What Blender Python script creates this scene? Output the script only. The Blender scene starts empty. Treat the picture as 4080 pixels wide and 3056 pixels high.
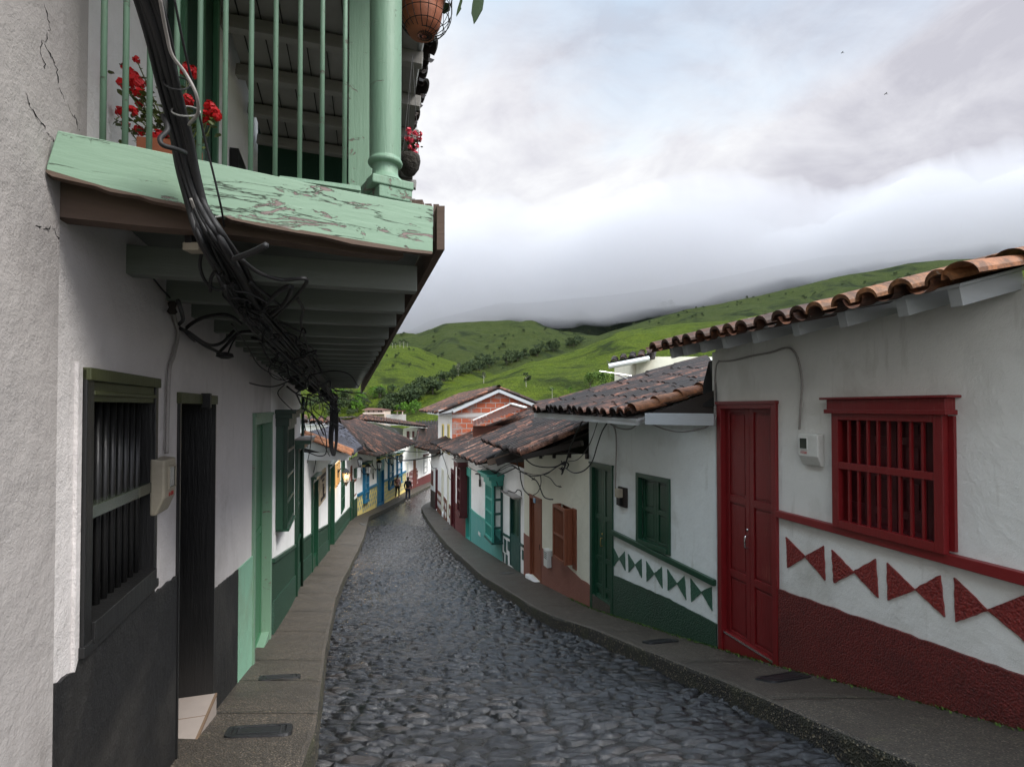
import bpy, math, random
import numpy as np
from mathutils import Vector, Matrix, noise as mnoise
random.seed(7)
rng = np.random.default_rng(11)
S = bpy.context.scene
C = S.collection
R = math.radians

# ------------------------------------------------------------------ camera
F = 2213.0; CX = 2040.0; HOR = 1625.0; PITCH = R(1.0)
CY = HOR - F*math.tan(PITCH)
cam = bpy.data.cameras.new('camera')
cam.sensor_width = 36; cam.sensor_fit = 'HORIZONTAL'
cam.lens = 36*F/4080
cam.shift_y = (CY-1528)/4080
cam.clip_start = 0.05; cam.clip_end = 20000
co = bpy.data.objects.new('camera', cam); C.objects.link(co)
co.location = (0,0,0); co.rotation_euler = (R(90)+PITCH, 0, 0)
S.camera = co
S.render.resolution_x = 1024; S.render.resolution_y = 766
S.view_settings.view_transform = 'Standard'; S.view_settings.look = 'None'
S.view_settings.exposure = 1.12; S.view_settings.gamma = 1
S.cycles.max_bounces = 12; S.cycles.volume_bounces = 10; S.cycles.diffuse_bounces = 4
S.cycles.transparent_max_bounces = 12

# ------------------------------------------------------------------ sky, sun
SUN_EL, SUN_AZ = 50, 118          # degrees; azimuth from straight ahead, negative = left
W = bpy.data.worlds.new('World'); S.world = W; W.use_nodes = True
nt = W.node_tree; nt.nodes.clear()
def N(nt, t, **kw):
    n = nt.nodes.new(t)
    for k, v in kw.items():
        if k == 'inp':
            for a, b in v.items(): n.inputs[a].default_value = b
        else: setattr(n, k, v)
    return n
def ramp(nt, fac, stops, interp='LINEAR'):
    n = nt.nodes.new('ShaderNodeValToRGB'); n.color_ramp.interpolation = interp
    e = n.color_ramp.elements
    while len(e) < len(stops): e.new(0.5)
    for i, (p, c) in enumerate(stops):
        e[i].position = p; e[i].color = (*c, 1) if len(c) == 3 else c
    nt.links.new(fac, n.inputs[0]); return n
def math_n(nt, op, a, b=None, c=None, clamp=False):
    n = nt.nodes.new('ShaderNodeMath'); n.operation = op; n.use_clamp = clamp
    for i, v in enumerate((a, b, c)):
        if v is None: continue
        if isinstance(v, (int, float)): n.inputs[i].default_value = v
        else: nt.links.new(v, n.inputs[i])
    return n.outputs[0]
def mixc(nt, fac, a, b, mode='MIX'):
    n = nt.nodes.new('ShaderNodeMix'); n.data_type = 'RGBA'; n.blend_type = mode
    for k, v in ((0, fac), (6, a), (7, b)):
        if isinstance(v, (int, float)): n.inputs[k].default_value = v
        elif isinstance(v, (tuple, list)): n.inputs[k].default_value = (*v[:3], 1)
        else: nt.links.new(v, n.inputs[k])
    return n.outputs[2]
L = nt.links
out = N(nt, 'ShaderNodeOutputWorld'); bg = N(nt, 'ShaderNodeBackground')
sky = N(nt, 'ShaderNodeTexSky', sky_type='NISHITA', sun_disc=False)
sky.sun_elevation = R(SUN_EL); sky.sun_rotation = R(SUN_AZ); sky.air_density = 1.0; sky.dust_density = 1.5
tc = N(nt, 'ShaderNodeTexCoord'); sep = N(nt, 'ShaderNodeSeparateXYZ'); L.new(tc.outputs['Generated'], sep.inputs[0])
mp = N(nt, 'ShaderNodeMapping'); L.new(tc.outputs['Generated'], mp.inputs[0]); mp.inputs['Scale'].default_value = (1.0, 1.0, 1.9)
mp.inputs['Location'].default_value = (0.35, 0.1, 0.05)
n1 = N(nt, 'ShaderNodeTexNoise', inp={'Scale': 2.3, 'Detail': 8, 'Roughness': 0.52, 'Distortion': 0.35}); L.new(mp.outputs[0], n1.inputs[0])
n2 = N(nt, 'ShaderNodeTexNoise', inp={'Scale': 5.5, 'Detail': 10, 'Roughness': 0.62, 'Distortion': 0.5}); L.new(mp.outputs[0], n2.inputs[0])
# denser grey cloud towards the right of the valley, thinner above the street
dens = math_n(nt, 'ADD', math_n(nt, 'MULTIPLY', n1.outputs[0], 1.1), math_n(nt, 'MULTIPLY', n2.outputs[0], 0.42))
dens = math_n(nt, 'ADD', dens, math_n(nt, 'MULTIPLY', sep.outputs[0], 0.50))
ccol = ramp(nt, dens, [(0.58, (4.75, 4.82, 4.84)), (0.72, (4.3, 4.34, 4.45)), (0.86, (3.5, 3.5, 3.75)), (1.0, (2.65, 2.64, 2.95))])
# clear patch high up
patch = math_n(nt, 'ADD', math_n(nt, 'MULTIPLY', sep.outputs[2], 1.35), math_n(nt, 'MULTIPLY', n1.outputs[0], -0.75))
patch = math_n(nt, 'SUBTRACT', patch, math_n(nt, 'MULTIPLY', math_n(nt, 'ABSOLUTE', math_n(nt, 'SUBTRACT', sep.outputs[0], .16)), .35))
pf = ramp(nt, patch, [(0.20, (0, 0, 0)), (0.38, (1, 1, 1))])
skyc = mixc(nt, 0.55, sky.outputs[0], (3.7, 4.7, 5.3))
lowc = mixc(nt, math_n(nt, 'MULTIPLY', pf.outputs[0], 0.75), ccol.outputs[0], skyc)
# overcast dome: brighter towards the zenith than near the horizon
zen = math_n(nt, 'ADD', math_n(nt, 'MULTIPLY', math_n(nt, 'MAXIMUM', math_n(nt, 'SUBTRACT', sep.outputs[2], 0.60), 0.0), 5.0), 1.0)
# unseen sky behind the viewer, brightness added to light the facades
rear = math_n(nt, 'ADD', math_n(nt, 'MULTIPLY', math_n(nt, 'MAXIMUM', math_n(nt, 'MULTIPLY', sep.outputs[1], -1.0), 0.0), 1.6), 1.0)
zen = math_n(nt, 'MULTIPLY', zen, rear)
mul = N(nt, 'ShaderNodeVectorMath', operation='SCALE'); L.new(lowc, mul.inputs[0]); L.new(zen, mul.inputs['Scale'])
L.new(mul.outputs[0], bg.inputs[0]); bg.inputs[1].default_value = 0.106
L.new(bg.outputs[0], out.inputs[0])
sun = bpy.data.lights.new('sun', 'SUN'); sun.energy = 2.0; sun.angle = R(22); sun.color = (1, .97, .92)
so = bpy.data.objects.new('sun', sun); C.objects.link(so)
sd = Vector((math.sin(R(SUN_AZ))*math.cos(R(SUN_EL)), math.cos(R(SUN_AZ))*math.cos(R(SUN_EL)), math.sin(R(SUN_EL))))
so.rotation_euler = sd.to_track_quat('Z', 'Y').to_euler()

# ------------------------------------------------------------------ measuring: where the photograph's points stand in the place
CR = dict(c1=(0,0,1.0843),c2=(0,1400,1.0006),c3=(1100,1400,2.21),c4=(1600,1400,1.841),c5=(2200,1400,1.506),c6=(2800,1000,.9205),c7=(1400,950,1.4747),c8=(1000,1900,1.1642),d1=(560,1740,4.875),d2=(3120,1680,7.53),d3=(1200,1780,5.177),d4=(1350,1750,4.1425),d5=(1680,1750,2.7625),d6=(1400,0,1.841),d7=(3000,1500,1.0648),d8=(2380,2300,2.1686),e1=(400,100,2.7617),e2=(700,850,1.7443),e3=(600,2600,2.765),e4=(2040,0,1.0843),e5=(1150,1600,2.6024),e6=(1900,1750,2.3667),D=(0,0,.5422))
cp, sp = math.cos(PITCH), math.sin(PITCH)
def ray(c, x, y):
    a, b, s = CR[c]; u = (a+x/s-CX)/F; v = (CY-(b+y/s))/F
    dy = cp-v*sp; dz = sp+v*cp
    return u/dy, dz/dy
def U(c, x, y, Z):
    u, v = ray(c, x, y); return Vector((u*Z, Z, v*Z))
PZ = [-3,0,1.5,3.2,5.68,8.8,12.8,16.8,21.6,27,30,34,40,50,70,100]
PH = [.55,1.1,1.40,1.85,2.52,3.15,3.72,4.18,4.68,5.2,5.45,5.75,6.1,6.6,7.2,7.6]
zz = np.linspace(-3, 100, 2061)
h0 = np.interp(zz, PZ, PH); kk = np.hanning(41); kk /= kk.sum()
hp = np.concatenate([h0[0]-(h0[1]-h0[0])*np.arange(20,0,-1), h0, h0[-1]+(h0[-1]-h0[-2])*np.arange(1,21)])
hh = np.convolve(hp, kk, 'valid')
def PG(z): return -float(np.interp(z, zz, hh))
def gnd(c, x, y, off=0.0):
    u, v = ray(c, x, y); m = zz > 0.5
    g = (-hh[m]+off) - v*zz[m]; z = zz[m]
    i = int(np.argmax(g >= 0)); i = max(i, 1)
    t = g[i-1]/(g[i-1]-g[i]); Z = z[i-1]+(z[i]-z[i-1])*t
    return (u*Z, Z)

# ------------------------------------------------------------------ materials
MATS = {}
def newmat(name):
    m = bpy.data.materials.new(name); m.use_nodes = True; t = m.node_tree; t.nodes.clear()
    o = N(t, 'ShaderNodeOutputMaterial'); b = N(t, 'ShaderNodeBsdfPrincipled'); t.links.new(b.outputs[0], o.inputs[0])
    g = N(t, 'ShaderNodeNewGeometry'); MATS[name] = m
    return m, t, b, g.outputs['Position']
def noise(t, pos, scale, detail=5, rough=.6, dist=0., vec=None):
    n = N(t, 'ShaderNodeTexNoise', inp={'Scale': scale, 'Detail': detail, 'Roughness': rough, 'Distortion': dist})
    if vec:
        mp = N(t, 'ShaderNodeMapping'); mp.inputs['Scale'].default_value = vec; t.links.new(pos, mp.inputs[0]); pos = mp.outputs[0]
    t.links.new(pos, n.inputs[0]); return n.outputs[0]
def bump(t, b, h, dist=.01, strength=1.0, prev=None):
    n = N(t, 'ShaderNodeBump', inp={'Strength': strength, 'Distance': dist}); t.links.new(h, n.inputs['Height'])
    if prev: t.links.new(prev, n.inputs['Normal'])
    t.links.new(n.outputs[0], b.inputs['Normal']); return n.outputs[0]
def mul(c, k): return tuple(x*k for x in c)

def plaster(name, col, dirt=(.30,.28,.24), amt=.35, grain=.004, rough=.85, lump=.02):
    m, t, b, pos = newmat(name)
    big = noise(t, pos, 1.1, 6, .62, .4); med = noise(t, pos, 5, 6, .65); fine = noise(t, pos, 140, 3, .7)
    streak = noise(t, pos, 6, 5, .6, 0, (1.6, 1.6, .22))
    base = mixc(t, ramp(t, med, [(.3, (0,0,0)), (.72, (1,1,1))]).outputs[0], col, mul(col, .93))
    f = math_n(t, 'MULTIPLY', ramp(t, big, [(.52, (0,0,0)), (.78, (1,1,1))]).outputs[0], amt)
    base = mixc(t, f, base, dirt)
    f2 = math_n(t, 'MULTIPLY', ramp(t, streak, [(.60, (0,0,0)), (.80, (1,1,1))]).outputs[0], amt*.7)
    base = mixc(t, f2, base, dirt)
    t.links.new(base, b.inputs['Base Color']); b.inputs['Roughness'].default_value = rough
    h = math_n(t, 'ADD', math_n(t, 'MULTIPLY', med, lump), math_n(t, 'MULTIPLY', fine, grain))
    bump(t, b, h, 1.0, .8); return m
def roughcast(name, col, col2, grain=.02, scale=42, gloss=.45):
    m, t, b, pos = newmat(name)
    v = N(t, 'ShaderNodeTexVoronoi', inp={'Scale': scale}); t.links.new(pos, v.inputs[0])
    n0 = noise(t, pos, scale*.8, 4, .7); big = noise(t, pos, 2.5, 5, .6)
    c = mixc(t, ramp(t, n0, [(.35, (0,0,0)), (.7, (1,1,1))]).outputs[0], col, col2)
    c = mixc(t, math_n(t, 'MULTIPLY', ramp(t, big, [(.5, (0,0,0)), (.75, (1,1,1))]).outputs[0], .45), c, mul(col, .55))
    t.links.new(c, b.inputs['Base Color']); b.inputs['Roughness'].default_value = gloss
    h = math_n(t, 'ADD', math_n(t, 'MULTIPLY', v.outputs[0], -grain*.6), math_n(t, 'MULTIPLY', n0, grain))
    bump(t, b, h, 1.0, .9); return m
def paint(name, col, rough=.38, wear=.25, wearcol=(.10,.075,.055), grain_dir=(7,7,.5), var=.25, peel=0, peelcol=(.23,.17,.14)):
    m, t, b, pos = newmat(name)
    g = noise(t, pos, 9, 6, .65, .3, grain_dir); fine = noise(t, pos, 90, 3, .6, 0, (grain_dir[0]*.2, grain_dir[1]*.2, grain_dir[2]))
    med = noise(t, pos, 3.5, 6, .65, .6)
    c = mixc(t, math_n(t, 'MULTIPLY', g, var*1.6), col, mul(col, .55))
    f = math_n(t, 'MULTIPLY', ramp(t, math_n(t, 'ADD', math_n(t, 'MULTIPLY', g, .5), math_n(t, 'MULTIPLY', med, .5)), [(.58, (0,0,0)), (.66, (1,1,1))]).outputs[0], wear)
    c = mixc(t, f, c, wearcol)
    h = math_n(t, 'ADD', math_n(t, 'MULTIPLY', g, .0022), math_n(t, 'MULTIPLY', fine, .0006))
    if peel:
        pn = noise(t, pos, 7, 8, .72, 1.2, tuple(.55+.45*(x > 1)*1.0 if False else v for x, v in zip(grain_dir, (.8, .8, 1.6))))
        pm = ramp(t, pn, [(.655-.04*peel, (0,0,0)), (.675-.04*peel, (1,1,1))]).outputs[0]
        c = mixc(t, pm, c, mixc(t, g, peelcol, mul(peelcol, .35)))
        h = math_n(t, 'SUBTRACT', h, math_n(t, 'MULTIPLY', pm, .0025))
    t.links.new(c, b.inputs['Base Color'])
    rr = math_n(t, 'ADD', math_n(t, 'MULTIPLY', med, .3), rough-.12); t.links.new(rr, b.inputs['Roughness'])
    bump(t, b, h, 1.0, .9); return m
def simple(name, col, rough=.5, metal=0., scale=20, var=.3, bumpd=.002, spec=None):
    m, t, b, pos = newmat(name)
    n0 = noise(t, pos, scale, 5, .6)
    t.links.new(mixc(t, math_n(t, 'MULTIPLY', n0, var*1.5), col, mul(col, .5)), b.inputs['Base Color'])
    b.inputs['Roughness'].default_value = rough; b.inputs['Metallic'].default_value = metal
    if bumpd: bump(t, b, n0, bumpd, 1)
    return m

plaster('white_plaster', (.84,.83,.81), amt=.32)
plaster('white_plaster_bluish', (.74,.77,.75), dirt=(.31,.29,.22), amt=.6)
plaster('white_plaster_near', (.72,.715,.68), dirt=(.30,.28,.22), amt=.65, lump=.02)
plaster('cream_plaster', (.72,.70,.58), dirt=(.38,.36,.27), amt=.35)
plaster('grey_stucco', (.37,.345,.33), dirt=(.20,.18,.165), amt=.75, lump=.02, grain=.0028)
plaster('shade_plaster', (.60,.57,.555), dirt=(.27,.24,.22), amt=.55, lump=.02)  # white plaster with the shade under the balcony put into its colour
plaster('yellow_plaster', (.72,.58,.20), amt=.2)
plaster('black_plinth', (.010,.010,.0105), dirt=(.06,.055,.048), amt=.7, rough=.5, lump=.03, grain=.004)
plaster('mint_plinth', (.23,.44,.31), dirt=(.20,.16,.09), amt=.5, rough=.6)
plaster('teal_plinth', (.09,.32,.29), dirt=(.22,.36,.33), amt=.6, rough=.7)
plaster('rust_plinth', (.235,.088,.062), dirt=(.15,.07,.05), amt=.5, rough=.7)
plaster('maroon_plinth', (.12,.025,.026), dirt=(.2,.12,.11), amt=.3, rough=.65)
plaster('dark_plinth', (.045,.030,.026), amt=.2, rough=.7)
roughcast('green_roughcast', (.008,.038,.022), (.024,.075,.044), .012, 60)
roughcast('green_dado', (.006,.032,.015), (.013,.050,.025), .008, 50, .6)
roughcast('red_roughcast', (.060,.006,.006), (.19,.020,.015), .011, 75, .5)
roughcast('green_bow', (.015,.075,.045), (.04,.13,.08), .010, 60)
roughcast('red_bow', (.13,.009,.009), (.27,.028,.020), .014, 55, .4)
paint('red_paint', (.20,.010,.012), .34, .4, (.30,.075,.055), var=.6)
paint('red_paint_level', (.19,.012,.013), .42, .25, (.26,.06,.05), (.6,.6,7))
paint('green_paint', (.010,.055,.028), .30, .22, (.10,.16,.13))
paint('green_paint_dark', (.006,.034,.017), .35, .2, (.08,.12,.09))
paint('mint_paint', (.175,.30,.205), .5, .35, (.14,.17,.11), (7,7,.5), .32, peel=.95)
paint('mint_door', (.055,.17,.085), .45, .15)
paint('mint_joist', (.18,.20,.175), .6, .25, (.10,.09,.07), (.6,.6,6), .35)
paint('black_paint', (.012,.012,.012), .35, .25, (.05,.045,.035))
paint('olive_paint', (.055,.062,.022), .5, .3, (.10,.08,.04))
paint('teal_paint', (.055,.36,.29), .42, .15, (.12,.3,.25))
paint('dark_teal_paint', (.012,.075,.062), .35, .2, (.10,.14,.12))
paint('rust_paint', (.21,.060,.026), .5, .3, (.10,.035,.02))
paint('maroon_paint', (.085,.010,.014), .4, .15)
paint('brown_panel', (.15,.045,.022), .5, .15)
paint('blue_paint', (.008,.135,.26), .40, .12, (.05,.2,.3))
paint('yellow_paint', (.78,.60,.16), .5, .12, (.5,.4,.2))
paint('white_wood', (.52,.53,.53), .6, .30, (.24,.23,.21), (.8,.8,5), .2)
paint('shaded_board', (.27,.26,.24), .65, .5, (.12,.11,.10), (.8,.8,5), .35)  # white wood darkened: shade below the balcony roof is in the colour
paint('grey_rafter', (.40,.42,.43), .6, .35, (.20,.20,.19), (.8,.8,5), .25)
paint('bare_wood', (.13,.085,.06), .75, .4, (.05,.033,.025), (.8,.8,6), .6)
paint('dark_wood', (.028,.020,.016), .75, .4, (.06,.05,.04), (.8,.8,6), .5)
paint('sign_wood', (.42,.33,.22), .7, .3, (.25,.18,.11))
paint('honey_wood', (.62,.36,.12), .6, .3, (.35,.18,.06))
paint('carved_wood', (.22,.055,.03), .6, .3, (.10,.03,.02))
def fascia():
    m, t, b, pos = newmat('mint_fascia')
    g = noise(t, pos, 16, 6, .65, .3, (.35,.35,3)); big = noise(t, pos, 2.2, 4, .6); pn = noise(t, pos, 9, 9, .72, 1.0, (.5,.5,1.9)); cr = noise(t, pos, 5, 7, .6, .5, (.28,.28,2.6))
    c = mixc(t, math_n(t, 'MULTIPLY', g, .45), (.205,.325,.225), (.14,.225,.155))
    # long drying cracks along the grain, broken up by a second pattern
    crk = ramp(t, math_n(t, 'ABSOLUTE', math_n(t, 'SUBTRACT', cr, .5)), [(0, (1,1,1)), (.010, (0,0,0))]).outputs[0]
    gate = ramp(t, noise(t, pos, 6, 3, .5), [(.43, (0,0,0)), (.52, (1,1,1))]).outputs[0]
    crk = math_n(t, 'MULTIPLY', crk, gate)
    pm = ramp(t, math_n(t, 'ADD', pn, math_n(t, 'MULTIPLY', big, .22)), [(.680, (0,0,0)), (.692, (1,1,1))]).outputs[0]
    c = mixc(t, pm, c, mixc(t, g, (.30,.22,.20), (.07,.05,.045))); c = mixc(t, crk, c, (.035,.026,.02))
    t.links.new(c, b.inputs['Base Color']); b.inputs['Roughness'].default_value = .55
    h = math_n(t, 'SUBTRACT', math_n(t, 'MULTIPLY', g, .0016), math_n(t, 'MULTIPLY', math_n(t, 'MAXIMUM', pm, crk), .004)); bump(t, b, h, 1.0, 1.0)
fascia()
simple('black_iron', (.012,.012,.012), .5, .3)
simple('cable_rubber', (.014,.014,.015), .62, 0, 60, .4, .0012)
simple('cable_grey', (.30,.28,.26), .5, 0, 60, .4, .0012)
simple('cable_tie', (.42,.42,.40), .4, .3)
simple('meter_plastic', (.36,.32,.24), .5, 0, 30, .4)
simple('meter_white', (.66,.66,.62), .4, 0, 30, .25)
simple('meter_window', (.035,.042,.030), .12, 0, 40, .2, 0)
simple('red_ink', (.45,.03,.03), .6)
simple('brass', (.55,.40,.15), .3, 1.)
simple('chrome', (.75,.75,.75), .22, 1.)
simple('ceramic_step', (.40,.34,.30), .35, 0, 14, .25, .001)
simple('grout', (.20,.13,.08), .8)
simple('terracotta_pot', (.34,.105,.045), .6, 0, 12, .4)
simple('moss_pot', (.035,.030,.022), .95, 0, 35, .7, .03)
simple('soil', (.03,.02,.015), .9, 0, 50, .5, .01)
simple('petal_red', (.68,.006,.010), .5, 0, 40, .25, 0)
simple('petal_pink', (.75,.055,.10), .5, 0, 40, .4, 0)
simple('leaf_green', (.035,.075,.018), .5, 0, 25, .5, 0)
simple('leaf_olive', (.10,.13,.025), .5, 0, 25, .5, 0)
simple('stem', (.06,.08,.025), .6, 0, 25, .4, 0)
simple('cast_iron', (.030,.030,.032), .45, .5, 60, .5, .003)
simple('concrete_lid', (.085,.080,.072), .7, 0, 40, .5, .003)
simple('skin', (.33,.17,.10), .5, 0, 20, .1, 0)
simple('hair', (.012,.009,.008), .45, 0, 90, .4, .001)
simple('pink_shirt', (.60,.36,.31), .8, 0, 30, .3, .004)
simple('patterned_bag', (.45,.22,.18), .8, 0, 45, 1.1, .004)
simple('black_cloth', (.014,.015,.020), .75, 0, 20, .4, .004)
simple('denim', (.020,.032,.060), .8, 0, 40, .4, .003)
simple('shoe_white', (.65,.62,.60), .6)
simple('shoe_pink', (.55,.35,.30), .6)
simple('silver_sheet', (.62,.64,.66), .32, .8, 3, .3, .06)
simple('gutter_white', (.72,.74,.72), .4, 0, 8, .2)
simple('rusty_tin', (.16,.05,.03), .6, .3, 5, .9, .01)
simple('blue_plastic', (.10,.32,.55), .3)
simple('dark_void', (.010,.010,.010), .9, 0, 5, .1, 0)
simple('curtain', (.55,.54,.55), .8, 0, 8, .3, .02)
simple('antenna_metal', (.72,.72,.72), .3, .8)
simple('bird_black', (.015,.015,.018), .7)
simple('valley_plaster', (.62,.50,.44), .8)
simple('bark', (.10,.085,.065), .85, 0, 8, .6, .05)
simple('pale_bark', (.42,.40,.35), .8, 0, 8, .5, .03)
def lit(name, col, st):
    m, t, b, pos = newmat(name); b.inputs['Base Color'].default_value = (*col, 1)
    b.inputs['Emission Color'].default_value = (*col, 1); b.inputs['Emission Strength'].default_value = st
lit('lamp_glow', (1, .55, .15), 6)
def glassy(name, col):
    m, t, b, pos = newmat(name); b.inputs['Base Color'].default_value = (*col, 1); b.inputs['Roughness'].default_value = .08
    b.inputs['Transmission Weight'].default_value = .55
glassy('lamp_glass', (.8, .82, .8))

def tilemat(name, ramp_stops, lichen=.5, rough=.55):
    """barrel tiles: colour drawn tile by tile (attribute) with lichen spots"""
    m, t, b, pos = newmat(name)
    a = N(t, 'ShaderNodeAttribute', attribute_name='tint'); col = ramp(t, a.outputs['Fac'], ramp_stops).outputs[0]
    n0 = noise(t, pos, 7, 6, .7); n1 = noise(t, pos, 26, 5, .7); n2 = noise(t, pos, 3, 4, .6)
    c = mixc(t, ramp(t, n1, [(.3, (0,0,0)), (.75, (1,1,1))]).outputs[0], col, mixc(t, .65, col, (.018,.014,.012)))
    soot = math_n(t, 'MULTIPLY', ramp(t, n0, [(.40, (0,0,0)), (.56, (1,1,1))]).outputs[0], .85*min(1, lichen*2))
    c = mixc(t, soot, c, (.013,.010,.009))
    li = math_n(t, 'MULTIPLY', ramp(t, noise(t, pos, 19, 3, .5, .4), [(.70, (0,0,0)), (.74, (1,1,1))]).outputs[0], lichen)
    c = mixc(t, li, c, (.42,.38,.31)); b.inputs['Specular IOR Level'].default_value = .22
    t.links.new(c, b.inputs['Base Color']); b.inputs['Roughness'].default_value = rough
    bump(t, b, math_n(t, 'ADD', n0, n1), .006, .7); return m
DARK = [(0, (.016,.012,.011)), (.40, (.034,.021,.017)), (.64, (.085,.042,.030)), (.80, (.17,.072,.046)), (.92, (.38,.16,.095)), (1, (.55,.33,.25))]
ORNG = [(0, (.05,.028,.02)), (.3, (.16,.060,.032)), (.65, (.33,.125,.055)), (1, (.46,.20,.095))]
tilemat('tiles_dark', DARK, .6); tilemat('tiles_orange', ORNG, .22)
tilemat('tiles_near', [(0, (.06,.030,.020)), (.4, (.20,.075,.035)), (.8, (.34,.135,.055)), (1, (.36,.165,.07))], .38)
tilemat('tiles_mixed', [(0, (.03,.02,.017)), (.4, (.09,.042,.028)), (.7, (.25,.10,.055)), (1, (.45,.20,.12))], .6)
tilemat('tiles_blue', [(0, (.022,.021,.027)), (.6, (.045,.046,.060)), (1, (.085,.088,.115))], .3)

def brickmat():
    m, t, b, pos = newmat('bricks')
    uv = N(t, 'ShaderNodeUVMap'); br = N(t, 'ShaderNodeTexBrick', inp={'Scale': 1.0, 'Mortar Size': .014, 'Brick Width': .40, 'Row Height': .21, 'Mortar Smooth': .2, 'Color1': (.36,.085,.035,1), 'Color2': (.27,.065,.03,1), 'Mortar': (.30,.28,.26,1)})
    t.links.new(uv.outputs[0], br.inputs[0]); n0 = noise(t, pos, 2.2, 6, .65)
    c = mixc(t, math_n(t, 'MULTIPLY', ramp(t, n0, [(.5, (0,0,0)), (.62, (1,1,1))]).outputs[0], .7), br.outputs[0], (.24,.21,.19))
    t.links.new(c, b.inputs['Base Color']); b.inputs['Roughness'].default_value = .85
    bump(t, b, math_n(t, 'SUBTRACT', noise(t, pos, 30, 4, .6), math_n(t, 'MULTIPLY', br.outputs['Fac'], 1.5)), .012, .8)
brickmat()

def aggregate():
    m, t, b, pos = newmat('pavement_concrete')
    v = N(t, 'ShaderNodeTexVoronoi', inp={'Scale': 105, 'Randomness': 1}); t.links.new(pos, v.inputs[0])
    big = noise(t, pos, 1.6, 6, .62, .5); med = noise(t, pos, 12, 5, .65)
    sc = N(t, 'ShaderNodeSeparateColor'); t.links.new(v.outputs['Color'], sc.inputs[0])
    pb = ramp(t, sc.outputs[0], [(0, (.028,.022,.016)), (.4, (.085,.068,.050)), (.74, (.16,.125,.088)), (.92, (.26,.21,.155)), (1, (.28,.23,.17))], 'CONSTANT').outputs[0]
    c = mixc(t, ramp(t, v.outputs['Distance'], [(.30, (0,0,0)), (.6, (1,1,1))]).outputs[0], pb, (.055,.045,.034))
    c = mixc(t, math_n(t, 'MULTIPLY', ramp(t, big, [(.42, (0,0,0)), (.66, (1,1,1))]).outputs[0], .5), c, (.030,.025,.020))
    mo = math_n(t, 'MULTIPLY', ramp(t, noise(t, pos, 5, 6, .7), [(.60, (0,0,0)), (.70, (1,1,1))]).outputs[0], .3)
    c = mixc(t, mo, c, (.10,.10,.04))
    t.links.new(c, b.inputs['Base Color']); t.links.new(math_n(t, 'ADD', math_n(t, 'MULTIPLY', big, -.5), .85), b.inputs['Roughness'])
    bump(t, b, math_n(t, 'ADD', v.outputs['Distance'], med), .006, .8)
    m, t, b, pos = newmat('kerb_concrete')
    v = N(t, 'ShaderNodeTexVoronoi', inp={'Scale': 80}); t.links.new(pos, v.inputs[0])
    sc = N(t, 'ShaderNodeSeparateColor'); t.links.new(v.outputs['Color'], sc.inputs[0])
    big = noise(t, pos, 2.2, 6, .65, .5)
    c = ramp(t, sc.outputs[0], [(0, (.022,.020,.016)), (.6, (.045,.038,.028)), (.92, (.22,.18,.12)), (1, (.22,.18,.12))], 'CONSTANT').outputs[0]
    c = mixc(t, math_n(t, 'MULTIPLY', ramp(t, big, [(.45, (0,0,0)), (.7, (1,1,1))]).outputs[0], .6), c, (.050,.052,.014))
    t.links.new(c, b.inputs['Base Color']); b.inputs['Roughness'].default_value = .75
    bump(t, b, math_n(t, 'ADD', v.outputs['Distance'], big), .012, .9)
aggregate()
def wetstone():
    m, t, b, pos = newmat('wet_cobbles')
    a = N(t, 'ShaderNodeAttribute', attribute_name='tint'); j = N(t, 'ShaderNodeAttribute', attribute_name='joint')
    col = ramp(t, a.outputs['Fac'], [(0, (.004,.0045,.006)), (.5, (.010,.011,.013)), (.85, (.022,.023,.027)), (.92, (.055,.044,.034)), (1, (.05,.035,.026))]).outputs[0]
    n0 = noise(t, pos, 28, 7, .7, .5, (1, 1.6, 1)); n1 = noise(t, pos, 130, 4, .7); big = noise(t, pos, 1.1, 5, .6)
    c = mixc(t, n0, col, mul((.02,.02,.024), 1)); c = mixc(t, j.outputs['Fac'], c, (.008,.007,.0055))
    t.links.new(c, b.inputs['Base Color'])
    r = math_n(t, 'ADD', math_n(t, 'MULTIPLY', n0, .11), math_n(t, 'ADD', math_n(t, 'MULTIPLY', j.outputs['Fac'], .22), math_n(t, 'MULTIPLY', big, .10)))
    r = math_n(t, 'MAXIMUM', math_n(t, 'SUBTRACT', r, .02), .05); t.links.new(r, b.inputs['Roughness']); b.inputs['Specular IOR Level'].default_value = .5
    b.inputs['Coat Weight'].default_value = .3; b.inputs['Coat Roughness'].default_value = .05
    p = bump(t, b, n0, .012, .9); p = bump(t, b, n1, .0012, .6, p); t.links.new(p, b.inputs['Coat Normal'])
wetstone()
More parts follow.
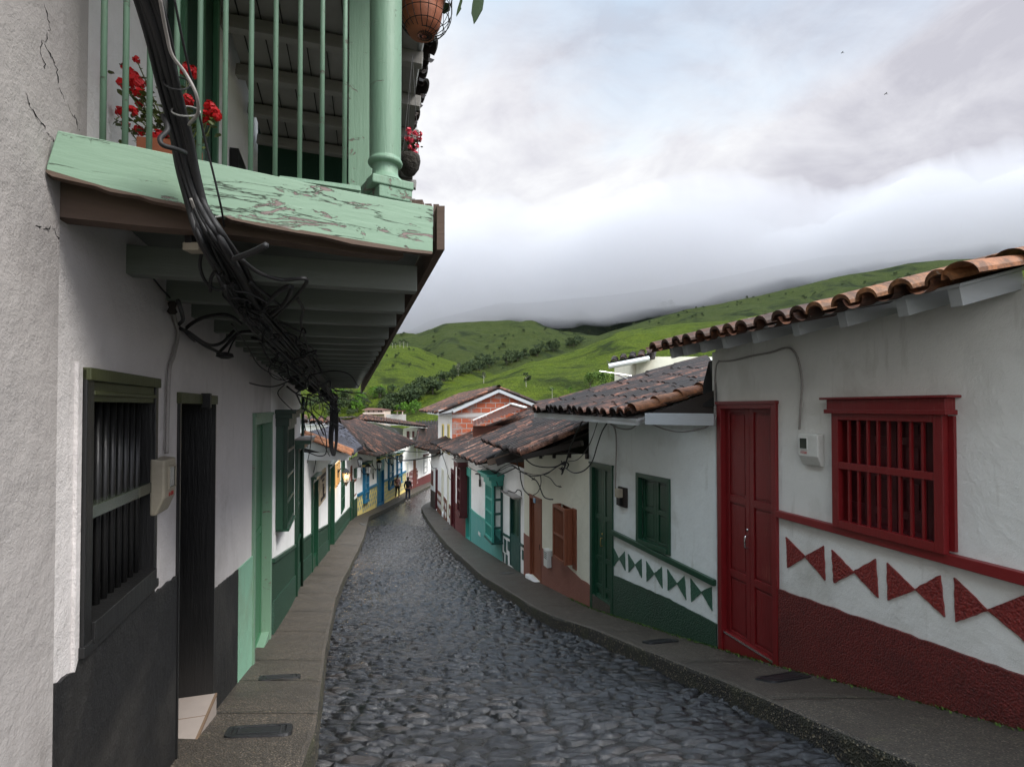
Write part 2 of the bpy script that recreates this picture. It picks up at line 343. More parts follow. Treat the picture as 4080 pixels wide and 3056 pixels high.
def grassmat(name, c1, c2, c3, dark, step=.9):
    m, t, b, pos = newmat(name)
    big = noise(t, pos, .022, 8, .65, .8); med = noise(t, pos, .07, 6, .65, .5); fine = noise(t, pos, .9, 5, .75, 0, (1, 1, 2.5))
    # narrow cattle terraces that follow the height lines
    sx = N(t, 'ShaderNodeSeparateXYZ'); t.links.new(pos, sx.inputs[0])
    zc = math_n(t, 'ADD', math_n(t, 'MULTIPLY', sx.outputs[2], 1/step), math_n(t, 'MULTIPLY', noise(t, pos, .045, 7, .75), 22))
    ter = math_n(t, 'SINE', math_n(t, 'MULTIPLY', zc, 6.283/1.6))
    c = mixc(t, ramp(t, med, [(.3, (0,0,0)), (.7, (1,1,1))]).outputs[0], c1, c2)
    c = mixc(t, ramp(t, fine, [(.45, (0,0,0)), (.75, (1,1,1))]).outputs[0], c, c3)
    tf = math_n(t, 'MULTIPLY', ramp(t, math_n(t, 'ADD', math_n(t, 'MULTIPLY', ter, .5), math_n(t, 'MULTIPLY', fine, .6)), [(.30, (1,1,1)), (.70, (0,0,0))]).outputs[0], .5)
    c = mixc(t, tf, c, dark)
    bf = math_n(t, 'MULTIPLY', ramp(t, big, [(.52, (0,0,0)), (.62, (1,1,1))]).outputs[0], .8)
    c = mixc(t, bf, c, dark)
    t.links.new(c, b.inputs['Base Color']); b.inputs['Roughness'].default_value = .9; b.inputs['Specular IOR Level'].default_value = .08
    bump(t, b, math_n(t, 'ADD', math_n(t, 'MULTIPLY', ter, .6), math_n(t, 'MULTIPLY', fine, 1.2)), 1.6, .8)
grassmat('pasture', (.085,.135,.009), (.155,.20,.015), (.036,.062,.009), (.012,.022,.006))
grassmat('pasture_far', (.055,.080,.018), (.085,.105,.026), (.032,.048,.014), (.012,.022,.010), 2.)
grassmat('wooded_slope', (.018,.028,.014), (.030,.040,.018), (.012,.020,.012), (.008,.013,.009), 3.)
grassmat('valley_floor', (.20,.22,.05), (.15,.20,.03), (.11,.15,.03), (.06,.09,.02), 5.)
def foliage(name, c1, c2, c3):
    m, t, b, pos = newmat(name)
    oi = N(t, 'ShaderNodeAttribute', attribute_name='tint')
    n0 = noise(t, pos, .35, 4, .6); f = math_n(t, 'ADD', math_n(t, 'MULTIPLY', oi.outputs['Fac'], .6), math_n(t, 'MULTIPLY', n0, .45))
    c = ramp(t, f, [(.15, c1), (.5, c2), (.9, c3)]).outputs[0]
    t.links.new(c, b.inputs['Base Color']); b.inputs['Roughness'].default_value = .7
    b.inputs['Specular IOR Level'].default_value = .2
foliage('crown_dark', (.012,.022,.010), (.028,.045,.016), (.055,.075,.024))
foliage('crown_green', (.025,.055,.012), (.055,.10,.018), (.10,.16,.03))
foliage('crown_bright', (.025,.065,.007), (.055,.125,.010), (.10,.20,.018))
foliage('crown_grey', (.04,.05,.03), (.07,.08,.05), (.11,.12,.075))

# ------------------------------------------------------------------ mesh building
class MB:
    def __init__(s): s.v = []; s.f = []; s.mi = []; s.t = []; s.cur = 0; s.tint = 0.5; s.uv = {}
    def face(s, idx): s.f.append(tuple(idx)); s.mi.append(s.cur); s.t.append(s.tint)
    def poly(s, pts):
        n = len(s.v); s.v += [tuple(p) for p in pts]; s.face(range(n, n+len(pts))); return s
    def hexa(s, p):        # 8 points: bottom loop 0-3, top loop 4-7
        n = len(s.v); s.v += [tuple(q) for q in p]
        for q in ((3,2,1,0), (4,5,6,7), (0,1,5,4), (1,2,6,5), (2,3,7,6), (3,0,4,7)): s.face([n+i for i in q])
        return s
    def box(s, a, b):
        (x0,y0,z0), (x1,y1,z1) = a, b
        return s.hexa([(x0,y0,z0),(x1,y0,z0),(x1,y1,z0),(x0,y1,z0),(x0,y0,z1),(x1,y0,z1),(x1,y1,z1),(x0,y1,z1)])
    def beam(s, a, b, w, h, up=(0,0,1)):
        """rectangular bar from a to b, w wide, h high (centred)"""
        a = Vector(a); b = Vector(b); d = (b-a).normalized(); r = d.cross(Vector(up)).normalized(); u = r.cross(d)
        P = []
        for e in (a, b):
            for i, j in ((-1,-1), (1,-1), (1,1), (-1,1)): P.append(e+r*(i*w/2)+u*(j*h/2))
        n = len(s.v); s.v += [tuple(q) for q in P]
        for q in ((3,2,1,0), (4,5,6,7), (0,1,5,4), (1,2,6,5), (2,3,7,6), (3,0,4,7)): s.face([n+i for i in q])
        return s
    def tube(s, pts, r, seg=6, closed=False, cap=True):
        pts = [Vector(p) for p in pts]; n0 = len(s.v); m = len(pts); ref = None
        for i, p in enumerate(pts):
            if closed: d = pts[(i+1) % m]-pts[i-1]
            else: d = pts[min(i+1, m-1)]-pts[max(i-1, 0)]
            d.normalize()
            if ref is None:
                ref = Vector((0,0,1)) if abs(d.z) < .9 else Vector((1,0,0))
                a = d.cross(ref).normalized()
            else: a = (a-d*a.dot(d)).normalized()
            c = d.cross(a); rr = r[i] if isinstance(r, (list, tuple)) else r
            for k in range(seg):
                t = 2*math.pi*k/seg; s.v.append(tuple(p+(a*math.cos(t)+c*math.sin(t))*rr))
        for i in range(m if closed else m-1):
            for k in range(seg):
                a0 = n0+i*seg+k; a1 = n0+i*seg+(k+1) % seg; b0 = n0+((i+1) % m)*seg+k; b1 = n0+((i+1) % m)*seg+(k+1) % seg
                s.face((a0, a1, b1, b0))
        if cap and not closed:
            s.face([n0+k for k in range(seg)][::-1]); s.face([n0+(m-1)*seg+k for k in range(seg)])
        return s
    def lathe(s, prof, c=(0,0,0), seg=24, cap=True):
        n0 = len(s.v); cx, cy, cz = c
        for r, z in prof:
            for k in range(seg):
                t = 2*math.pi*k/seg; s.v.append((cx+r*math.cos(t), cy+r*math.sin(t), cz+z))
        for i in range(len(prof)-1):
            for k in range(seg):
                s.face((n0+i*seg+k, n0+i*seg+(k+1) % seg, n0+(i+1)*seg+(k+1) % seg, n0+(i+1)*seg+k))
        if cap:
            s.face([n0+k for k in range(seg)][::-1]); s.face([n0+(len(prof)-1)*seg+k for k in range(seg)])
        return s
    def build(s, name, mats, parent=None, smooth=False, origin=None, bevel=0):
        me = bpy.data.meshes.new(name)
        V = np.array(s.v, dtype=float)
        if origin is None:
            lo, hi = V.min(0), V.max(0); origin = Vector(((lo[0]+hi[0])/2, (lo[1]+hi[1])/2, lo[2]))
        origin = Vector(origin)
        me.from_pydata([tuple(q) for q in (V-np.array(origin))], [], s.f)
        if isinstance(mats, str): mats = [mats]
        for m in mats: me.materials.append(MATS[m])
        me.polygons.foreach_set('material_index', s.mi)
        if smooth: me.polygons.foreach_set('use_smooth', [True]*len(s.f))
        if len(set(s.t)) > 1:
            at = me.attributes.new('tint', 'FLOAT', 'FACE'); at.data.foreach_set('value', s.t)
        me.update()
        o = bpy.data.objects.new(name, me); C.objects.link(o)
        if parent is not None: o.parent = parent; o.location = origin-world(parent)
        else: o.location = origin
        if bevel:
            b = o.modifiers.new('bevel', 'BEVEL'); b.width = bevel; b.segments = 2; b.limit_method = 'ANGLE'
        return o
def world(o):
    l = Vector(o.location)
    while o.parent: o = o.parent; l += Vector(o.location)
    return l
def tag(o, label=None, cat=None, group=None, kind=None):
    if label: o['label'] = label
    if cat: o['category'] = cat
    if group: o['group'] = group
    if kind: o['kind'] = kind
    return o
def thing(name, label, cat, loc, group=None):
    o = bpy.data.objects.new(name, None); C.objects.link(o); o.location = loc; o.empty_display_size = .2
    return tag(o, label, cat, group)
def crom(pts, n=8):
    P = [Vector(p) for p in pts]; P = [P[0]*2-P[1]]+P+[P[-1]*2-P[-2]]; out = []
    for i in range(1, len(P)-2):
        for k in range(n):
            t = k/n; a, b, c, d = P[i-1:i+3]
            out.append(.5*((2*b)+(c-a)*t+(2*a-5*b+4*c-d)*t*t+(3*b-a-3*c+d)*t**3))
    out.append(P[-2]); return out

# ------------------------------------------------------------------ walls: a vertical plane between two plan points
class Wall:
    def __init__(s, A, B, side):
        s.A = Vector((A[0], A[1], 0)); s.B = Vector((B[0], B[1], 0)); s.d = (s.B-s.A).normalized(); s.len = (s.B-s.A).length
        n = Vector((s.d.y, -s.d.x, 0)); s.n = n if side == 'L' else -n      # towards the street
        s.side = side
    def p(s, a, z, d=0): return s.A+s.d*a+Vector((0, 0, z))+s.n*d
    def pix(s, c, x, y, d=0):
        u, v = ray(c, x, y); r = Vector((u, 1, v)); o = s.A+s.n*d
        t = o.dot(s.n)/r.dot(s.n); q = r*t; return ((q-s.A).dot(s.d), q.z)
    def g(s, a): return PG((s.A+s.d*a).y)
    def box(s, mb, a0, a1, z0, z1, d0, d1):
        if s.side == 'R': pass
        P = [s.p(a0,z0,d0), s.p(a1,z0,d0), s.p(a1,z0,d1), s.p(a0,z0,d1), s.p(a0,z1,d0), s.p(a1,z1,d0), s.p(a1,z1,d1), s.p(a0,z1,d1)]
        return mb.hexa(P)
    def rect(s, c, x0, y0, x1, y1, d=0):
        """two opposite corners seen in the photograph -> a0,a1,z0,z1"""
        a, b = s.pix(c, x0, y0, d), s.pix(c, x1, y1, d)
        return min(a[0],b[0]), max(a[0],b[0]), min(a[1],b[1]), max(a[1],b[1])
    def rect4(s, tl, bl, tr, br, d=0):
        q = [s.pix(*k, d) for k in (tl, bl, tr, br)]
        a0 = (q[0][0]+q[1][0])/2; a1 = (q[2][0]+q[3][0])/2; zt = (q[0][1]+q[2][1])/2; zb = (q[1][1]+q[3][1])/2
        return min(a0,a1), max(a0,a1), zb, zt

def wallmesh(w, a0, a1, bot, top, holes, d=0., depth=.16, mb=None, step=.5, closed_back=True):
    """front face of a wall with real openings and reveals; bot/top are functions of a"""
    mb = mb or MB(); ks = {a0, a1}
    for h in holes: ks |= {h[0], h[1]}
    k = a0
    while k < a1: ks.add(k); k += step
    ks = sorted(x for x in ks if a0-1e-6 <= x <= a1+1e-6)
    fl = w.side == 'L'
    for x0, x1 in zip(ks, ks[1:]):
        if x1-x0 < 1e-5: continue
        xm = (x0+x1)/2; hs = sorted([h for h in holes if h[0] <= xm <= h[1]], key=lambda h: h[2])
        cur = (bot(x0), bot(x1))
        for h in hs:
            if h[2] > min(cur): mb.poly([w.p(x0,cur[0],d), w.p(x1,cur[1],d), w.p(x1,h[2],d), w.p(x0,h[2],d)])
            cur = (h[3], h[3])
        if top(xm) > cur[0]: mb.poly([w.p(x0,cur[0],d), w.p(x1,cur[1],d), w.p(x1,top(x1),d), w.p(x0,top(x0),d)])
    for h in holes:
        x0, x1, z0, z1 = h[:4]; e = d-(h[4] if len(h) > 4 else depth)
        mb.poly([w.p(x0,z0,d), w.p(x0,z0,e), w.p(x0,z1,e), w.p(x0,z1,d)]); mb.poly([w.p(x1,z0,e), w.p(x1,z0,d), w.p(x1,z1,d), w.p(x1,z1,e)])
        mb.poly([w.p(x0,z1,e), w.p(x1,z1,e), w.p(x1,z1,d), w.p(x0,z1,d)]); mb.poly([w.p(x0,z0,e), w.p(x1,z0,e), w.p(x1,z0,d), w.p(x0,z0,d)])
        mb.poly([w.p(x0,z0,e), w.p(x1,z0,e), w.p(x1,z1,e), w.p(x0,z1,e)])
    return mb
def band(w, a0, a1, bot, top, d0, d1, step=.35, mb=None, rag=0):
    """a painted or rendered strip standing d1 proud; bot/top functions of a"""
    mb = mb or MB(); n = max(1, int((a1-a0)/step)); xs = [a0+(a1-a0)*i/n for i in range(n+1)]; i0 = len(mb.v)
    tz = [top(x)+(random.uniform(-rag, rag) if rag else 0) for x in xs]
    for x, t in zip(xs, tz):
        for z, d in ((bot(x), d0), (bot(x), d1), (t, d1), (t, d0)): mb.v.append(tuple(w.p(x, z, d)))
    for i in range(n):
        a = i0+i*4; b = a+4
        mb.face((a+1, b+1, b+2, a+2)); mb.face((a+2, b+2, b+3, a+3)); mb.face((a, b, b+1, a+1))
    mb.face((i0, i0+1, i0+2, i0+3)); mb.face((i0+4*n+3, i0+4*n+2, i0+4*n+1, i0+4*n)); return mb
def lin(*pts):
    xs = [p[0] for p in pts]; ys = [p[1] for p in pts]
    o = np.argsort(xs); xs = np.array(xs)[o]; ys = np.array(ys)[o]
    return lambda a: float(np.interp(a, xs, ys))
def panel_leaf(mb, w, a0, a1, z0, z1, d, rows, rail=.06, th=.03, cols=1):
    """door leaf: sunk panels framed by rails"""
    w.box(mb, a0, a1, z0, z1, d-th, d)
    zs = [z0+(z1-z0)*k for k in rows]
    w.box(mb, a0, a0+rail, z0, z1, d, d+.018); w.box(mb, a1-rail, a1, z0, z1, d, d+.018)
    for k, z in enumerate(zs): w.box(mb, a0+rail, a1-rail, max(z0, z-rail*.6), min(z1, z+rail*.6), d, d+.018)
    for za, zb in zip(zs, zs[1:]):
        zi0, zi1 = za+rail*.6+.025, zb-rail*.6-.025
        if zi1-zi0 > .05 and a1-a0-2*rail > .06: w.box(mb, a0+rail+.02, a1-rail-.02, zi0, zi1, d, d+.009)
    return mb
def make_door(root, w, r, frame_m, leaf_m, fw=.055, rec=.06, leaves=2, rows=(0,.27,.55,1), name='door', label=None, proud=.025, base=None, handle='brass', bevel=.003, lintel=0):
    a0, a1, z0, z1 = r
    m = MB(); i0, i1, zt = a0+fw, a1-fw, z1-fw-lintel
    n = leaves
    for k in range(n):
        panel_leaf(m, w, i0+(i1-i0)*k/n+.002, i0+(i1-i0)*(k+1)/n-.002, z0, zt, -rec, rows, rail=min(.06, (i1-i0)/n*.22))
    d = m.build(name, leaf_m, root, bevel=bevel)
    if label: d['label'] = label
    f = MB(); zb = (base if base is not None else z0)
    w.box(f, a0, i0, zb, z1, -rec-.04, proud); w.box(f, i1, a1, zb, z1, -rec-.04, proud); w.box(f, i0, i1, zt, z1, -rec-.04, proud)
    w.box(f, a0-.012, a1+.012, z1-.02, z1+.012, 0, proud+.012)
    f.build('door_frame', frame_m, d, bevel=bevel)
    if base is not None and base < z0-.01:
        k = MB(); w.box(k, a0+.002, a1-.002, base, z0+.012, -rec-.05, .010); k.build('door_sill', frame_m, d, bevel=bevel)
    if handle:
        h = MB(); am = (i0+i1)/2+.03 if n == 2 else i0+.07; zm = z0+(z1-z0)*.42
        h.tube(crom([w.p(am,zm-.06,-rec+.018), w.p(am,zm-.05,-rec+.05), w.p(am,zm+.05,-rec+.05), w.p(am,zm+.06,-rec+.018)], 5), .007, 6)
        q = [w.p(am, zm+.12, -rec+.017), w.p(am, zm+.12, -rec+.03)]; h.tube(q, .014, 10)
        h.build('door_handle', handle, d, smooth=True)
    return d
def make_grille(root, w, r, mat, nb, rails=(.5,), fw=.05, d=.10, barw=.016, round_bar=False, back='dark_void', cap=0, shut=None, name='window', sill=True, depth=.12, bevel=.003, backmat=None):
    """wooden window grille: an outer frame, cross rails and bars standing proud of the wall"""
    a0, a1, z0, z1 = r
    f = MB()
    w.box(f, a0, a0+fw, z0, z1, d-.05, d); w.box(f, a1-fw, a1, z0, z1, d-.05, d)
    w.box(f, a0+fw, a1-fw, z1-fw, z1, d-.05, d); w.box(f, a0+fw, a1-fw, z0, z0+fw, d-.05, d)
    o = f.build(name, mat, root, bevel=bevel)
    for k in rails:
        m = MB(); z = z0+(z1-z0)*k; w.box(m, a0+fw, a1-fw, z-fw*.42, z+fw*.42, d-.045, d-.004); m.build('cross_rail', mat, o, bevel=bevel)
    for i in range(nb):
        m = MB(); a = a0+fw+(a1-a0-2*fw)*(i+1)/(nb+1)
        if round_bar: m.tube([w.p(a,z0+fw,d-.025), w.p(a,z1-fw,d-.025)], barw/2, 8)
        else: w.box(m, a-barw/2, a+barw/2, z0+fw, z1-fw, d-.034, d-.016)
        m.build('bar', mat, o, smooth=round_bar)
    if back:
        m = MB(); n = 2
        for k in range(n): panel_leaf(m, w, a0+fw*.5+(a1-a0-fw)*k/n+.003, a0+fw*.5+(a1-a0-fw)*(k+1)/n-.003, z0+.01, z1-.01, -depth*.5, (0,.3,.62,1), rail=.05)
        m.build('shutter', back, o)
    if cap:
        m = MB(); w.box(m, a0-.03, a1+.03, z1, z1+cap*.85, 0, d+.015); w.box(m, a0-.07, a1+.07, z1+cap*.85, z1+cap, 0, d+.05); w.box(m, a0-.045, a1+.045, z1-.012, z1+.02, 0, d+.03)
        m.build('window_head', mat, o, bevel=bevel)
    return o

# ------------------------------------------------------------------ barrel-tile roofs
def tiled(E0, E1, R0, R1, tw=.19, tl=.42, seg=6, tint=(0, 1), thick=0, jit=1.0, mb=None, under=True, special=None, bright=0.0, boards=True, cap_ridge=False, bow=.0, mat=None):
    E0, E1, R0, R1 = map(Vector, (E0, E1, R0, R1)); mb = mb or MB()
    n = max(2, int(round((E1-E0).length/tw))); Lr = ((R0-E0).length+(R1-E1).length)/2; rows = max(1, int(round(Lr/tl)))
    nrm = (E1-E0).cross(R0-E0).normalized()
    if nrm.z < 0: nrm = -nrm
    mb.cur = 0
    ee = (E1-E0).normalized()
    def pt(i, j): 
        a = E0.lerp(E1, i); b = R0.lerp(R1, i); q = a.lerp(b, j)
        return q-nrm*(bow*math.sin(math.pi*i)*1.0)+nrm*.02*mnoise.noise(q*.9)
    def bar(ci, j0, j1, r0, r1, lift0, lift1, up, tnt, ang=0):
        a = pt(ci, j0); b = pt(ci, j1); dd = (b-a).normalized(); side = dd.cross(nrm).normalized()
        a = a+side*random.uniform(-.012,.012)*jit; b = b+side*random.uniform(-.012,.012)*jit
        i0 = len(mb.v); mb.tint = tnt; lay = [0]
        for q, r, lf in ((a, r0, lift0), (b, r1, lift1)):
            for k in range(seg+1):
                t = math.pi*k/seg; x = math.cos(t)*r; y = math.sin(t)*r*.95
                mb.v.append(tuple(q+side*x+nrm*((y if up else -y)+lf)))
        for k in range(seg): mb.face((i0+k, i0+k+1, i0+seg+1+k+1, i0+seg+1+k))
        if thick and up:
            i1 = len(mb.v)
            for q, r, lf in ((a, r0-thick, lift0-thick*.2), (b, r1-thick, lift1-thick*.2)):
                for k in range(seg+1):
                    t = math.pi*k/seg; mb.v.append(tuple(q+side*(math.cos(t)*r)+nrm*(math.sin(t)*r*.75+lf)))
            for k in range(seg): mb.face((i1+k+1, i1+k, i1+seg+1+k, i1+seg+1+k+1)); mb.face((i0+k+1, i0+k, i1+k, i1+k+1))
    w0 = (E1-E0).length/n; w1 = (R1-R0).length/n; wd = (w0+w1)/2
    for i in range(n):
        ph = random.uniform(-.45,.45)/rows*jit
        for j in range(rows):
            t = random.random()
            t = tint[0]+(tint[1]-tint[0])*t
            sv = special(i/n, j/rows) if special else None
            if sv is not None: t = sv+random.uniform(-.04,.04)
            c = (i+.5)/n; j0 = (j/rows-.02-random.uniform(0,.012)*jit+ph) if j else -random.uniform(.0,.03)*jit*min(1,6/rows); j1 = min(1.0, (j+1)/rows+.05+ph)
            bar(c, j0, j1, wd*.385, wd*.35, .016+random.uniform(0,.010)*jit, .012, True, t)
            if i < n: bar((i+1)/n if i < n-1 else 1-.001, j0, j1, wd*.36, wd*.40, .05, .03, False, tint[0]+(tint[1]-tint[0])*random.random()*.6)
    mb.tint = .5
    if boards:
        mb.cur = 1; n0 = -nrm*.05; th = -nrm*.03
        mb.hexa([E0+n0+th, E1+n0+th, R1+n0+th, R0+n0+th, E0+n0, E1+n0, R1+n0, R0+n0]); mb.cur = 0
    if cap_ridge:
        m = max(2, int((R1-R0).length/.36))
        for k in range(m):
            a = R0.lerp(R1, k/m)+Vector((0,0,.03)); b = R0.lerp(R1, (k+1.12)/m)+Vector((0,0,.05)); dd = (b-a).normalized(); side = dd.cross(Vector((0,0,1))).normalized(); up = side.cross(dd)
            i0 = len(mb.v); mb.tint = tint[0]+(tint[1]-tint[0])*random.random()
            for q, r in ((a, .11), (b, .09)):
                for s_ in range(seg+1): t = math.pi*s_/seg; mb.v.append(tuple(q+side*math.cos(t)*r+up*math.sin(t)*r*.8))
            for s_ in range(seg): mb.face((i0+s_, i0+s_+1, i0+seg+2+s_, i0+seg+1+s_))
    return mb

# ------------------------------------------------------------------ plan of the street (from the photograph's ground points)
def LX(z): return -.8-.312*z
def RX(z): return 3.80-.263*z
def onray(c, x, y, X0, k):      # meets plan line X = X0 + k*Z
    u, _ = ray(c, x, y); Z = X0/(u-k); return (u*Z, Z)
wA = Wall((LX(-2.0), -2.0), (LX(6.55), 6.55), 'L')
PLc = (LX(6.55), 6.55)
PLd = (-.3805*10.8, 10.8)
wC = Wall(PLc, PLd, 'L')
wD = Wall((-4.15, 10.9), (-7.11, 24.4), 'L')
g1 = gnd('d4', 300, 1265); wE0 = Wall((-7.11, 24.4), g1, 'L')
g2 = gnd('d4', 1100, 862); wE = Wall(g1, g2, 'L')
g3 = gnd('d4', 1300, 778); g4 = gnd('d4', 1505, 700)
wF = Wall(g2, g3, 'L'); wG = Wall(g3, (g4[0]+(g4[0]-g3[0])*1.2, g4[1]+(g4[1]-g3[1])*1.2), 'L')
r1e = onray('c5', 985, 800, 3.80, -.263)
w1 = Wall((RX(-2.0), -2.0), r1e, 'R')
g5 = gnd('e6', 1075, 1590); w2 = Wall(r1e, g5, 'R')
g6 = gnd('e6', 447, 1278); w3 = Wall(g5, g6, 'R')
g7 = gnd('d5', 497, 1091); w4 = Wall(g6, g7, 'R')
g8 = gnd('d5', 332, 952); w5 = Wall(g7, g8, 'R')
g9 = gnd('d5', 178, 798); w6 = Wall(g8, g9, 'R')
g10 = gnd('d5', 100, 733); w7 = Wall(g9, g10, 'R')
print('PLAN', g1, g2, g3, g4, 'R', r1e, g5, g6, g7, g8, g9, g10)

LWALL = [(LX(-2),-2.), PLc, PLd, (-7.11,24.4), g1, g2, g3, g4, (g4[0]+.6, 75)]
LK = [(-.35,-2.), (-.55,.8)]+[gnd(*q) for q in (('c2',1262,1500),('c2',1300,1180),('c2',1338,985),('c2',1370,900),('c2',1450,740),('d4',500,1265),('d4',830,1110),('d4',1110,960),('d4',1300,860),('d4',1510,760))]+[(-7.4,75)]
RWALL = [(RX(-2),-2.), r1e, g5, g6, g7, g8, g9, g10, (g10[0]+.1,g10[1]+.1), (-3.6, 40), (-2.8, 75)]
D0 = lambda x, y: gnd('D', x, y)
s_ = lambda x, y: gnd('D', x*.5422, y*.5422)
RK = [(3.1,-2.), (2.35,1.2), (1.99,2.63), (1.86,3.48), (1.72,4.61)]+[s_(*q) for q in ((2620,2604),(2380,2510),(2202,2450),(2125,2415),(2030,2355),(1927,2295),(1859,2235),(1781,2166),(1730,2106),(1687,2042))]+[gnd('d4',1362,1112), gnd('d4',1400,1075), gnd('d4',1515,1018), (-4.2, 50), (-3.4, 75)]
def xat(P, z):
    P = sorted(P, key=lambda p: p[1]); return float(np.interp(z, [p[1] for p in P], [p[0] for p in P]))
KL, KR = .15, .165
zl = np.concatenate([np.arange(-2, 12, .25), np.arange(12, 45, .6), np.arange(45, 75, 3)])
# pavements: one strip each, with kerb face
for nm, WL, KP, kh, sg, lab in (('pavement', LWALL, LK, KL, 1, 'left'), ('pavement', RWALL, RK, KR, -1, 'right')):
    m = MB(); rows = []
    for z in zl:
        xw = xat(WL, z)-sg*.25; xk = xat(KP, z); wob = .012*mnoise.noise(Vector((sg*3, z*1.7, 0)))
        y0 = PG(z)+.006*mnoise.noise(Vector((sg, z*.9, 2)))
        r0 = len(m.v)
        pts = [(xw, y0+.012), (xw+(xk-xw)*.5, y0+.006), (xk-sg*.035, y0-.004), (xk-sg*.008, y0-.014), (xk+wob, y0-.04), (xk+sg*.012+wob, PG(z)-kh-.12)]
        for x, h in pts: m.v.append((x, z, h))
        rows.append(r0)
    for a, b in zip(rows, rows[1:]):
        for k in range(5):
            m.cur = 0 if k < 3 else 1; q = (a+k, a+k+1, b+k+1, b+k); m.face(q if sg < 0 else q[::-1])
    tag(m.build(nm, ['pavement_concrete', 'kerb_concrete'], smooth=False), kind='structure')
# cross joints and the two cement repairs near the camera
def patch(KP, WL, z0, z1, t0, t1, lift, name, mat, corner=0):
    m = MB(); q = []
    for z, t in ((z0, t0), (z0, t1), (z1, t1), (z1, t0)):
        xw = xat(WL, z); xk = xat(KP, z); q.append((xw+(xk-xw)*t, z, PG(z)+.014+lift))
    m.poly(q); return tag(m.build(name, mat), kind='structure')

# ------------------------------------------------------------------ cobbled road: real stones as relief
def road():
    zs = [-1.9]; 
    while zs[-1] < 74:
        z = zs[-1]; zs.append(z+(.013 if 2.0 < z < 5.0 else .018 if z < 9 and z > 1.5 else .028 if 1 < z < 14 else .045 if z < 24 and z > 1 else .12 if 1 < z < 45 else .3))
    zs = np.array(zs); nx = 230; ts = np.linspace(0, 1, nx)
    xl = np.array([xat(LK, z) for z in zs])-.03; xr = np.array([xat(RK, z) for z in zs])+.03
    X = xl[:, None]+(xr-xl)[:, None]*ts[None, :]; Z = np.repeat(zs[:, None], nx, 1)
    gz = -np.interp(Z, zz, hh)
    # irregular stones: jittered cells, wider across the street than along it
    cu, cv = .205, .078
    Uc = X/cu+.35*np.sin(Z*1.3); Vc = Z/cv+.5*np.sin(X*2.1+Z*.3)+.25*np.sin(X*5.3)
    iu = np.floor(Uc).astype(int); iv = np.floor(Vc).astype(int)
    def h(a, b, s):
        v = (a*374761393+b*668265263+s*1274126177) & 0xffffffff; v = ((v ^ (v >> 13))*1274126177) & 0xffffffff
        return ((v ^ (v >> 16)) & 0xffff)/65535.
    F1 = np.full(X.shape, 9.); F2 = F1.copy(); best = [np.zeros(X.shape, int), np.zeros(X.shape, int)]; du = np.zeros(X.shape); dv = du.copy()
    for a in (-1, 0, 1):
        for b in (-1, 0, 1):
            ca, cb = iu+a, iv+b; ju = ca+.5+(h(ca, cb, 1)-.5)*.85; jv = cb+.5+(h(ca, cb, 2)-.5)*.85
            sc = .75+.6*h(ca, cb, 5)
            d = np.sqrt((Uc-ju)**2+(Vc-jv)**2)/sc; m = d < F1
            F2 = np.where(m, F1, np.minimum(F2, d)); F1 = np.where(m, d, F1)
            best[0] = np.where(m, ca, best[0]); best[1] = np.where(m, cb, best[1]); du = np.where(m, Uc-ju, du); dv = np.where(m, Vc-jv, dv)
    e = np.clip((F2-F1)/.42, 0, 1); edge = e*e*(3-2*e)
    tu = (h(best[0], best[1], 3)-.5); tv = (h(best[0], best[1], 4)-.5); hh_ = h(best[0], best[1], 6); tin = h(best[0], best[1], 7)
    near = np.clip(1-(Z-20)/25, .45, 1)
    rel = edge*(.010+.010*hh_)+edge*(du*tu*.046+dv*tv*.048-dv*.008)-.010*(1-edge)
    def vn(x, y, s):
        xi, yi = np.floor(x).astype(int), np.floor(y).astype(int); fx, fy = x-xi, y-yi; fx = fx*fx*(3-2*fx); fy = fy*fy*(3-2*fy)
        return (h(xi, yi, s)*(1-fx)+h(xi+1, yi, s)*fx)*(1-fy)+(h(xi, yi+1, s)*(1-fx)+h(xi+1, yi+1, s)*fx)*fy-.5
    broken = .009*vn(X/.085, Z/.05, 11)+.0085*vn(X/.034, Z/.024, 12)+.028*vn(X/.5, Z/.4, 13)
    rel = rel+edge*np.round((du*np.cos(hh_*6.3)+dv*np.sin(hh_*6.3))*2.4)*.0015
    # facets and low patches
    fac = np.sin(X*31+3*np.sin(Z*17))*np.sin(Z*43+2*np.sin(X*23))*.0016+broken
    low = .018*np.sin(X*1.7+Z*.6)*np.sin(Z*.9+1.3)
    crown = -.028*((ts[None, :]-.5)*2)**2
    H = gz-.165+.012+(rel+fac*edge)*near+low+crown
    V = np.stack([X, Z, H], -1).reshape(-1, 3); ny = len(zs)
    idx = np.arange(ny*nx).reshape(ny, nx); q = np.stack([idx[:-1, :-1], idx[:-1, 1:], idx[1:, 1:], idx[1:, :-1]], -1).reshape(-1, 4)
    me = bpy.data.meshes.new('cobbled_road'); me.vertices.add(len(V)); me.vertices.foreach_set('co', V.ravel())
    me.loops.add(q.size); me.loops.foreach_set('vertex_index', q.ravel()); me.polygons.add(len(q))
    me.polygons.foreach_set('loop_start', np.arange(0, q.size, 4)); me.polygons.foreach_set('loop_total', np.full(len(q), 4))
    me.polygons.foreach_set('use_smooth', np.ones(len(q), bool)); me.update(); me.validate()
    a = me.attributes.new('tint', 'FLOAT', 'POINT'); a.data.foreach_set('value', tin.ravel())
    a = me.attributes.new('joint', 'FLOAT', 'POINT'); a.data.foreach_set('value', (1-edge).ravel())
    me.materials.append(MATS['wet_cobbles']); o = bpy.data.objects.new('cobbled_road', me); C.objects.link(o); tag(o, kind='structure')
road()

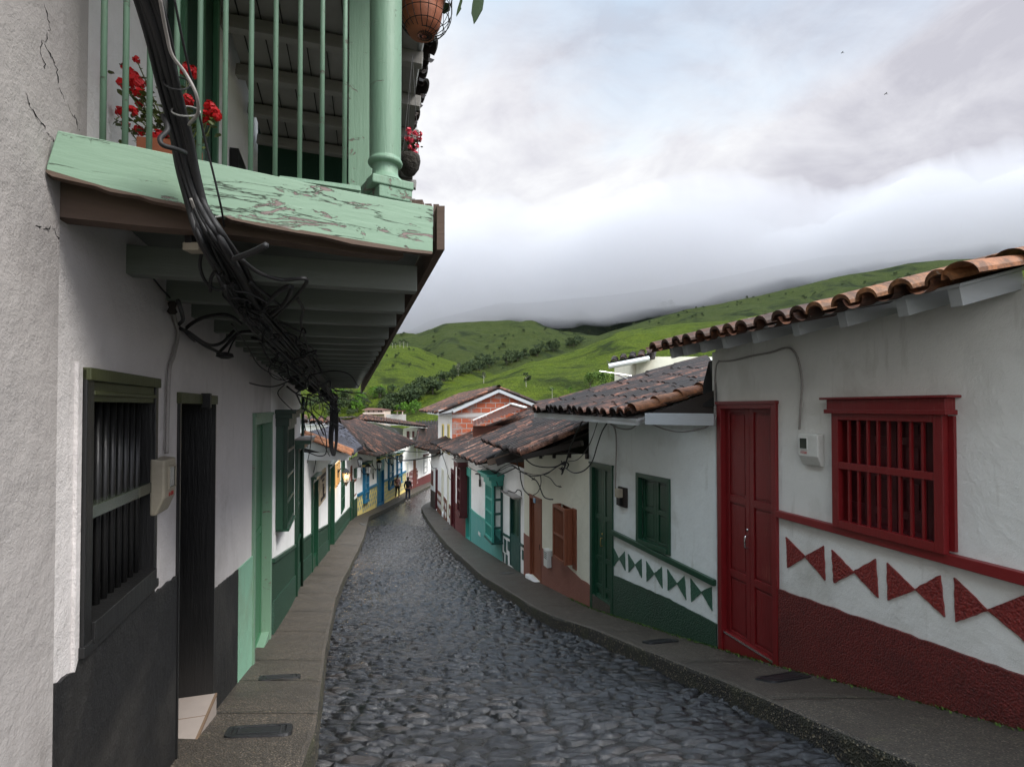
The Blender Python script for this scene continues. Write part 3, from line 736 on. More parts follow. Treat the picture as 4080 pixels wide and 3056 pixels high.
# ------------------------------------------------------------------ ground sheet and hills
def fbm(x, y, s, o=5):
    v = 0; a = 1
    for k in range(o): v += a*mnoise.noise(Vector((x*s, y*s, 3.7*k))); a *= .5; s *= 2
    return v
def gridmesh(name, xs, ys, hf, mat, smooth=True):
    m = MB(); nx = len(xs)
    for y in ys:
        for x in xs: m.v.append((x, y, hf(x, y)))
    for j in range(len(ys)-1):
        for i in range(nx-1): m.face((j*nx+i, j*nx+i+1, (j+1)*nx+i+1, (j+1)*nx+i))
    return tag(m.build(name, mat, smooth=smooth), kind='structure')
def ground_h(x, y):
    z = PG(min(y, 100))-.75
    if y > 60:
        t = min(1, (y-60)/120); t = t*t*(3-2*t); z = z*(1-t)+t*(-7.5+.012*max(0, y-180)*0)
    return z
ys = list(np.arange(-30, 100, 4.))+list(np.arange(100, 420, 20.))+list(np.geomspace(430, 9000, 14))
xs = sorted(set([-v for v in np.geomspace(4, 9000, 26)]+[0]+list(np.geomspace(4, 9000, 26))))
gridmesh('ground', xs, ys, ground_h, 'valley_floor')
def hill(name, mat, ridge, base_y, foot, Zr, Zb, back=.9, amp=6, sc=.012, nx=150, ny=60, gull=1.0, seed=0, prof=.85):
    """ridge: [(D x, D y)] skyline; Zr: distance of ridge at each point; slope runs down to foot depth Zb(x) at height foot"""
    rx = [p[0] for p in ridge]; ry = [p[1] for p in ridge]; rz = Zr if isinstance(Zr, list) else [Zr]*len(ridge)
    m = MB(); X = np.linspace(rx[0], rx[-1], nx); tot = ny+int(ny*.3)
    for j in range(tot):
        for x in X:
            yy = float(np.interp(x, rx, ry)); Z = float(np.interp(x, rx, rz)); top = U('D', x, yy, Z)
            zb = Zb(x) if callable(Zb) else Zb
            if j < ny:
                t = j/(ny-1); bz = zb+(Z-zb)*t; u, _ = ray('D', x, yy)
                h = foot+(top.z-foot)*(t**prof)
                px, py = u*bz, bz
            else:
                t = (j-ny+1)/(tot-ny); bz = Z+(Z*.35)*t; u, _ = ray('D', x, yy); px, py = u*bz, bz; h = top.z-(top.z-foot)*t*back; t = 1-t
            e = math.sin(math.pi*min(1, max(0, t)))**.6 if j < ny else max(0, t)
            d = amp*fbm(px+seed, py*.55+seed, sc)+gull*amp*.45*(abs(mnoise.noise(Vector((px*sc*1.8+seed, py*sc*.35, 1))))*-2+.6)
            d += amp*.10*fbm(px, py, sc*9, 3)
            m.v.append((px, py, h+d*max(e, .12)))
    for j in range(tot-1):
        for i in range(nx-1): a = j*nx+i; m.face((a, a+1, a+nx+1, a+nx))
    return tag(m.build(name, mat, smooth=True), kind='structure')
hill('hill', 'pasture', [(700,1000),(800,940),(870,893),(935,858),(1000,832),(1090,803),(1170,779),(1260,752),(1330,723),(1400,709),(1470,700),(1560,694),(1680,676),(1820,650),(2000,612),(2212,575),(2500,530)],
     0, -8, [330,340,350,365,380,400,420,440,460,470,480,490,500,510,520,530,540], lambda x: 200+0*x, amp=7.5, sc=.010, seed=5, nx=220, ny=90)
hill('hill', 'pasture', [(560,790),(700,765),(790,750),(860,745),(905,752),(960,775),(1040,800),(1130,830),(1230,850)], 0, -8, 560, 240, amp=8, sc=.0085, seed=40, nx=150, ny=70)
hill('hill', 'pasture_far', [(700,740),(830,738),(900,726),(960,700),(1040,694),(1100,693),(1150,702),(1230,722),(1330,728),(1480,705),(1600,700),(1750,690)], 0, 0, 920, 560, amp=16, sc=.006, seed=77, nx=160, ny=70, gull=1.6)
hill('hill', 'pasture_far', [(1180,770),(1300,722),(1400,692),(1480,668),(1560,655),(1640,640),(1720,622),(1800,600),(1880,585),(1960,570),(2100,560),(2300,545)], 0, 10, 900, 520, amp=13, sc=.007, seed=120, nx=160, ny=60, gull=1.5)
hill('mountain', 'wooded_slope', [(500,820),(700,770),(860,728),(930,692),(1050,664),(1200,650),(1400,628),(1600,592),(1800,552),(2000,535),(2300,520),(2700,500)], 0, 20, 1250, 850, amp=26, sc=.004, seed=200, nx=170, ny=60, gull=1.6)

# ------------------------------------------------------------------ low cloud lying on the mountain: closed lumpy bodies of even vapour
def vapour(name, dens, col=(.72,.722,.745)):
    m = bpy.data.materials.new(name); m.use_nodes = True; t = m.node_tree; t.nodes.clear()
    o = N(t, 'ShaderNodeOutputMaterial'); v = N(t, 'ShaderNodeVolumePrincipled'); v.inputs['Color'].default_value = (*col, 1)
    v.inputs['Density'].default_value = dens; v.inputs['Anisotropy'].default_value = .1; t.links.new(v.outputs[0], o.inputs['Volume']); MATS[name] = m
def cloudbody(edge, Z0, Z1, top_y, seed, dens, lumps=6, label='low grey cloud resting on the dark mountain top'):
    """edge: underside seen from the street [(D x, D y)] at depth Z0..Z1"""
    vapour('vapour%d' % seed, dens)
    ex = [p[0] for p in edge]; ey = [p[1] for p in edge]; X = np.linspace(ex[0], ex[-1], 70); rings = []
    m = MB(); K = 9; 
    for j in range(K):
        Z = Z0+(Z1-Z0)*j/(K-1)
        for x in X:
            u, v = ray('D', x, float(np.interp(x, ex, ey))); hb = v*Z0
            m.v.append((u*Z, Z, hb+lumps*fbm(u*Z+seed*31, Z, .012, 4)))
    nb = len(m.v)
    for j in range(K):
        Z = Z0+(Z1-Z0)*j/(K-1)
        for x in X:
            u, v = ray('D', x, float(np.interp(x, ex, top_y if hasattr(top_y, '__len__') else [top_y]*len(ex))))
            m.v.append((u*Z, Z, v*Z0+lumps*9*fbm(u*Z+seed*17, Z+99, .0028, 6)))
    n = len(X)
    for j in range(K-1):
        for i in range(n-1):
            a = j*n+i; m.face((a, a+n, a+n+1, a+1)); m.face((nb+a, nb+a+1, nb+a+n+1, nb+a+n))
    for j in range(K-1):
        a = j*n; m.face((a, nb+a, nb+a+n, a+n)); a = j*n+n-1; m.face((a+n, nb+a+n, nb+a, a))
    for i in range(n-1):
        a = i; m.face((a+1, nb+a+1, nb+a, a)); a = (K-1)*n+i; m.face((a, nb+a, nb+a+1, a+1))
    o = m.build('low_cloud', 'vapour%d' % seed); tag(o, kind='stuff', label=label, cat='cloud')
    return o

# ------------------------------------------------------------------ helpers for facades
def A(w, c, x, y, d=0): return w.pix(c, x, y, d)
def topf(w, *pts, d=0): return lin(*[w.pix(*p, d) for p in pts])
def ground_of(w, off=-.35): return lambda a: w.g(a)+off
def piece(root, name, mat, fn, **kw):
    m = MB(); fn(m); return m.build(name, mat, root, **kw)
def sidewall(root, w, a, ztop, mat='white_plaster', length=4, zb=None, name='side_wall', rise=0):
    """end wall of a house running back from the street front at a"""
    m = MB(); g = w.g(a)-.6 if zb is None else zb
    p0, p1 = w.p(a, g, .0), w.p(a, g, -length); t0, t1 = w.p(a, ztop, .0), w.p(a, ztop+rise, -length)
    th = w.d*.08
    m.hexa([p0, p1, p1+th, p0+th, t0, t1, t1+th, t0+th]); return m.build(name, mat, root)
def lantern(loc, n, label, s=1.0, glow=False, mat='black_iron', up=False, reach=.22, side=None):
    root = thing('wall_lantern', label, 'wall lamp', loc, 'lanterns along the left facades')
    m = MB(); L0 = Vector(loc); n = Vector(n); c = L0+n*reach*s
    m.tube(crom([L0, L0+n*.08*s+Vector((0,0,.10 if not up else -.16))*s, c+Vector((0,0,.10 if not up else -.16))*s], 5), .009*s, 6)
    m.tube([L0+Vector((0,0,-.07))*s, L0+Vector((0,0,.09))*s], .02*s, 6); m.build('bracket', mat, root)
    m = MB(); m.lathe([(.012*s,.10*s), (.03*s,.085*s), (.085*s,.03*s), (.09*s,.02*s)], c, 6); m.lathe([(.05*s,-.15*s), (.03*s,-.18*s), (.006*s,-.23*s)], c, 6)
    for k in range(6):
        t = math.pi*2*k/6; e = Vector((math.cos(t), math.sin(t), 0)); m.tube([c+e*.082*s+Vector((0,0,.02*s)), c+e*.05*s+Vector((0,0,-.15*s))], .005*s, 4)
    m.build('lantern_cage', mat, root)
    m = MB(); m.lathe([(.045*s,-.148*s), (.075*s,.015*s)], c, 6); m.build('lantern_glass', 'lamp_glass', root)
    if glow:
        m = MB(); m.lathe([(.004,-.09*s), (.022*s,-.06*s), (.025*s,-.03*s), (.008,0)], c, 8); m.build('bulb', 'lamp_glow', root, smooth=True)
        l = bpy.data.lights.new('lantern_light', 'POINT'); l.energy = 2.2; l.color = (1, .6, .25); l.shadow_soft_size = .04
        o = bpy.data.objects.new('lantern_light', l); C.objects.link(o); o.parent = root; o.location = c+Vector((0,0,-.26*s))-Vector(loc)
    return root

# ================================================================== LEFT 1: grey stucco house beside the camera
hA = thing('stucco_house', 'rough grey stucco house front filling the left edge of the photo, nearest to the viewer', 'house', wA.p(1.5, wA.g(1.5)))
aE = wA.pix('D', 112, 900)[0]; aU = wA.pix('D', 180, 140)[0]; zF = wA.pix('D', 112, 345)[1]
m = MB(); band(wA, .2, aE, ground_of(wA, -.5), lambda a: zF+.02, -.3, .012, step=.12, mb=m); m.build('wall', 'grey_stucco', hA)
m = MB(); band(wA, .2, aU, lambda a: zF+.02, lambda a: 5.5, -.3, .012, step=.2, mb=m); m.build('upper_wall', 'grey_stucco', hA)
m = MB()
for path in ([(170,190),(215,280),(240,400),(300,500),(325,570)], [(165,20),(185,120),(150,200),(170,300)], [(90,400),(110,470),(180,560),(215,625)], [(130,980),(160,990),(200,985),(240,1040)]):
    p3 = [wA.p(*(lambda q: (q[0], q[1]))(wA.pix('c1', x+random.uniform(-4,4), y)), .0125) for x, y in path]
    q = [v+Vector((0, random.gauss(0,.004), random.gauss(0,.004))) for v in crom(p3, 7)]; m.tube(q, [random.uniform(.0003,.0016) for _ in q], 4)
m.build('wall_crack', 'dark_void', hA)

# ================================================================== LEFT 2: house with black base, balcony over it
hB = thing('balcony_house', 'white house with black painted base and a peeling mint green balcony over the pavement', 'house', wA.p(4, wA.g(4)))
rW = wA.rect4(('c2',305,55), ('c2',318,1180), ('c2',610,122), ('c2',606,922))
rD = wA.rect4(('c2',700,166), ('c2',700,1500), ('c2',848,186), ('c2',846,1432))
rD = (rD[0], rD[1], -1.81, rD[3]); stepz = rD[2]
aM = wA.pix('c2', 945, 900)[0]; aEnd = wA.len
rM = wA.rect4(('c2',1003,247), ('c2',1003,1250), ('c2',1077,250), ('c2',1075,1165))
print('rects', rW, rD, rM, 'len', aEnd)
zceil = 5.2
m = wallmesh(wA, aE, aM, ground_of(wA), lambda a: .72, [(rW[0], rW[1], rW[2], rW[3], .10), (rD[0], rD[1], rD[2], rD[3], .42)], step=.15)
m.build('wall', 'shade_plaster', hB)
m = MB(); band(wA, aU, aEnd+.02, lambda a: .72, lambda a: 5.2, -.05, -.035, mb=m); m.build('upper_wall', 'white_plaster', hB)
pt = topf(wA, ('c2',190,1335), ('c2',275,1285), ('c2',608,962), ('c2',697,895), ('c2',848,950), ('c2',945,868))
def ptw(a): return rW[2]-.005 if rW[0]-.01 <= a <= rW[1]+.01 else pt(a)
for a_, b_ in ((aE+.02, rD[0]-.012), (rD[1]+.012, aM)):
    m = MB(); band(wA, a_, b_, ground_of(wA), ptw, 0, .010, .03, m, rag=.005); m.build('plinth', 'black_plinth', hB)
m = MB(); band(wA, rW[0]-.034, rW[0]-.004, lambda a: rW[2]-.12, lambda a: rW[3]+.02, 0, .009, .01, m, rag=.006); m.build('plaster_edge', 'shade_plaster', hB)
# window with black bars
f = MB(); fw = .055
def boxf(m, *a): wA.box(m, *a)
oz = wA.pix('c2', 340, 200)[1]
boxf(f, rW[0], rW[0]+fw, rW[2], rW[3], -.08, .02); boxf(f, rW[1]-fw*.6, rW[1], rW[2], rW[3], -.08, .02); boxf(f, rW[0]+fw, rW[1]-fw*.6, rW[2], rW[2]+.07, -.08, .03); boxf(f, rW[0]-.01, rW[1]+.01, rW[2]-.02, rW[2]+.015, -.02, .026)
wo = f.build('window', 'black_paint', hB, bevel=.003)
m = MB(); boxf(m, rW[0]+fw, rW[1]-fw*.6, oz, rW[3]-.035, -.08, .012); boxf(m, rW[0], rW[1], rW[3]-.035, rW[3]+.005, -.02, .03); boxf(m, rW[0]+fw, rW[1]-fw*.6, oz+.02, oz+.035, .012, .022); m.build('window_head', 'olive_paint', wo, bevel=.003)
zc = wA.pix('c2', 330, 655)[1]
m = MB(); boxf(m, rW[0]+fw, rW[1]-fw*.6, zc-.022, zc+.022, -.06, .006); m.build('cross_rail', 'meter_window', wo, bevel=.003)
for i in range(9):
    a = rW[0]+fw+(rW[1]-rW[0]-fw*1.6)*(i+.8)/9.6
    m = MB(); m.tube([wA.p(a, rW[2]+.07, -.035), wA.p(a, oz, -.035)], .0125, 8); m.build('bar', 'black_paint', wo, smooth=True)
m = MB()
for k in range(2): panel_leaf(m, wA, rW[0]+fw+(rW[1]-rW[0]-fw*1.6)*k/2+.004, rW[0]+fw+(rW[1]-rW[0]-fw*1.6)*(k+1)/2-.004, rW[2]+.07, oz, -.085, (0,.3,.65,1), rail=.04, th=.01)
m.build('shutter', 'black_paint', wo)
# deep doorway, dark panelled door, tiled step
m = MB(); panel_leaf(m, wA, rD[0]+.02, rD[1]-.02, rD[2]+.01, rD[3]-.04, -.36, (0,.16,.33,.5,.68,.84,1), rail=.05); db = m.build('door', 'black_paint', hB, bevel=.003)
m = MB(); z0 = rD[2]
wA.box(m, rD[0], rD[0]+.018, z0, rD[3], -.40, .015); wA.box(m, rD[1]-.018, rD[1], z0, rD[3], -.40, .015); wA.box(m, rD[0]+.018, rD[1]-.018, rD[3]-.02, rD[3], -.40, .015); m.build('door_frame', 'black_paint', db)
m = MB(); wA.box(m, rD[0]-.01, rD[1]+.01, rD[3]-.045, rD[3]+.01, -.02, .022); m.build('door_head', 'olive_paint', db)
m = MB(); am = rD[0]+.10; zm = z0+(rD[3]-z0)*.38; m.tube(crom([wA.p(am,zm-.09,-.34), wA.p(am,zm-.07,-.29), wA.p(am,zm+.07,-.29), wA.p(am,zm+.09,-.34)], 5), .008, 6); m.build('door_handle', 'chrome', db, smooth=True)
m = MB()
for i in range(4):
    for j in range(3): 
        q = wA.p(rD[0]+.06+j*.03, rD[3]-.14-i*.035, -.335); m.lathe([(.004,0), (.011,.006), (.004,.012)], q, 8)
m.build('door_stud', 'chrome', db)
m = MB(); gz = min(wA.g(rD[0]), wA.g(rD[1]))-.05; z0 += .006; wA.box(m, rD[0]+.019, rD[1]-.019, gz, z0, -.415, .035); so_ = m.build('door_step', 'ceramic_step', hB, bevel=.003)
m = MB(); wA.box(m, rD[0]+.019, rD[1]-.019, z0-.016, z0+.001, .026, .038); 
for k in (.33, .66): aa = rD[0]+(rD[1]-rD[0])*k; wA.box(m, aa-.002, aa+.002, z0, z0+.0015, -.41, .026)
m.build('tile_joint', 'grout', so_)
m = MB(); q = wA.pix('c2', 795, 195); wA.box(m, q[0]-.022, q[0]+.022, q[1]-.045, q[1]+.04, .012, .06); m.build('number_plate', 'black_iron', hB, bevel=.003)

# ---- the balcony
def H(c, x, y, z):      # point of the ray at world height z
    u, v = ray(c, x, y); t = z/v; return Vector((u*t, t, z))
aL, aR = wA.p(aE-.06, .73, .0), U('D', 936, 447, 2.10)
bal = MB()
q0 = Vector((aL.x, aL.y, 0)); q1 = Vector((aR.x, aR.y, 0)); fd = (q1-q0).normalized(); fn = Vector((-fd.y, fd.x, 0))
farL = wA.p(wA.len+4.3, 0, 0); 
edge_far = U('D', 776, 833, 11.2)
def bedge(t): return aR.lerp(edge_far, t)
fz = aR.z-.075
deckN = [Vector((q0.x, q0.y, fz)), Vector((q1.x, q1.y, fz)), Vector((edge_far.x, edge_far.y, .50)), Vector((PLd[0], PLd[1], .50)), Vector((PLc[0], PLc[1], .60))]
up = Vector((0,0,.035)); bal.poly([v+up for v in deckN]); bal.poly([v for v in deckN][::-1])
for i in range(5): a, b = deckN[i], deckN[(i+1) % 5]; bal.poly([a, b, b+up, a+up])
balc = bal.build('balcony', 'mint_joist', hB, origin=(q0.x, q0.y, fz))
# fascia board across the near end: top and bottom edges as they sag in the photograph
def fpt(x, y, off=0):
    u, v = ray('D', x, y); r = Vector((u, 1, v)); o = q0-fn*off; t = o.dot(fn)/r.dot(fn); return r*t
def slab(m, pts, off, th):
    f = [fpt(x, y, off) for x, y in pts]; b = [p+fn*th for p in f]; n = len(f); i0 = len(m.v); m.v += [tuple(p) for p in f+b]
    m.face(range(i0, i0+n)); m.face([i0+2*n-1-k for k in range(n)])
    for k in range(n): j = (k+1) % n; m.face((i0+k, i0+n+k, i0+n+j, i0+j))
m = MB(); slab(m, [(125,282),(300,318),(500,360),(700,403),(850,432),(936,446),(935,545),(880,540),(780,522),(650,500),(520,477),(482,468),(410,452),(404,446),(330,430),(240,410),(180,392),(100,368),(101,358)], .032, .028)
m.build('fascia_board', 'mint_fascia', balc, bevel=.002)
m = MB(); slab(m, [(100,366),(180,390),(240,407),(330,427),(404,443),(404,452),(392,447),(330,435),(300,424),(262,419),(236,414),(205,402),(150,390),(112,381),(99,372)], .034, .03); m.build('split_edge', 'bare_wood', balc)
m = MB(); slab(m, [(482,466),(520,474),(600,488),(640,498),(650,497),(780,520),(880,537),(934,543),(934,549),(900,546),(850,540),(760,527),(700,512),(640,503),(560,488),(500,475)], .034, .03); m.build('split_edge', 'bare_wood', balc)
m = MB(); slab(m, [(112,385),(200,405),(320,432),(420,452),(520,476),(640,500),(760,522),(870,540),(872,556),(760,545),(620,522),(520,510),(415,497),(300,487),(120,468)], -.06, .07); m.build('end_beam', 'bare_wood', balc)
m = MB(); slab(m, [(600,386),(690,398),(780,412),(778,402),(700,392),(605,380)], -.05, .05); m.build('bottom_rail', 'mint_paint', balc)
# side board along the street edge, seen from below
m = MB()
for (x0, y0, Z0_), (x1, y1, Z1_), th in (((944,445,2.13), (779,832,11.3), .04),):
    a, b = U('D', x0, y0, Z0_), U('D', x1, y1, Z1_); h0_, h1_ = .17, .17
    e = Vector((.03, 0, 0)); m.hexa([a-Vector((0,0,h0_)), b-Vector((0,0,h1_)), b-Vector((0,0,h1_))+e, a-Vector((0,0,h0_))+e, a, b, b+e, a+e])
m.build('edge_board', 'bare_wood', balc)
# joists
J = [((280,575),(872,621)), ((364,642),(845,670)), ((417,680),(827,704)), ((465,702),(820,720)), ((490,722),(812,735))]
lastz = None
zj = .50
Js = []
for k, ((x0,y0),(x1,y1)) in enumerate(J):
    a = wA.p(*(lambda q: (q[0], 0))(wA.pix('D', x0, y0)), 0)
    Js.append((a.x, a.y))
yy_ = [j[1] for j in Js]; step = .33
while Js[-1][1] < 10.6:
    y = Js[-1][1]+.36; Js.append((LX(y) if y < 6.55 else PLc[0]+(PLd[0]-PLc[0])*(y-6.55)/(PLd[1]-6.55), y))
for i, (x, y) in enumerate(Js):
    # joists run square to the wall out to the edge board
    nrm = wA.n if y < 6.55 else wC.n; a = Vector((x, y, 0)); ze = .505-.0135*(y-2)
    # meet the edge line
    e0, e1 = aR, edge_far; ed = (e1-e0); 
    den = nrm.x*ed.y-nrm.y*ed.x; t = ((e0.x-a.x)*ed.y-(e0.y-a.y)*ed.x)/den
    b = a+nrm*(t-.02); hgt = min(.11, fz-ze)
    m = MB(); m.beam((a.x-nrm.x*.05, a.y-nrm.y*.05, ze+hgt/2), (b.x, b.y, ze+hgt/2), .075, hgt); m.build('joist', 'mint_joist', balc, bevel=.003)
# floor boards underside gaps
# balusters
bx = [(222,295),(270,305),(322,316),(380,328),(430,340),(485,352),(541,364),(594,375),(647,386),(695,391),(744,400)]
for i, (x, y) in enumerate(bx):
    p = fpt(x, y, -.07); q = Vector((p.x, p.y, p.z-.05)); top = Vector((p.x, p.y, 2.05))
    m = MB(); m.tube([q, top], .0085, 8); m.build('baluster', 'mint_paint', balc, smooth=True)
for k in range(26):
    t = (k+1.0)*.025; p = aR.lerp(edge_far, t)+Vector((-.09, 0, 0)); m = MB(); m.tube([Vector((p.x,p.y,fz)), Vector((p.x, p.y, fz+.95))], .0085, 6); 
    if k > 4: m.build('baluster', 'mint_paint', balc, smooth=True)
# turned post at the corner
pc = U('D', 832, 400, 2.17); pz = pc.z
m = MB(); P0 = Vector((pc.x, pc.y, 0)); f2 = fd; r2 = fn
def pbox(a0,a1,b0,b1,z0,z1): return m.hexa([P0+f2*a+r2*b+Vector((0,0,z)) for z in (z0,z1) for a, b in ((a0,b0),(a1,b0),(a1,b1),(a0,b1))])
pbox(-.075,.09,-.075,.075, pz-.028, pz+.004); pbox(-.048,.085,-.07,.07, pz-.075, pz-.028); pb = m.build('post_base', 'mint_paint', balc, bevel=.004)
m = MB(); z = pz+.004
prof = [(.073,0),(.072,.006),(.066,.014),(.055,.024),(.050,.036),(.049,.066),(.050,.070),(.062,.071),(.066,.076),(.067,.083),(.064,.090),(.0605,.091),(.0605,.10),(.0615,.30),(.062,.9),(.062,1.6),(.061,2.2)]
m.lathe([(r, z+h) for r, h in prof], (P0.x, P0.y, 0), 32); m.build('balcony_post', 'mint_paint', balc, smooth=True)
m = MB(); a = U('D', 752, 340, 2.45); m.hexa([Vector((a.x+dx, a.y+dy, z)) for z in (fz, 3.2) for dx, dy in ((0,0),(.10,.03),(.09,.10),(-.01,.07))]); m.build('square_post', 'mint_paint', balc, bevel=.004)
# rotten board ends at the corner
m = MB()
for i, (x, y, w_, h_) in enumerate(((905,440,16,24),(925,452,14,34),(942,462,12,60),(888,436,18,12),(862,430,20,9))):
    a = U('D', x, y, 2.16+i*.01); s_k = 2.16/1200; m.box((a.x-w_*s_k/2, a.y, a.z-h_*s_k), (a.x+w_*s_k/2, a.y+.05, a.z+h_*s_k*.35))
m.build('rotten_board_end', 'bare_wood', balc)
# balcony ceiling, beams, far partition, roof edge
zc0 = 2.55
m = MB(); c0 = [wA.p(1.9+2.0, zc0+.6, 0), U('D', 860, 100, 3.2), U('D', 885, 283, 5.3), wA.p(2+5.4, 2.62, 0)]
c0[0].z = 3.0; c0[1].z = 2.45; c0[2].z = 2.52; c0[3].z = 3.0
near = [wA.p(1.6, 2.66, 0), Vector((-.15, 1.2, 2.50))]
q = [near[0], near[1], c0[1]+Vector((.12,0,0)), c0[2]+Vector((.02,0,0)), c0[3]]
farE = Vector((-2.05, 11.0, 2.52)); farW = Vector((PLd[0], PLd[1], 2.66))
m.poly([near[0], near[1], farE, farW]); m.poly([v+Vector((0,0,.04)) for v in (farW, farE, near[1], near[0])]); ce = m.build('balcony_ceiling', 'shaded_board', hB)
for k in range(16):
    y = 1.5+k*.55; a = Vector((LX(y) if y < 6.55 else -.78-.31*y, y, 0)); t = (y-1.2)/9.8; b = Vector((-.15+(-1.9)*t, y+.2, 0))
    m = MB(); m.beam((a.x, a.y, 2.60), (b.x, b.y, 2.46), .07, .09); m.build('ceiling_beam', 'shaded_board', ce, bevel=.003)
for k in range(60):
    if k % 2: continue
    m.cur = 0
m = MB()
for k in range(9):
    t = (k+.6)/9.5
    m.beam(near[0].lerp(near[1], t)+Vector((0,0,-.004)), farW.lerp(farE, t)+Vector((0,0,-.004)), .006, .012)
m.build('board_gap', 'dark_void', ce)
py = 5.35; m = MB(); m.hexa([Vector((x, y, z)) for z in (.55, 2.9) for x, y in ((LX(py), py), (-1.36, py+.2), (-1.36, py+.25), (LX(py), py+.05))]); m.build('balcony_partition', 'green_paint_dark', hB)
# upper doors behind the balusters
for px0, px1 in ((376, 452),):
    a0_, _ = wA.pix('D', px0, 200); a1_, _ = wA.pix('D', px1, 200); m = MB()
    wA.box(m, a0_, a1_, .7, 3.0, -.03, .02); b_ = m.build('balcony_door', 'green_paint_dark', hB, bevel=.003)
    m = MB(); 
    for s in (a0_-.03, (a0_+a1_)/2-.02, a1_-.02): wA.box(m, s, s+.05, .7, 3.0, .021, .05)
    m.build('door_frame', 'mint_door', b_, bevel=.003)
m = MB(); a0_, z_ = wA.pix('c1', 1012, 640); a1_, _ = wA.pix('c1', 1045, 700); wA.box(m, a0_, a1_, .6, z_, -.03, .03); m.build('iron_bracket', 'black_iron', hB)
# tiled roof edge above the balcony, sloping down to the street
roofm = MB(); E0, E1 = Vector((-.02, 1.3, 2.38)), U('D', 886, 282, 5.35)
ex = (E1-E0); E1 = E0+ex*1.0
tiled(E0+Vector((.10,0,0)), E1, Vector((-1.5, .9, 3.3)), Vector((-2.4, 5.6, 3.3)), .19, .42, 8, (0, .7), thick=.012, mb=roofm); roofm.build('roof', ['tiles_dark', 'white_wood'], hB)

# ================================================================== LEFT 3: mint door and green dado
hC = thing('mint_door_house', 'white house with pale mint door and green box window under the far balcony', 'house', wC.p(1, wC.g(1)))
rMc = wA.rect4(('c2',1003,247), ('c2',1003,1250), ('c2',1077,250), ('c2',1075,1165))
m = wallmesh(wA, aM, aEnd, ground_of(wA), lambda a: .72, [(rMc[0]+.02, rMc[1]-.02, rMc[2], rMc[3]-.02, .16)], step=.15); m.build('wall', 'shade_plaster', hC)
aG0, aG1 = aM, wA.pix('c2', 1004, 900)[0]
m = MB(); band(wA, aM+.002, aG1, ground_of(wA), topf(wA, ('c2',945,868), ('c2',1003,815)), 0, .012, .06, m); m.build('plinth', 'mint_plinth', hC)
# the mint door stands in wall A; its frame and leaf are set on the face
m = MB(); rM = rMc; dM = make_door(hC, wA, rM, 'mint_paint', 'mint_door', fw=.10, rec=.09, leaves=1, rows=(0,.5,1), proud=.025, base=rM[2]-.3, handle=None)
rC1 = wC.rect4(('c2',1140,290), ('c2',1140,705), ('c2',1168,298), ('c2',1168,650), .12)
gC = ground_of(wC)
m = wallmesh(wC, 0, wC.len, gC, lambda a: .62, [], step=.3); m.build('wall', 'white_plaster', hC)
m = MB(); band(wC, .0, wC.len, lambda a: .62, lambda a: 5.0, -.05, 0, mb=m); m.build('upper_wall', 'white_plaster', hC)
dt = topf(wC, ('c2',1080,838), ('c2',1178,772)); db_ = topf(wC, ('c2',1080,1000), ('c2',1178,885))
a_s = wC.pix('c2', 1082, 900)[0]; a_e = wC.pix('c2', 1176, 850)[0]
a_s = max(a_s, .0)
m = MB(); band(wC, a_s, wC.len, db_, dt, 0, .012, mb=m); m.build('dado', 'green_dado', hC)
m = MB(); band(wC, a_s, wC.len, gC, db_, 0, .03, mb=m, rag=.01); m.build('plinth', 'green_roughcast', hC)
m = MB(); band(wC, a_s, wC.len, lambda a: dt(a)-.02, lambda a: dt(a)+.03, 0, .035, mb=m); m.build('dado_rail', 'green_paint', hC)
# box window
a0, a1, z0, z1 = rC1; print('rC1', rC1, 'wC', wC.len)
wn = make_grille(hC, wC, rC1, 'green_paint_dark', 5, rails=(.25,.5,.75), fw=.05, d=.14, back='green_paint_dark', cap=0, barw=.014)
m = MB(); wC.box(m, a0-.02, a0+.02, z0, z1, 0, .09); wC.box(m, a1-.02, a1+.02, z0, z1, 0, .09); wC.box(m, a0, a1, z0-.03, z0, 0, .16); m.build('window_side', 'green_paint', wn)
m = MB(); wC.box(m, a0-.06, a1+.06, z1, z1+.10, 0, .16); wC.box(m, a0-.10, a1+.10, z1+.10, z1+.16, 0, .20); wC.box(m, a0-.15, a1+.15, z1+.16, z1+.21, 0, .25); m.build('window_head', 'green_paint_dark', wn, bevel=.004)
# last doorway at the corner with stone cap
q0a = wC.pix('c2', 1174, 700)[0]; q1a = min(wC.len-.03, wC.pix('c2', 1199, 700)[0]); zt = wC.pix('c2', 1180, 385)[1]
dd = make_door(hC, wC, (q0a, q1a, wC.g(q0a)-.05, zt), 'green_paint_dark', 'green_paint_dark', fw=.06, rec=.0, leaves=1, proud=.06, rows=(0,.3,.6,1), handle=None)
m = MB(); wC.box(m, q0a-.05, q1a+.03, zt, zt+.08, 0, .16); wC.box(m, q0a-.10, q1a+.05, zt+.08, zt+.15, 0, .26); m.build('door_cap', 'green_paint', dd, bevel=.004)
m = MB(); wC.box(m, q0a-.12, q1a+.06, zt+.15, zt+.17, 0, .28); m.build('cap_stone', 'grey_stucco', dd)
sidewall(hC, wC, wC.len-.08, .62, 'white_plaster', 2.2, name='end_wall')
m = MB(); q = wC.p(wC.len-.12, 0, .05); m.tube([Vector((q.x,q.y,wC.g(wC.len)-.02)), Vector((q.x,q.y,.2))], .03, 8); m.build('drainpipe', 'green_paint_dark', hC, smooth=True)

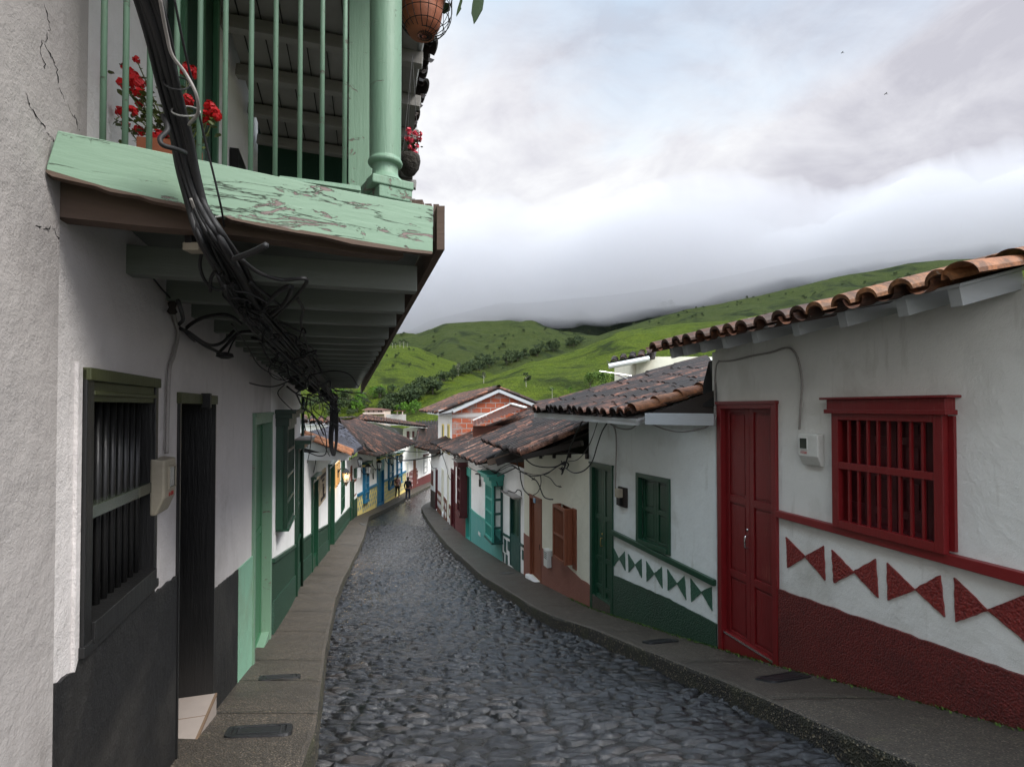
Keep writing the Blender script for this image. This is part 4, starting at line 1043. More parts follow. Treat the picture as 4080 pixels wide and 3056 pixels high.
# ================================================================== LEFT 4: low house with the wooden signs
hD = thing('sign_house', 'long low white house with green base, wooden signs and lanterns past the balcony', 'house', wD.p(6, wD.g(6)))
gD = ground_of(wD)
zw = wD.pix('c3', 240, 935)[1]; zw2 = wD.pix('c3', 690, 905)[1]
tD = lin((0, zw), (wD.len, min(zw, zw2)))
rs = dict(d1=wD.rect4(('c2',1240,515), ('c2',1240,828), ('c2',1262,492), ('c2',1262,812)),
          d2=wD.rect4(('d3',532,400), ('c2',1311,825), ('d3',655,345), ('c2',1330,800)),
          w3=wD.rect4(('d3',818,265), ('d3',822,1345), ('d3',878,238), ('d3',890,1262)),
          d4=(.06, .95, -5.15, -3.3))
print('D rects', rs, wD.len, zw, zw2)
m = wallmesh(wD, .02, wD.len, gD, tD, [(*rs[k], .14) for k in ('d1','d2','w3')]); m.build('wall', 'white_plaster', hD)
dtD = topf(wD, ('c2',1205,752), ('c2',1240,728), ('c2',1308,690), ('d3',690,1585), ('d3',1005,1240))
edges = [0.02, rs['d1'][0], rs['d1'][1], rs['d2'][0], rs['d2'][1], wD.len-.1]
for a, b in ((0.02, rs['d1'][0]), (rs['d1'][1], rs['d2'][0]), (rs['d2'][1], wD.len-.01)):
    m = MB(); band(wD, a, b, gD, dtD, 0, .012, mb=m); m.build('plinth', 'green_dado', hD)
    m = MB(); band(wD, a, b, gD, lambda x: dtD(x)-.42, 0, .03, mb=m, rag=.012); m.build('plinth_foot', 'green_roughcast', hD)
    m = MB(); band(wD, a, b, lambda x: dtD(x)-.015, lambda x: dtD(x)+.03, 0, .035, mb=m); m.build('dado_rail', 'green_paint', hD)
for k, hd in (('d1', .05), ('d2', .07)): 
    dd = make_door(hD, wD, rs[k], 'green_paint', 'green_paint_dark', fw=.08, rec=.08, leaves=2, proud=.05, base=rs[k][2]-.35)
    m = MB(); r = rs[k]; wD.box(m, r[0]-.06, r[1]+.06, r[3]+.013, r[3]+.07, 0, .12); m.build('door_cap', 'green_paint', dd, bevel=.004)
r = rs['w3']; wn = make_grille(hD, wD, r, 'green_paint', 5, rails=(.25,.5,.75), fw=.06, d=.04, back='green_paint_dark', depth=.1)
m = MB(); wD.box(m, r[0]-.05, r[1]+.05, r[3], r[3]+.05, 0, .10); m.build('window_head', 'green_paint', wn)
z5 = wE0.pix('d4', 200, 690)[1]; make_door(hD, wE0, (.04, .95, wE0.g(.5)+.0, z5), 'green_paint', 'green_paint_dark', fw=.07, rec=-.02, leaves=1, proud=.06, base=wE0.g(.9)-.3)
tE0 = lambda a: tD(wD.len)
m = wallmesh(wE0, 0, wE0.len, ground_of(wE0), tE0, []); m.build('corner_wall', 'white_plaster', hD)
m = MB(); band(wE0, .96, wE0.len, ground_of(wE0), topf(wE0, ('d4',235,1010), ('d4',298,960)), 0, .02, mb=m); m.build('plinth', 'green_dado', hD)
# roof of the sign house
e0, e1, rr0, rr1 = U('c3',668,905,12.3), U('c3',742,852,16.5), U('c3',245,745,11.6), U('c3',560,645,17.5)
rm = tiled(e0, e1, rr0, rr1, .17, .40, 7, (.35, 1), thick=.010, special=None); rm.build('roof', ['tiles_blue', 'white_wood'], hD)
m = MB(); dv = (rr0-e0)
for k in range(6):
    t0, t1 = k/6, (k+1.15)/6; m.tint = random.uniform(.75,1)
    a, b = e0+dv*t0+Vector((0,-.05,.03)), e0+dv*min(1,t1)+Vector((0,-.05,.05)); s1 = dv.normalized().cross(Vector((0,0,1))).normalized(); u1 = s1.cross(dv.normalized())
    if u1.z < 0: u1 = -u1
    for off, rad in ((0, .10), (-.13, .09)):
        i0 = len(m.v)
        for q, r in ((a, rad), (b, rad*.85)):
            for s in range(9): t = math.pi*s/8; m.v.append(tuple(q+s1*(math.cos(t)*r)+Vector((0,off,off*.3))+u1*math.sin(t)*r))
        for s in range(8): m.face((i0+s, i0+s+1, i0+10+s, i0+9+s))
m.build('verge_tiles', 'tiles_orange', hD)
m = MB(); a = U('c3',235,925,12.0); b = U('c3',640,925,12.2); m.beam(a, b, .10, .16); 
a2, b2 = U('c3',232,812,12.0), U('c3',520,900,12.25); m.beam(a2, b2, .06, .14); m.build('gable_beam', 'white_wood', hD)
m = MB(); m.poly([U('c3',232,830,12.15), U('c3',500,905,12.3), U('c3',232,905,12.15)]); m.build('gable_recess', 'dark_void', hD)  # near-black triangle, painted as the shade behind the gable beams
# side wall and coping behind (between the balcony and the roofs)
m = MB(); y = 15.5; a, b = U('c3',150,625,y), U('c3',462,640,y); m.hexa([(a.x,y,-1.4),(b.x,y,-1.4),(b.x,y+.2,-1.4),(a.x,y+.2,-1.4),(a.x,y,a.z),(b.x,y,b.z),(b.x,y+.2,b.z),(a.x,y+.2,a.z)]); m.build('yard_wall', 'white_plaster', hD)
rm = tiled(U('c3',490,640,15.4), U('c3',150,618,15.4), U('c3',500,600,16.4), U('c3',150,572,16.4), .2, .42, 7, (0,1), thick=.012); rm.build('coping_roof', ['tiles_mixed', 'white_wood'], hD)

# ================================================================== LEFT 5: blue house
hE = thing('blue_trim_house', 'white house with bright blue door and windows over a yellow base with blue motifs', 'house', wE.p(4, wE.g(4)))
gE = ground_of(wE)
tE = topf(wE, ('c3',705,932), ('c3',1120,852)); 
rb = dict(w1=wE.rect4(('d4',432,455), ('d4',432,1035), ('d4',500,428), ('d4',502,1000), .12),
          w2=wE.rect4(('d4',838,305), ('d4',838,812), ('d4',912,290), ('d4',905,790), .12),
          w3=wE.rect4(('d4',975,262), ('d4',978,735), ('d4',1050,240), ('d4',1050,705), .12),
          dr=wE.rect4(('d4',617,350), ('d4',635,1075), ('d4',735,325), ('d4',742,1038)))
print('E', rb, wE.len)
m = wallmesh(wE, 0, wE.len, gE, lambda a: tE(a)+.6, [(*rb['dr'], .15)]); m.build('wall', 'white_plaster', hE)
rt = topf(wE, ('d4',300,935), ('d4',420,872), ('d4',500,808), ('d4',640,742), ('d4',740,698), ('d4',830,658), ('d4',1090,540))
for a, b in ((0, rb['dr'][0]), (rb['dr'][1], wE.len)):
    m = MB(); band(wE, a, b, gE, rt, 0, .02, mb=m); 
    # blue cross motifs in relief
    m.cur = 1; k = 0; x = a+.15
    while x < b-.12:
        for r_ in range(9):
            zc_ = rt(x)-.20-r_*.23
            if zc_ < wE.g(x)+.12: break
            if (k+r_) % 2 == 0:
                s_x, s_z = .075, .11
                for sx in (-1, 1):
                    P = [wE.p(x+sx*s_x, zc_-s_z, .021), wE.p(x+sx*s_x, zc_+s_z, .021), wE.p(x, zc_, .021)]
                    m.poly([p+wE.n*.006 for p in P])
                    for u_, v_ in ((0,1),(1,2),(2,0)): m.poly([P[u_], P[v_], P[v_]+wE.n*.006, P[u_]+wE.n*.006])
        k += 1; x += .20
    m.build('plinth', ['yellow_plaster', 'blue_paint'], hE)
    m = MB(); band(wE, a, b, lambda q: rt(q)-.05, lambda q: rt(q)+.09, 0, .07, mb=m); m.build('dado_rail', 'blue_paint', hE, bevel=.01)
for k in ('w1','w2','w3'):
    r = rb[k]; wn = make_grille(hE, wE, r, 'blue_paint', 4, rails=(.25,.5,.75), fw=.07, d=.13, back='blue_paint', depth=.1, barw=.02)
    m = MB(); wE.box(m, r[0]-.02, r[0]+.03, r[2], r[3], 0, .11); wE.box(m, r[1]-.03, r[1]+.02, r[2], r[3], 0, .11); wE.box(m, r[0]-.04, r[1]+.04, r[2]-.05, r[2], 0, .17); m.build('window_side', 'blue_paint', wn)
    m = MB(); wE.box(m, r[0]-.06, r[1]+.06, r[3], r[3]+.12, 0, .17); m.build('window_head', 'yellow_paint', wn)
    m = MB(); wE.box(m, r[0]-.14, r[1]+.14, r[3]+.12, r[3]+.22, 0, .28); m.build('window_cap', 'dark_teal_paint', wn)
r = rb['dr']; dd = make_door(hE, wE, r, 'blue_paint', 'blue_paint', fw=.12, rec=.08, leaves=2, rows=(0,.4,.75,1), lintel=.55, proud=.05, base=r[2]-.4)
m = MB(); wE.box(m, r[0]+.12, r[1]-.12, r[3]-.62, r[3]-.10, -.05, .02); m.build('transom_panel', 'blue_paint', dd)
m = MB(); cx_ = (r[0]+r[1])/2; cz_ = r[3]-.36; P = [wE.p(cx_+math.cos(t)*.24, cz_+math.sin(t)*.15, .022) for t in (0, math.pi/2, math.pi, math.pi*1.5)]; m.poly([p+wE.n*.012 for p in P])
for i in range(4): m.poly([P[i], P[(i+1) % 4], P[(i+1) % 4]+wE.n*.012, P[i]+wE.n*.012])
m.build('diamond_ornament', 'yellow_paint', dd)
m = MB(); wE.box(m, r[0]-.06, r[1]+.06, r[3]+.013, r[3]+.12, 0, .12); m.build('door_band', 'yellow_paint', dd)
m = MB(); wE.box(m, r[0]-.14, r[1]+.14, r[3]+.12, r[3]+.25, 0, .22); m.build('door_cap', 'dark_teal_paint', dd)
e0, e1, r0_, r1_ = U('c3',885,918,26.5), U('c3',1235,800,37), U('c3',545,600,25.5), U('c3',692,588,34)
rm = tiled(e0, e1, r0_, r1_, .24, .46, 5, (0,.9), bow=.12, cap_ridge=True, boards=False); rm.build('roof', ['tiles_dark', 'dark_wood'], hE)
rm = tiled(U('c3',712,882,22.5), e0, U('c3',552,640,21), r0_, .24, .46, 5, (0,.9), boards=False); rm.build('side_roof', ['tiles_dark', 'dark_wood'], hE)
# upper wing with orange roof and the silver sheet under its eave
hE2 = thing('orange_roof_house', 'small upper house with orange tiled roof and two dark red windows behind the mossy roof', 'house', U('c3',1180,800,44)-Vector((0,0,4)))
rm = tiled(U('c3',1335,668,44), U('c3',695,600,38), U('c3',1270,640,48), U('c3',760,556,42), .26, .5, 5, (.1,1)); rm.build('roof', ['tiles_mixed', 'white_wood'], hE2)
m = MB(); a, b, c_ = U('c3',1118,680,44.6), U('c3',1247,675,44.6), U('c3',1247,675,47); lo = -5
m.hexa([(a.x,a.y,lo),(b.x,b.y,lo),(b.x,b.y+3,lo),(a.x,a.y+3,lo),a,b,b+Vector((0,3,0)),a+Vector((0,3,0))]); m.build('wall', 'white_plaster', hE2)
for x0, x1 in ((1150,1172),(1198,1216)):
    a, b = U('c3',x0,702,44.5), U('c3',x1,775,44.5); m = MB(); m.box((a.x, a.y, b.z), (b.x, a.y+.1, a.z)); m.build('window', 'maroon_paint', hE2)
m = MB(); P = [U('c3',690,592,37.5), U('c3',1118,682,43.5), U('c3',1118,752,43.0), U('c3',830,625,39.5)]
n0 = 10
for i in range(n0):
    for j in range(3):
        def sp_(i, j): 
            a = P[0].lerp(P[1], i/n0); b = P[3].lerp(P[2], i/n0) if i > 0 else P[3]
            return a.lerp(b, j/3)+Vector((0,0,.08*mnoise.noise(Vector((i*1.3, j*2.1, 0)))))+Vector((0,.2*mnoise.noise(Vector((i*.9,j*1.7,4))),0))
        m.poly([sp_(i,j), sp_(i+1,j), sp_(i+1,j+1), sp_(i,j+1)])
m.build('silver_sheet', 'silver_sheet', hE2)

# ================================================================== LEFT 6: white house with dark red base round the bend
hF = thing('red_base_house', 'white house with dark red base and white marks where the street bends, behind the walkers', 'house', wG.p(2, wG.g(2)))
zF0 = wF.pix('c3', 1220, 810)[1]+.5
for w in (wF, wG):
    m = wallmesh(w, 0, w.len, ground_of(w), lambda a: zF0, []); m.build('wall', 'white_plaster', hF)
    m = MB(); band(w, 0, w.len, ground_of(w), (topf(w, ('d4',1140,545), ('d4',1300,465)) if w is wF else topf(w, ('d4',1310,650), ('d4',1505,560))), 0, .03, mb=m); m.build('plinth', 'maroon_plinth', hF)
r = wF.rect4(('d4',1090,395), ('d4',1092,830), ('d4',1145,375), ('d4',1140,790)); r = (max(.1, r[0]), r[1], wF.g(r[0]), r[3]); make_door(hF, wF, r, 'cream_plaster', 'white_wood', fw=.08, rec=-.02, leaves=1, rows=(0,.5,1), proud=.05, handle=None)
r = wF.rect4(('d4',1228,345), ('d4',1228,790), ('d4',1262,340), ('d4',1262,780)); make_door(hF, wF, (r[0], r[1], wF.g(r[0]), r[3]), 'brown_panel', 'brown_panel', fw=.08, rec=-.02, leaves=1, rows=(0,.5,1), proud=.05, handle=None)
r = wG.rect4(('d4',1412,285), ('d4',1415,560), ('d4',1470,262), ('d4',1470,540), .1)
wn = make_grille(hF, wG, r, 'white_wood', 0, rails=(.35,.68), fw=.07, d=.08, back='maroon_paint', depth=.06)
m = MB(); wG.box(m, r[0]-.1, r[1]+.1, r[3], r[3]+.15, 0, .2); m.build('window_head', 'maroon_paint', wn)
m = MB()
for x, y in ((1165,580),(1200,580),(1185,650),(1165,700),(1205,720),(1285,520),(1292,600),(1290,680)):
    a, z = wF.pix('d4', x, y)
    for s in (-1, 1):
        for zz_ in (-1, 1): m.poly([wF.p(a, z, .035), wF.p(a+s*.16, z+zz_*.22, .035), wF.p(a+s*.09, z+zz_*.24, .035)])
m.build('wall_motif', 'white_plaster', hF)
rm = tiled(U('c3',1222,842,40), U('c3',1440,885,46), U('c3',1250,690,43), U('c3',1440,660,50), .26, .5, 5, (0,.8)); rm.build('roof', ['tiles_dark', 'dark_wood'], hF)
hF2 = thing('dark_roof_house', 'low house with dark tiled roof seen in the gap before the brick gable', 'house', U('c3',1340,720,58)-Vector((0,0,4)))
rm = tiled(U('c3',1240,800,56), U('c3',1450,800,60), U('c3',1235,640,60), U('c3',1450,655,64), .28, .5, 5, (0,.8)); rm.build('roof', ['tiles_dark', 'dark_wood'], hF2)
a = U('c3',1235,640,60); m = MB(); m.box((a.x, 58, -6.5), (a.x+6, 66, a.z-.9)); m.build('wall', 'white_plaster', hF2)
rm = tiled(U('c3',1445,655,64), U('c3',1230,640,64), U('c3',1460,612,70), U('c3',1225,618,70), .3, .5, 5, (0,.4)); rm.build('back_roof', ['tiles_dark', 'dark_wood'], hF2)

# ================================================================== RIGHT 1: house with the red door
G1 = ground_of(w1)
h1 = thing('red_trim_house', 'grey white house with dark red door, barred window and rough red base', 'house', w1.p(w1.len-1.5, w1.g(w1.len-1.5)))
rd = w1.rect4(('D',1549,870), ('D',1560,1372), ('D',1676,868), ('D',1690,1425))
rd = (rd[0], min(rd[1], w1.len-.012), rd[2], rd[3])
rw = w1.rect4(('d7',330,150), ('d7',337,628), ('d7',800,155), ('d7',812,765), .075)
print('R1', rd, rw, w1.len)
zT = w1.pix('c6', 60, 385)[1]; top1 = lambda a: zT+.16
ho = (rw[0]-.03, rw[1]+.03, rw[2]+.02, rw[3]-.02, .14)
m = wallmesh(w1, .3, w1.len, G1, top1, [(*rd[:2], rd[2]-.0, rd[3], .10), ho], step=.25); m.build('wall', 'white_plaster_near', h1)
thr = rd[2]
d1_ = make_door(h1, w1, rd, 'red_paint', 'red_paint', fw=.065, rec=.05, leaves=2, rows=(0,.27,.60,1), proud=.03, base=thr-.35, handle='chrome')
m = MB(); w1.box(m, rd[0]+.065, rd[1]-.065, thr-.35, thr-.012, -.09, .008); m.build('kick_board', 'red_paint', d1_)
m = MB(); w1.box(m, rd[0]+.065, rd[1]-.065, thr-.012, thr+.004, -.09, .016); m.build('threshold', 'chrome', d1_)
pt1 = topf(w1, ('d7',128,905), ('d7',600,1070), ('d7',1150,1265))
m = MB(); band(w1, .3, rd[0]-.002, G1, pt1, 0, .022, .06, m, rag=.006); m.build('plinth', 'red_roughcast', h1)
rt1 = topf(w1, ('d7',112,572), ('d7',1150,835), d=.05); rb1 = topf(w1, ('d7',112,600), ('d7',1150,890), d=.05)
m = MB(); band(w1, .3, rd[0]-.004, rb1, rt1, 0, .05, .3, m); m.build('dado_rail', 'red_paint_level', h1, bevel=.004)
win = make_grille(h1, w1, rw, 'red_paint', 8, rails=(.54,), fw=.062, d=.075, barw=.017, back=None, cap=.115)
for xa, xb in ((ho[0]-.004, rw[0]+.028), (rw[1]-.028, ho[1]+.004)):
    m = MB(); w1.box(m, xa, xb, ho[2], ho[3], -.13, .024); m.build('window_casing', 'red_paint', win)
m = MB(); n = 4
for k in range(n): panel_leaf(m, w1, ho[0]+.02+(ho[1]-ho[0]-.04)*k/n+.003, ho[0]+.02+(ho[1]-ho[0]-.04)*(k+1)/n-.003, ho[2]+.02, ho[3]-.02, -.085, (0,.16,.5,.80,1), rail=.045)
m.build('shutter', 'maroon_paint', win)
def bows(root, w, c, tris, mat, d=.012, name='wall_motif', mirrored=True):
    for tr in tris:
        m = MB()
        for t3 in tr:
            # ragged plaster edge: subdivide the sides
            q = [Vector((*w.pix(c, *p), 0)) for p in t3]; pts = []
            for i in range(3):
                a, b = q[i], q[(i+1) % 3]
                for k in range(8):
                    v = a.lerp(b, k/8); pts.append(v+Vector((random.uniform(-.003,.003), random.uniform(-.003,.003), 0)))
            f = [w.p(p.x, p.y, d) for p in pts]; b_ = [w.p(p.x, p.y, 0) for p in pts]; i0 = len(m.v); m.v += [tuple(v) for v in f+b_]; n = len(f)
            m.face(range(i0, i0+n))
            for k in range(n): j = (k+1) % n; m.face((i0+k, i0+n+k, i0+n+j, i0+j))
        m.build(name, mat, root)
bows(h1, w1, 'd7', [[[(143,680),(150,812),(226,765)],[(222,762),(303,717),(309,863)]], [[(337,733),(346,877),(432,830)],[(428,826),(522,773),(535,938)]],
    [[(571,787),(576,948),(692,905)],[(688,900),(798,842),(817,1018)]], [[(858,851),(864,1040),(1002,992)],[(998,988),(1163,925),(1180,1140)]]], 'red_bow')
# eaves
ez = w1.pix('c6', 80, 335)[1]
OV = .46
u0 = .2
ends = [(925,160),(730,200),(512,245),(340,280),(190,308),(80,332)]
pa = []
for x, y in ends: pa.append(w1.pix('c6', x, y, OV))
dz = np.polyfit([p[0] for p in pa], [p[1] for p in pa], 1); print('rafters', pa, dz)
ra = [p[0] for p in pa]; st = (ra[-1]-ra[0])/5
ra = ra+[ra[-1]+st*.85, ra[-1]+st*1.6, ra[-1]+st*2.2]
zr = lambda a: float(np.polyval(dz, a))
SL = .26
ra = [a for a in ra if a < w1.len+.30]
for a in ra:
    z = zr(a); m = MB(); m.beam(w1.p(a, z-.016, OV), w1.p(a, z+SL*(OV+.02)-.016, -.02), .07, .108); m.build('rafter', 'grey_rafter', h1, bevel=.004)
aN, aF = ra[0]-.10, w1.len+.34
zb1 = lambda a, o: zr(a)+.062+SL*(OV-o)
rm = tiled(w1.p(aN, zb1(aN, OV+.10), OV+.10), w1.p(aF, zb1(aF, OV+.10), OV+.10), w1.p(aN, zb1(aN, -2.15), -2.15), w1.p(aF, zb1(aF, -2.15)-.02, -2.15), .205, .42, 10, (.0,1), thick=.014, special=lambda i, j: (.92 if i < .30 else (.15 if random.random() < .55 else None)), cap_ridge=True, boards=False)
rm.build('roof', ['tiles_near', 'grey_rafter'], h1)
m = MB(); zs1 = lambda a, o: zr(a)+.040+SL*(OV-o)
m.hexa([w1.p(a, zs1(a, o)+k, o) for k in (0, .018) for a, o in ((aN+.05, OV+.03), (aF, OV+.03), (aF, -2.05), (aN+.05, -2.05))]); m.build('soffit_board', 'grey_rafter', h1)
o2 = .22; rm2 = tiled(w1.p(-.8, zb1(aN, o2), o2), w1.p(aN-.25, zb1(aN, o2), o2), w1.p(-.8, zb1(aN, -2.15), -2.15), w1.p(aN-.25, zb1(aN, -2.15), -2.15), .205, .42, 8, (0,1), thick=.014, boards=True)
rm2.build('roof', ['tiles_near', 'grey_rafter'], h1)
m = MB(); tiled_v = [w1.p(aN-.02, zb1(aN, o)+.01, o) for o in (OV+.12, OV-.25, OV-.62, OV-1.0, OV-1.4, OV-1.8)]
for k in range(5):
    a_, b_ = tiled_v[k], tiled_v[k+1]; d_ = (b_-a_).normalized(); s_1 = w1.d; u_1 = s_1.cross(d_); u_1 = u_1 if u_1.z > 0 else -u_1; i0 = len(m.v); m.tint = .7+.25*random.random()
    for q, r_, lf in ((a_, .10, .028), (b_+d_*.04, .082, .0)):
        for s_2 in range(11): t = math.pi*s_2/10; m.v.append(tuple(q+s_1*math.cos(t)*r_+u_1*(math.sin(t)*r_*.8+lf)))
    for s_2 in range(10): m.face((i0+s_2, i0+s_2+1, i0+12+s_2, i0+11+s_2))
m.build('verge_tiles', 'tiles_near', h1)
m = MB(); m.poly([w1.p(w1.len, .0, -.02), w1.p(w1.len, .0, -1.9), w1.p(w1.len, zb1(w1.len,-2.15)-.05, -1.9), w1.p(w1.len, zT+.16, -.02)]); m.build('end_wall', 'white_plaster_near', h1)
sidewall(h1, w1, w1.len-.02, zT+.05, 'white_plaster_near', 3.5, name='end_wall', rise=.9)
tag(piece(None, 'bottle_scrap', 'blue_plastic', lambda m: m.tube(crom([w1.p(*w1.pix('c6', 775, 118, OV-.02), OV-.02), w1.p(*w1.pix('c6', 790, 100, OV-.02), OV-.02), w1.p(*w1.pix('c6', 805, 100, OV-.02), OV-.02)], 4), [.012]*3+[.022]*6, 8)), 'blue and white plastic scrap caught between the roof tiles above the red window', 'plastic scrap')

# ================================================================== RIGHT 2: green trimmed house
h2 = thing('green_trim_house', 'white house with dark green door, shuttered window and green bow motifs, second on the right', 'house', w2.p(1.2, w2.g(1.2)))
G2 = ground_of(w2)
rdo = w2.rect4(('c5',215,660), ('c5',236,1442), ('c5',362,688), ('c5',376,1545))
rwi = w2.rect4(('c5',500,722), ('c5',515,1132), ('c5',706,766), ('c5',718,1243))
print('R2', rdo, rwi, w2.len)
rdo = (rdo[0], min(rdo[1], w2.len-.01), rdo[2], rdo[3])
z2 = w2.pix('c5', 700, 430)[1]+.02
m = wallmesh(w2, 0.0, w2.len, G2, lambda a: z2, [(*rdo, .10), (*rwi, .12)], step=.2); m.build('wall', 'white_plaster_bluish', h2)
dd = make_door(h2, w2, rdo, 'green_paint', 'green_paint', fw=.07, rec=.045, leaves=2, rows=(0,.08,.30,.62,1), proud=.025, base=rdo[2]-.3)
m = MB(); w2.box(m, rdo[0]+.07, rdo[1]-.07, rdo[2]-.4, rdo[2]-.004, -.09, .02); m.build('door_step', 'pavement_concrete', h2)
f = MB(); r = rwi; fw = .06
w2.box(f, r[0], r[0]+fw, r[2], r[3], -.05, .02); w2.box(f, r[1]-fw, r[1], r[2], r[3], -.05, .02); w2.box(f, r[0]+fw, r[1]-fw, r[3]-fw, r[3], -.05, .02); w2.box(f, r[0]+fw, r[1]-fw, r[2], r[2]+fw, -.05, .03)
wo = f.build('window', 'green_paint', h2, bevel=.004)
for k in range(2):
    m = MB(); x0 = r[0]+fw+(r[1]-r[0]-2*fw)*k/2+.002; x1 = r[0]+fw+(r[1]-r[0]-2*fw)*(k+1)/2-.002
    panel_leaf(m, w2, x0, x1, r[2]+fw, r[3]-fw, -.07, (0,.5,1), rail=.05); m.build('shutter', 'green_paint', wo, bevel=.003)
rtp = topf(w2, ('c5',368,1076), ('c5',992,1383), d=.035); rbt = topf(w2, ('c5',368,1104), ('c5',992,1420), d=.035)
aR0 = w2.pix('c5', 992, 1400, .035)[0]
m = MB(); band(w2, max(.01, aR0), rdo[0]-.002, rbt, rtp, 0, .045, .25, m); m.build('dado_rail', 'green_paint', h2, bevel=.006)
bows(h2, w2, 'c5', [[[(372,1180),(372,1288),(403,1245)],[(403,1240),(437,1200),(441,1315)]], [[(458,1213),(462,1325),(499,1280)],[(499,1278),(537,1243),(540,1358)]],
    [[(567,1255),(570,1380),(615,1335)],[(613,1332),(659,1292),(664,1420)]], [[(694,1306),(697,1435),(752,1393)],[(750,1390),(796,1346),(806,1490)]], [[(832,1358),(838,1503),(897,1445)],[(895,1440),(958,1410),(963,1555)]]], 'green_bow', .010)
p2 = topf(w2, ('c5',372,1340), ('c5',700,1480), ('c5',1008,1640))
m = MB(); band(w2, .0, rdo[0]-.002, G2, p2, 0, .018, .07, m, rag=.006); m.build('plinth', 'green_roughcast', h2)
E0 = U('c5',497,383,6.49); E1 = U('c7',1068,1005,9.46); bk = Vector((.94,.34,.27))*3.6
E1.z = E1.z
spec = lambda i, j: (.93 if i < .12 and j < .33 else None)
rm = tiled(E0, E1, E0+bk*.42+Vector((0,0,.10)), E1+bk, .19, .42, 9, (0,.92), thick=.012, special=spec); 
rm = tiled(E0, E1, E0+bk*.36, E1+bk*1.0, .20, .40, 9, (0,.86), thick=.012, special=spec)
rm.build('roof', ['tiles_dark', 'white_wood'], h2)
m = MB(); bd_ = bk.normalized()
for col, (off, nt_) in enumerate(((Vector((.10,.18,.02)), 4), (Vector((.02,.02,.03)), 4))):
    for k in range(nt_):
        a_ = E0+off+bd_*(k*.33-.05); b_ = a_+bd_*.38; sd_ = Vector((-bd_.y, bd_.x, 0)).normalized(); u_1 = sd_.cross(bd_); u_1 = u_1 if u_1.z > 0 else -u_1; i0 = len(m.v); m.tint = random.uniform(.6, 1)
        for q, r_, lf in ((a_, .105, .035), (b_, .088, .012)):
            for s_2 in range(11): t = math.pi*s_2/10; m.v.append(tuple(q+sd_*math.cos(t)*r_+u_1*(math.sin(t)*r_*.9+lf)))
        for s_2 in range(10): m.face((i0+s_2, i0+s_2+1, i0+12+s_2, i0+11+s_2))
m.build('verge_tiles', 'tiles_orange', h2)
m = MB(); v0 = w2.p(.03, 0, .5); a = U('c5',560,405,6.3); b = U('c5',975,410,5.95); m.beam(a, b, .07, .13); m.build('verge_beam', 'grey_rafter', h2, bevel=.004)
m = MB(); m.poly([U('c5',570,380,6.45), U('c5',970,235,6.05), U('c5',970,400,6.05), U('c5',570,400,6.45)]); m.build('gable_shade_sheet', 'dark_wood', h2)  # dark sheet standing in for the shaded void under the verge tiles
m = MB(); m.poly([U('c5',905,200,6.2), U('c5',940,60,6.25), U('c5',985,45,6.05), U('c5',985,330,5.99), U('c5',905,330,6.1)]); m.build('gable_gap', 'dark_void', h2)  # near-black sheet, the shade of the gap put into its colour
m = MB(); a = E0+Vector((.04,.05,-.12)); b = E1+Vector((.04,0,-.13)); m.beam(a+Vector((0,0,.03)), b+Vector((0,0,.03)), .05, .06); m.build('eave_board', 'white_wood', h2)
for k in range(13):
    t = (k+.3)/13; a = E0.lerp(E1, t)+Vector((.10,.04,-.10)); m = MB(); m.beam(a-Vector((.07,.03,-.01)), a+Vector((.38,.13,.13)), .045, .06); m.build('rafter', 'white_wood', h2)
m = MB(); w2.box(m, 0.02, w2.len-.02, z2-.02, z2+.05, -.15, .06); m.build('wall_plate', 'white_wood', h2)
sidewall(h2, w2, w2.len-.03, z2-.05, 'white_plaster_bluish', 3.5, name='end_wall', rise=.5)

# ================================================================== RIGHT 3: cream house
h3 = thing('cream_house', 'cream house with reddish brown base, plank door and barred window, third on the right', 'house', w3.p(1.5, w3.g(1.5)))
G3 = ground_of(w3)
r3 = w3.rect4(('e6',490,515), ('e6',512,1285), ('e6',606,562), ('e6',620,1362))
rw3 = w3.rect4(('e6',712,612), ('e6',712,1105), ('e6',825,657), ('e6',825,1192), .16)
z3 = topf(w3, ('c4',892,768), ('c4',1330,752)); print('R3', r3, rw3, w3.len)
m = wallmesh(w3, 0, w3.len, G3, z3, [(*r3, .08), (rw3[0]-.1, rw3[1], rw3[2], rw3[3], .12)], step=.25); m.build('wall', 'cream_plaster', h3)
dd = make_door(h3, w3, r3, 'rust_paint', 'rust_paint', fw=.06, rec=.05, leaves=1, rows=(0,1), proud=.02, handle='black_iron')
m = MB(); w3.box(m, r3[0]-.02, r3[1]+.03, r3[2]-.16, r3[2]-.002, -.07, .10); m.build('door_step', 'white_plaster', h3, bevel=.02)
m = MB(); w3.box(m, (r3[0]+r3[1])/2-.05, (r3[0]+r3[1])/2+.05, r3[3]-.12, r3[3]-.02, .02, .035); m.build('number_plate', 'blue_plastic', h3)
wn = make_grille(h3, w3, rw3, 'rust_paint', 7, rails=(.47,), fw=.05, d=.16, barw=.014, back='rust_paint', depth=.1)
m = MB(); w3.box(m, rw3[1]-.02, rw3[1]+.02, rw3[2], rw3[3], 0, .11); m.build('window_casing', 'rust_paint', wn)
m = MB(); w3.box(m, rw3[0]-.16, rw3[0]-.0, rw3[2]-.05, rw3[3]+.02, -.02, .018); w3.box(m, rw3[0]-.01, rw3[0]+.02, rw3[2], rw3[3], 0, .11)
for k in range(4):
    z = rw3[2]+(rw3[3]-rw3[2])*(k+.15)/4; w3.box(m, rw3[0]-.13, rw3[0]-.04, z, z+(rw3[3]-rw3[2])*.17, .018, .028)
m.build('window_casing', 'rust_paint', wn)
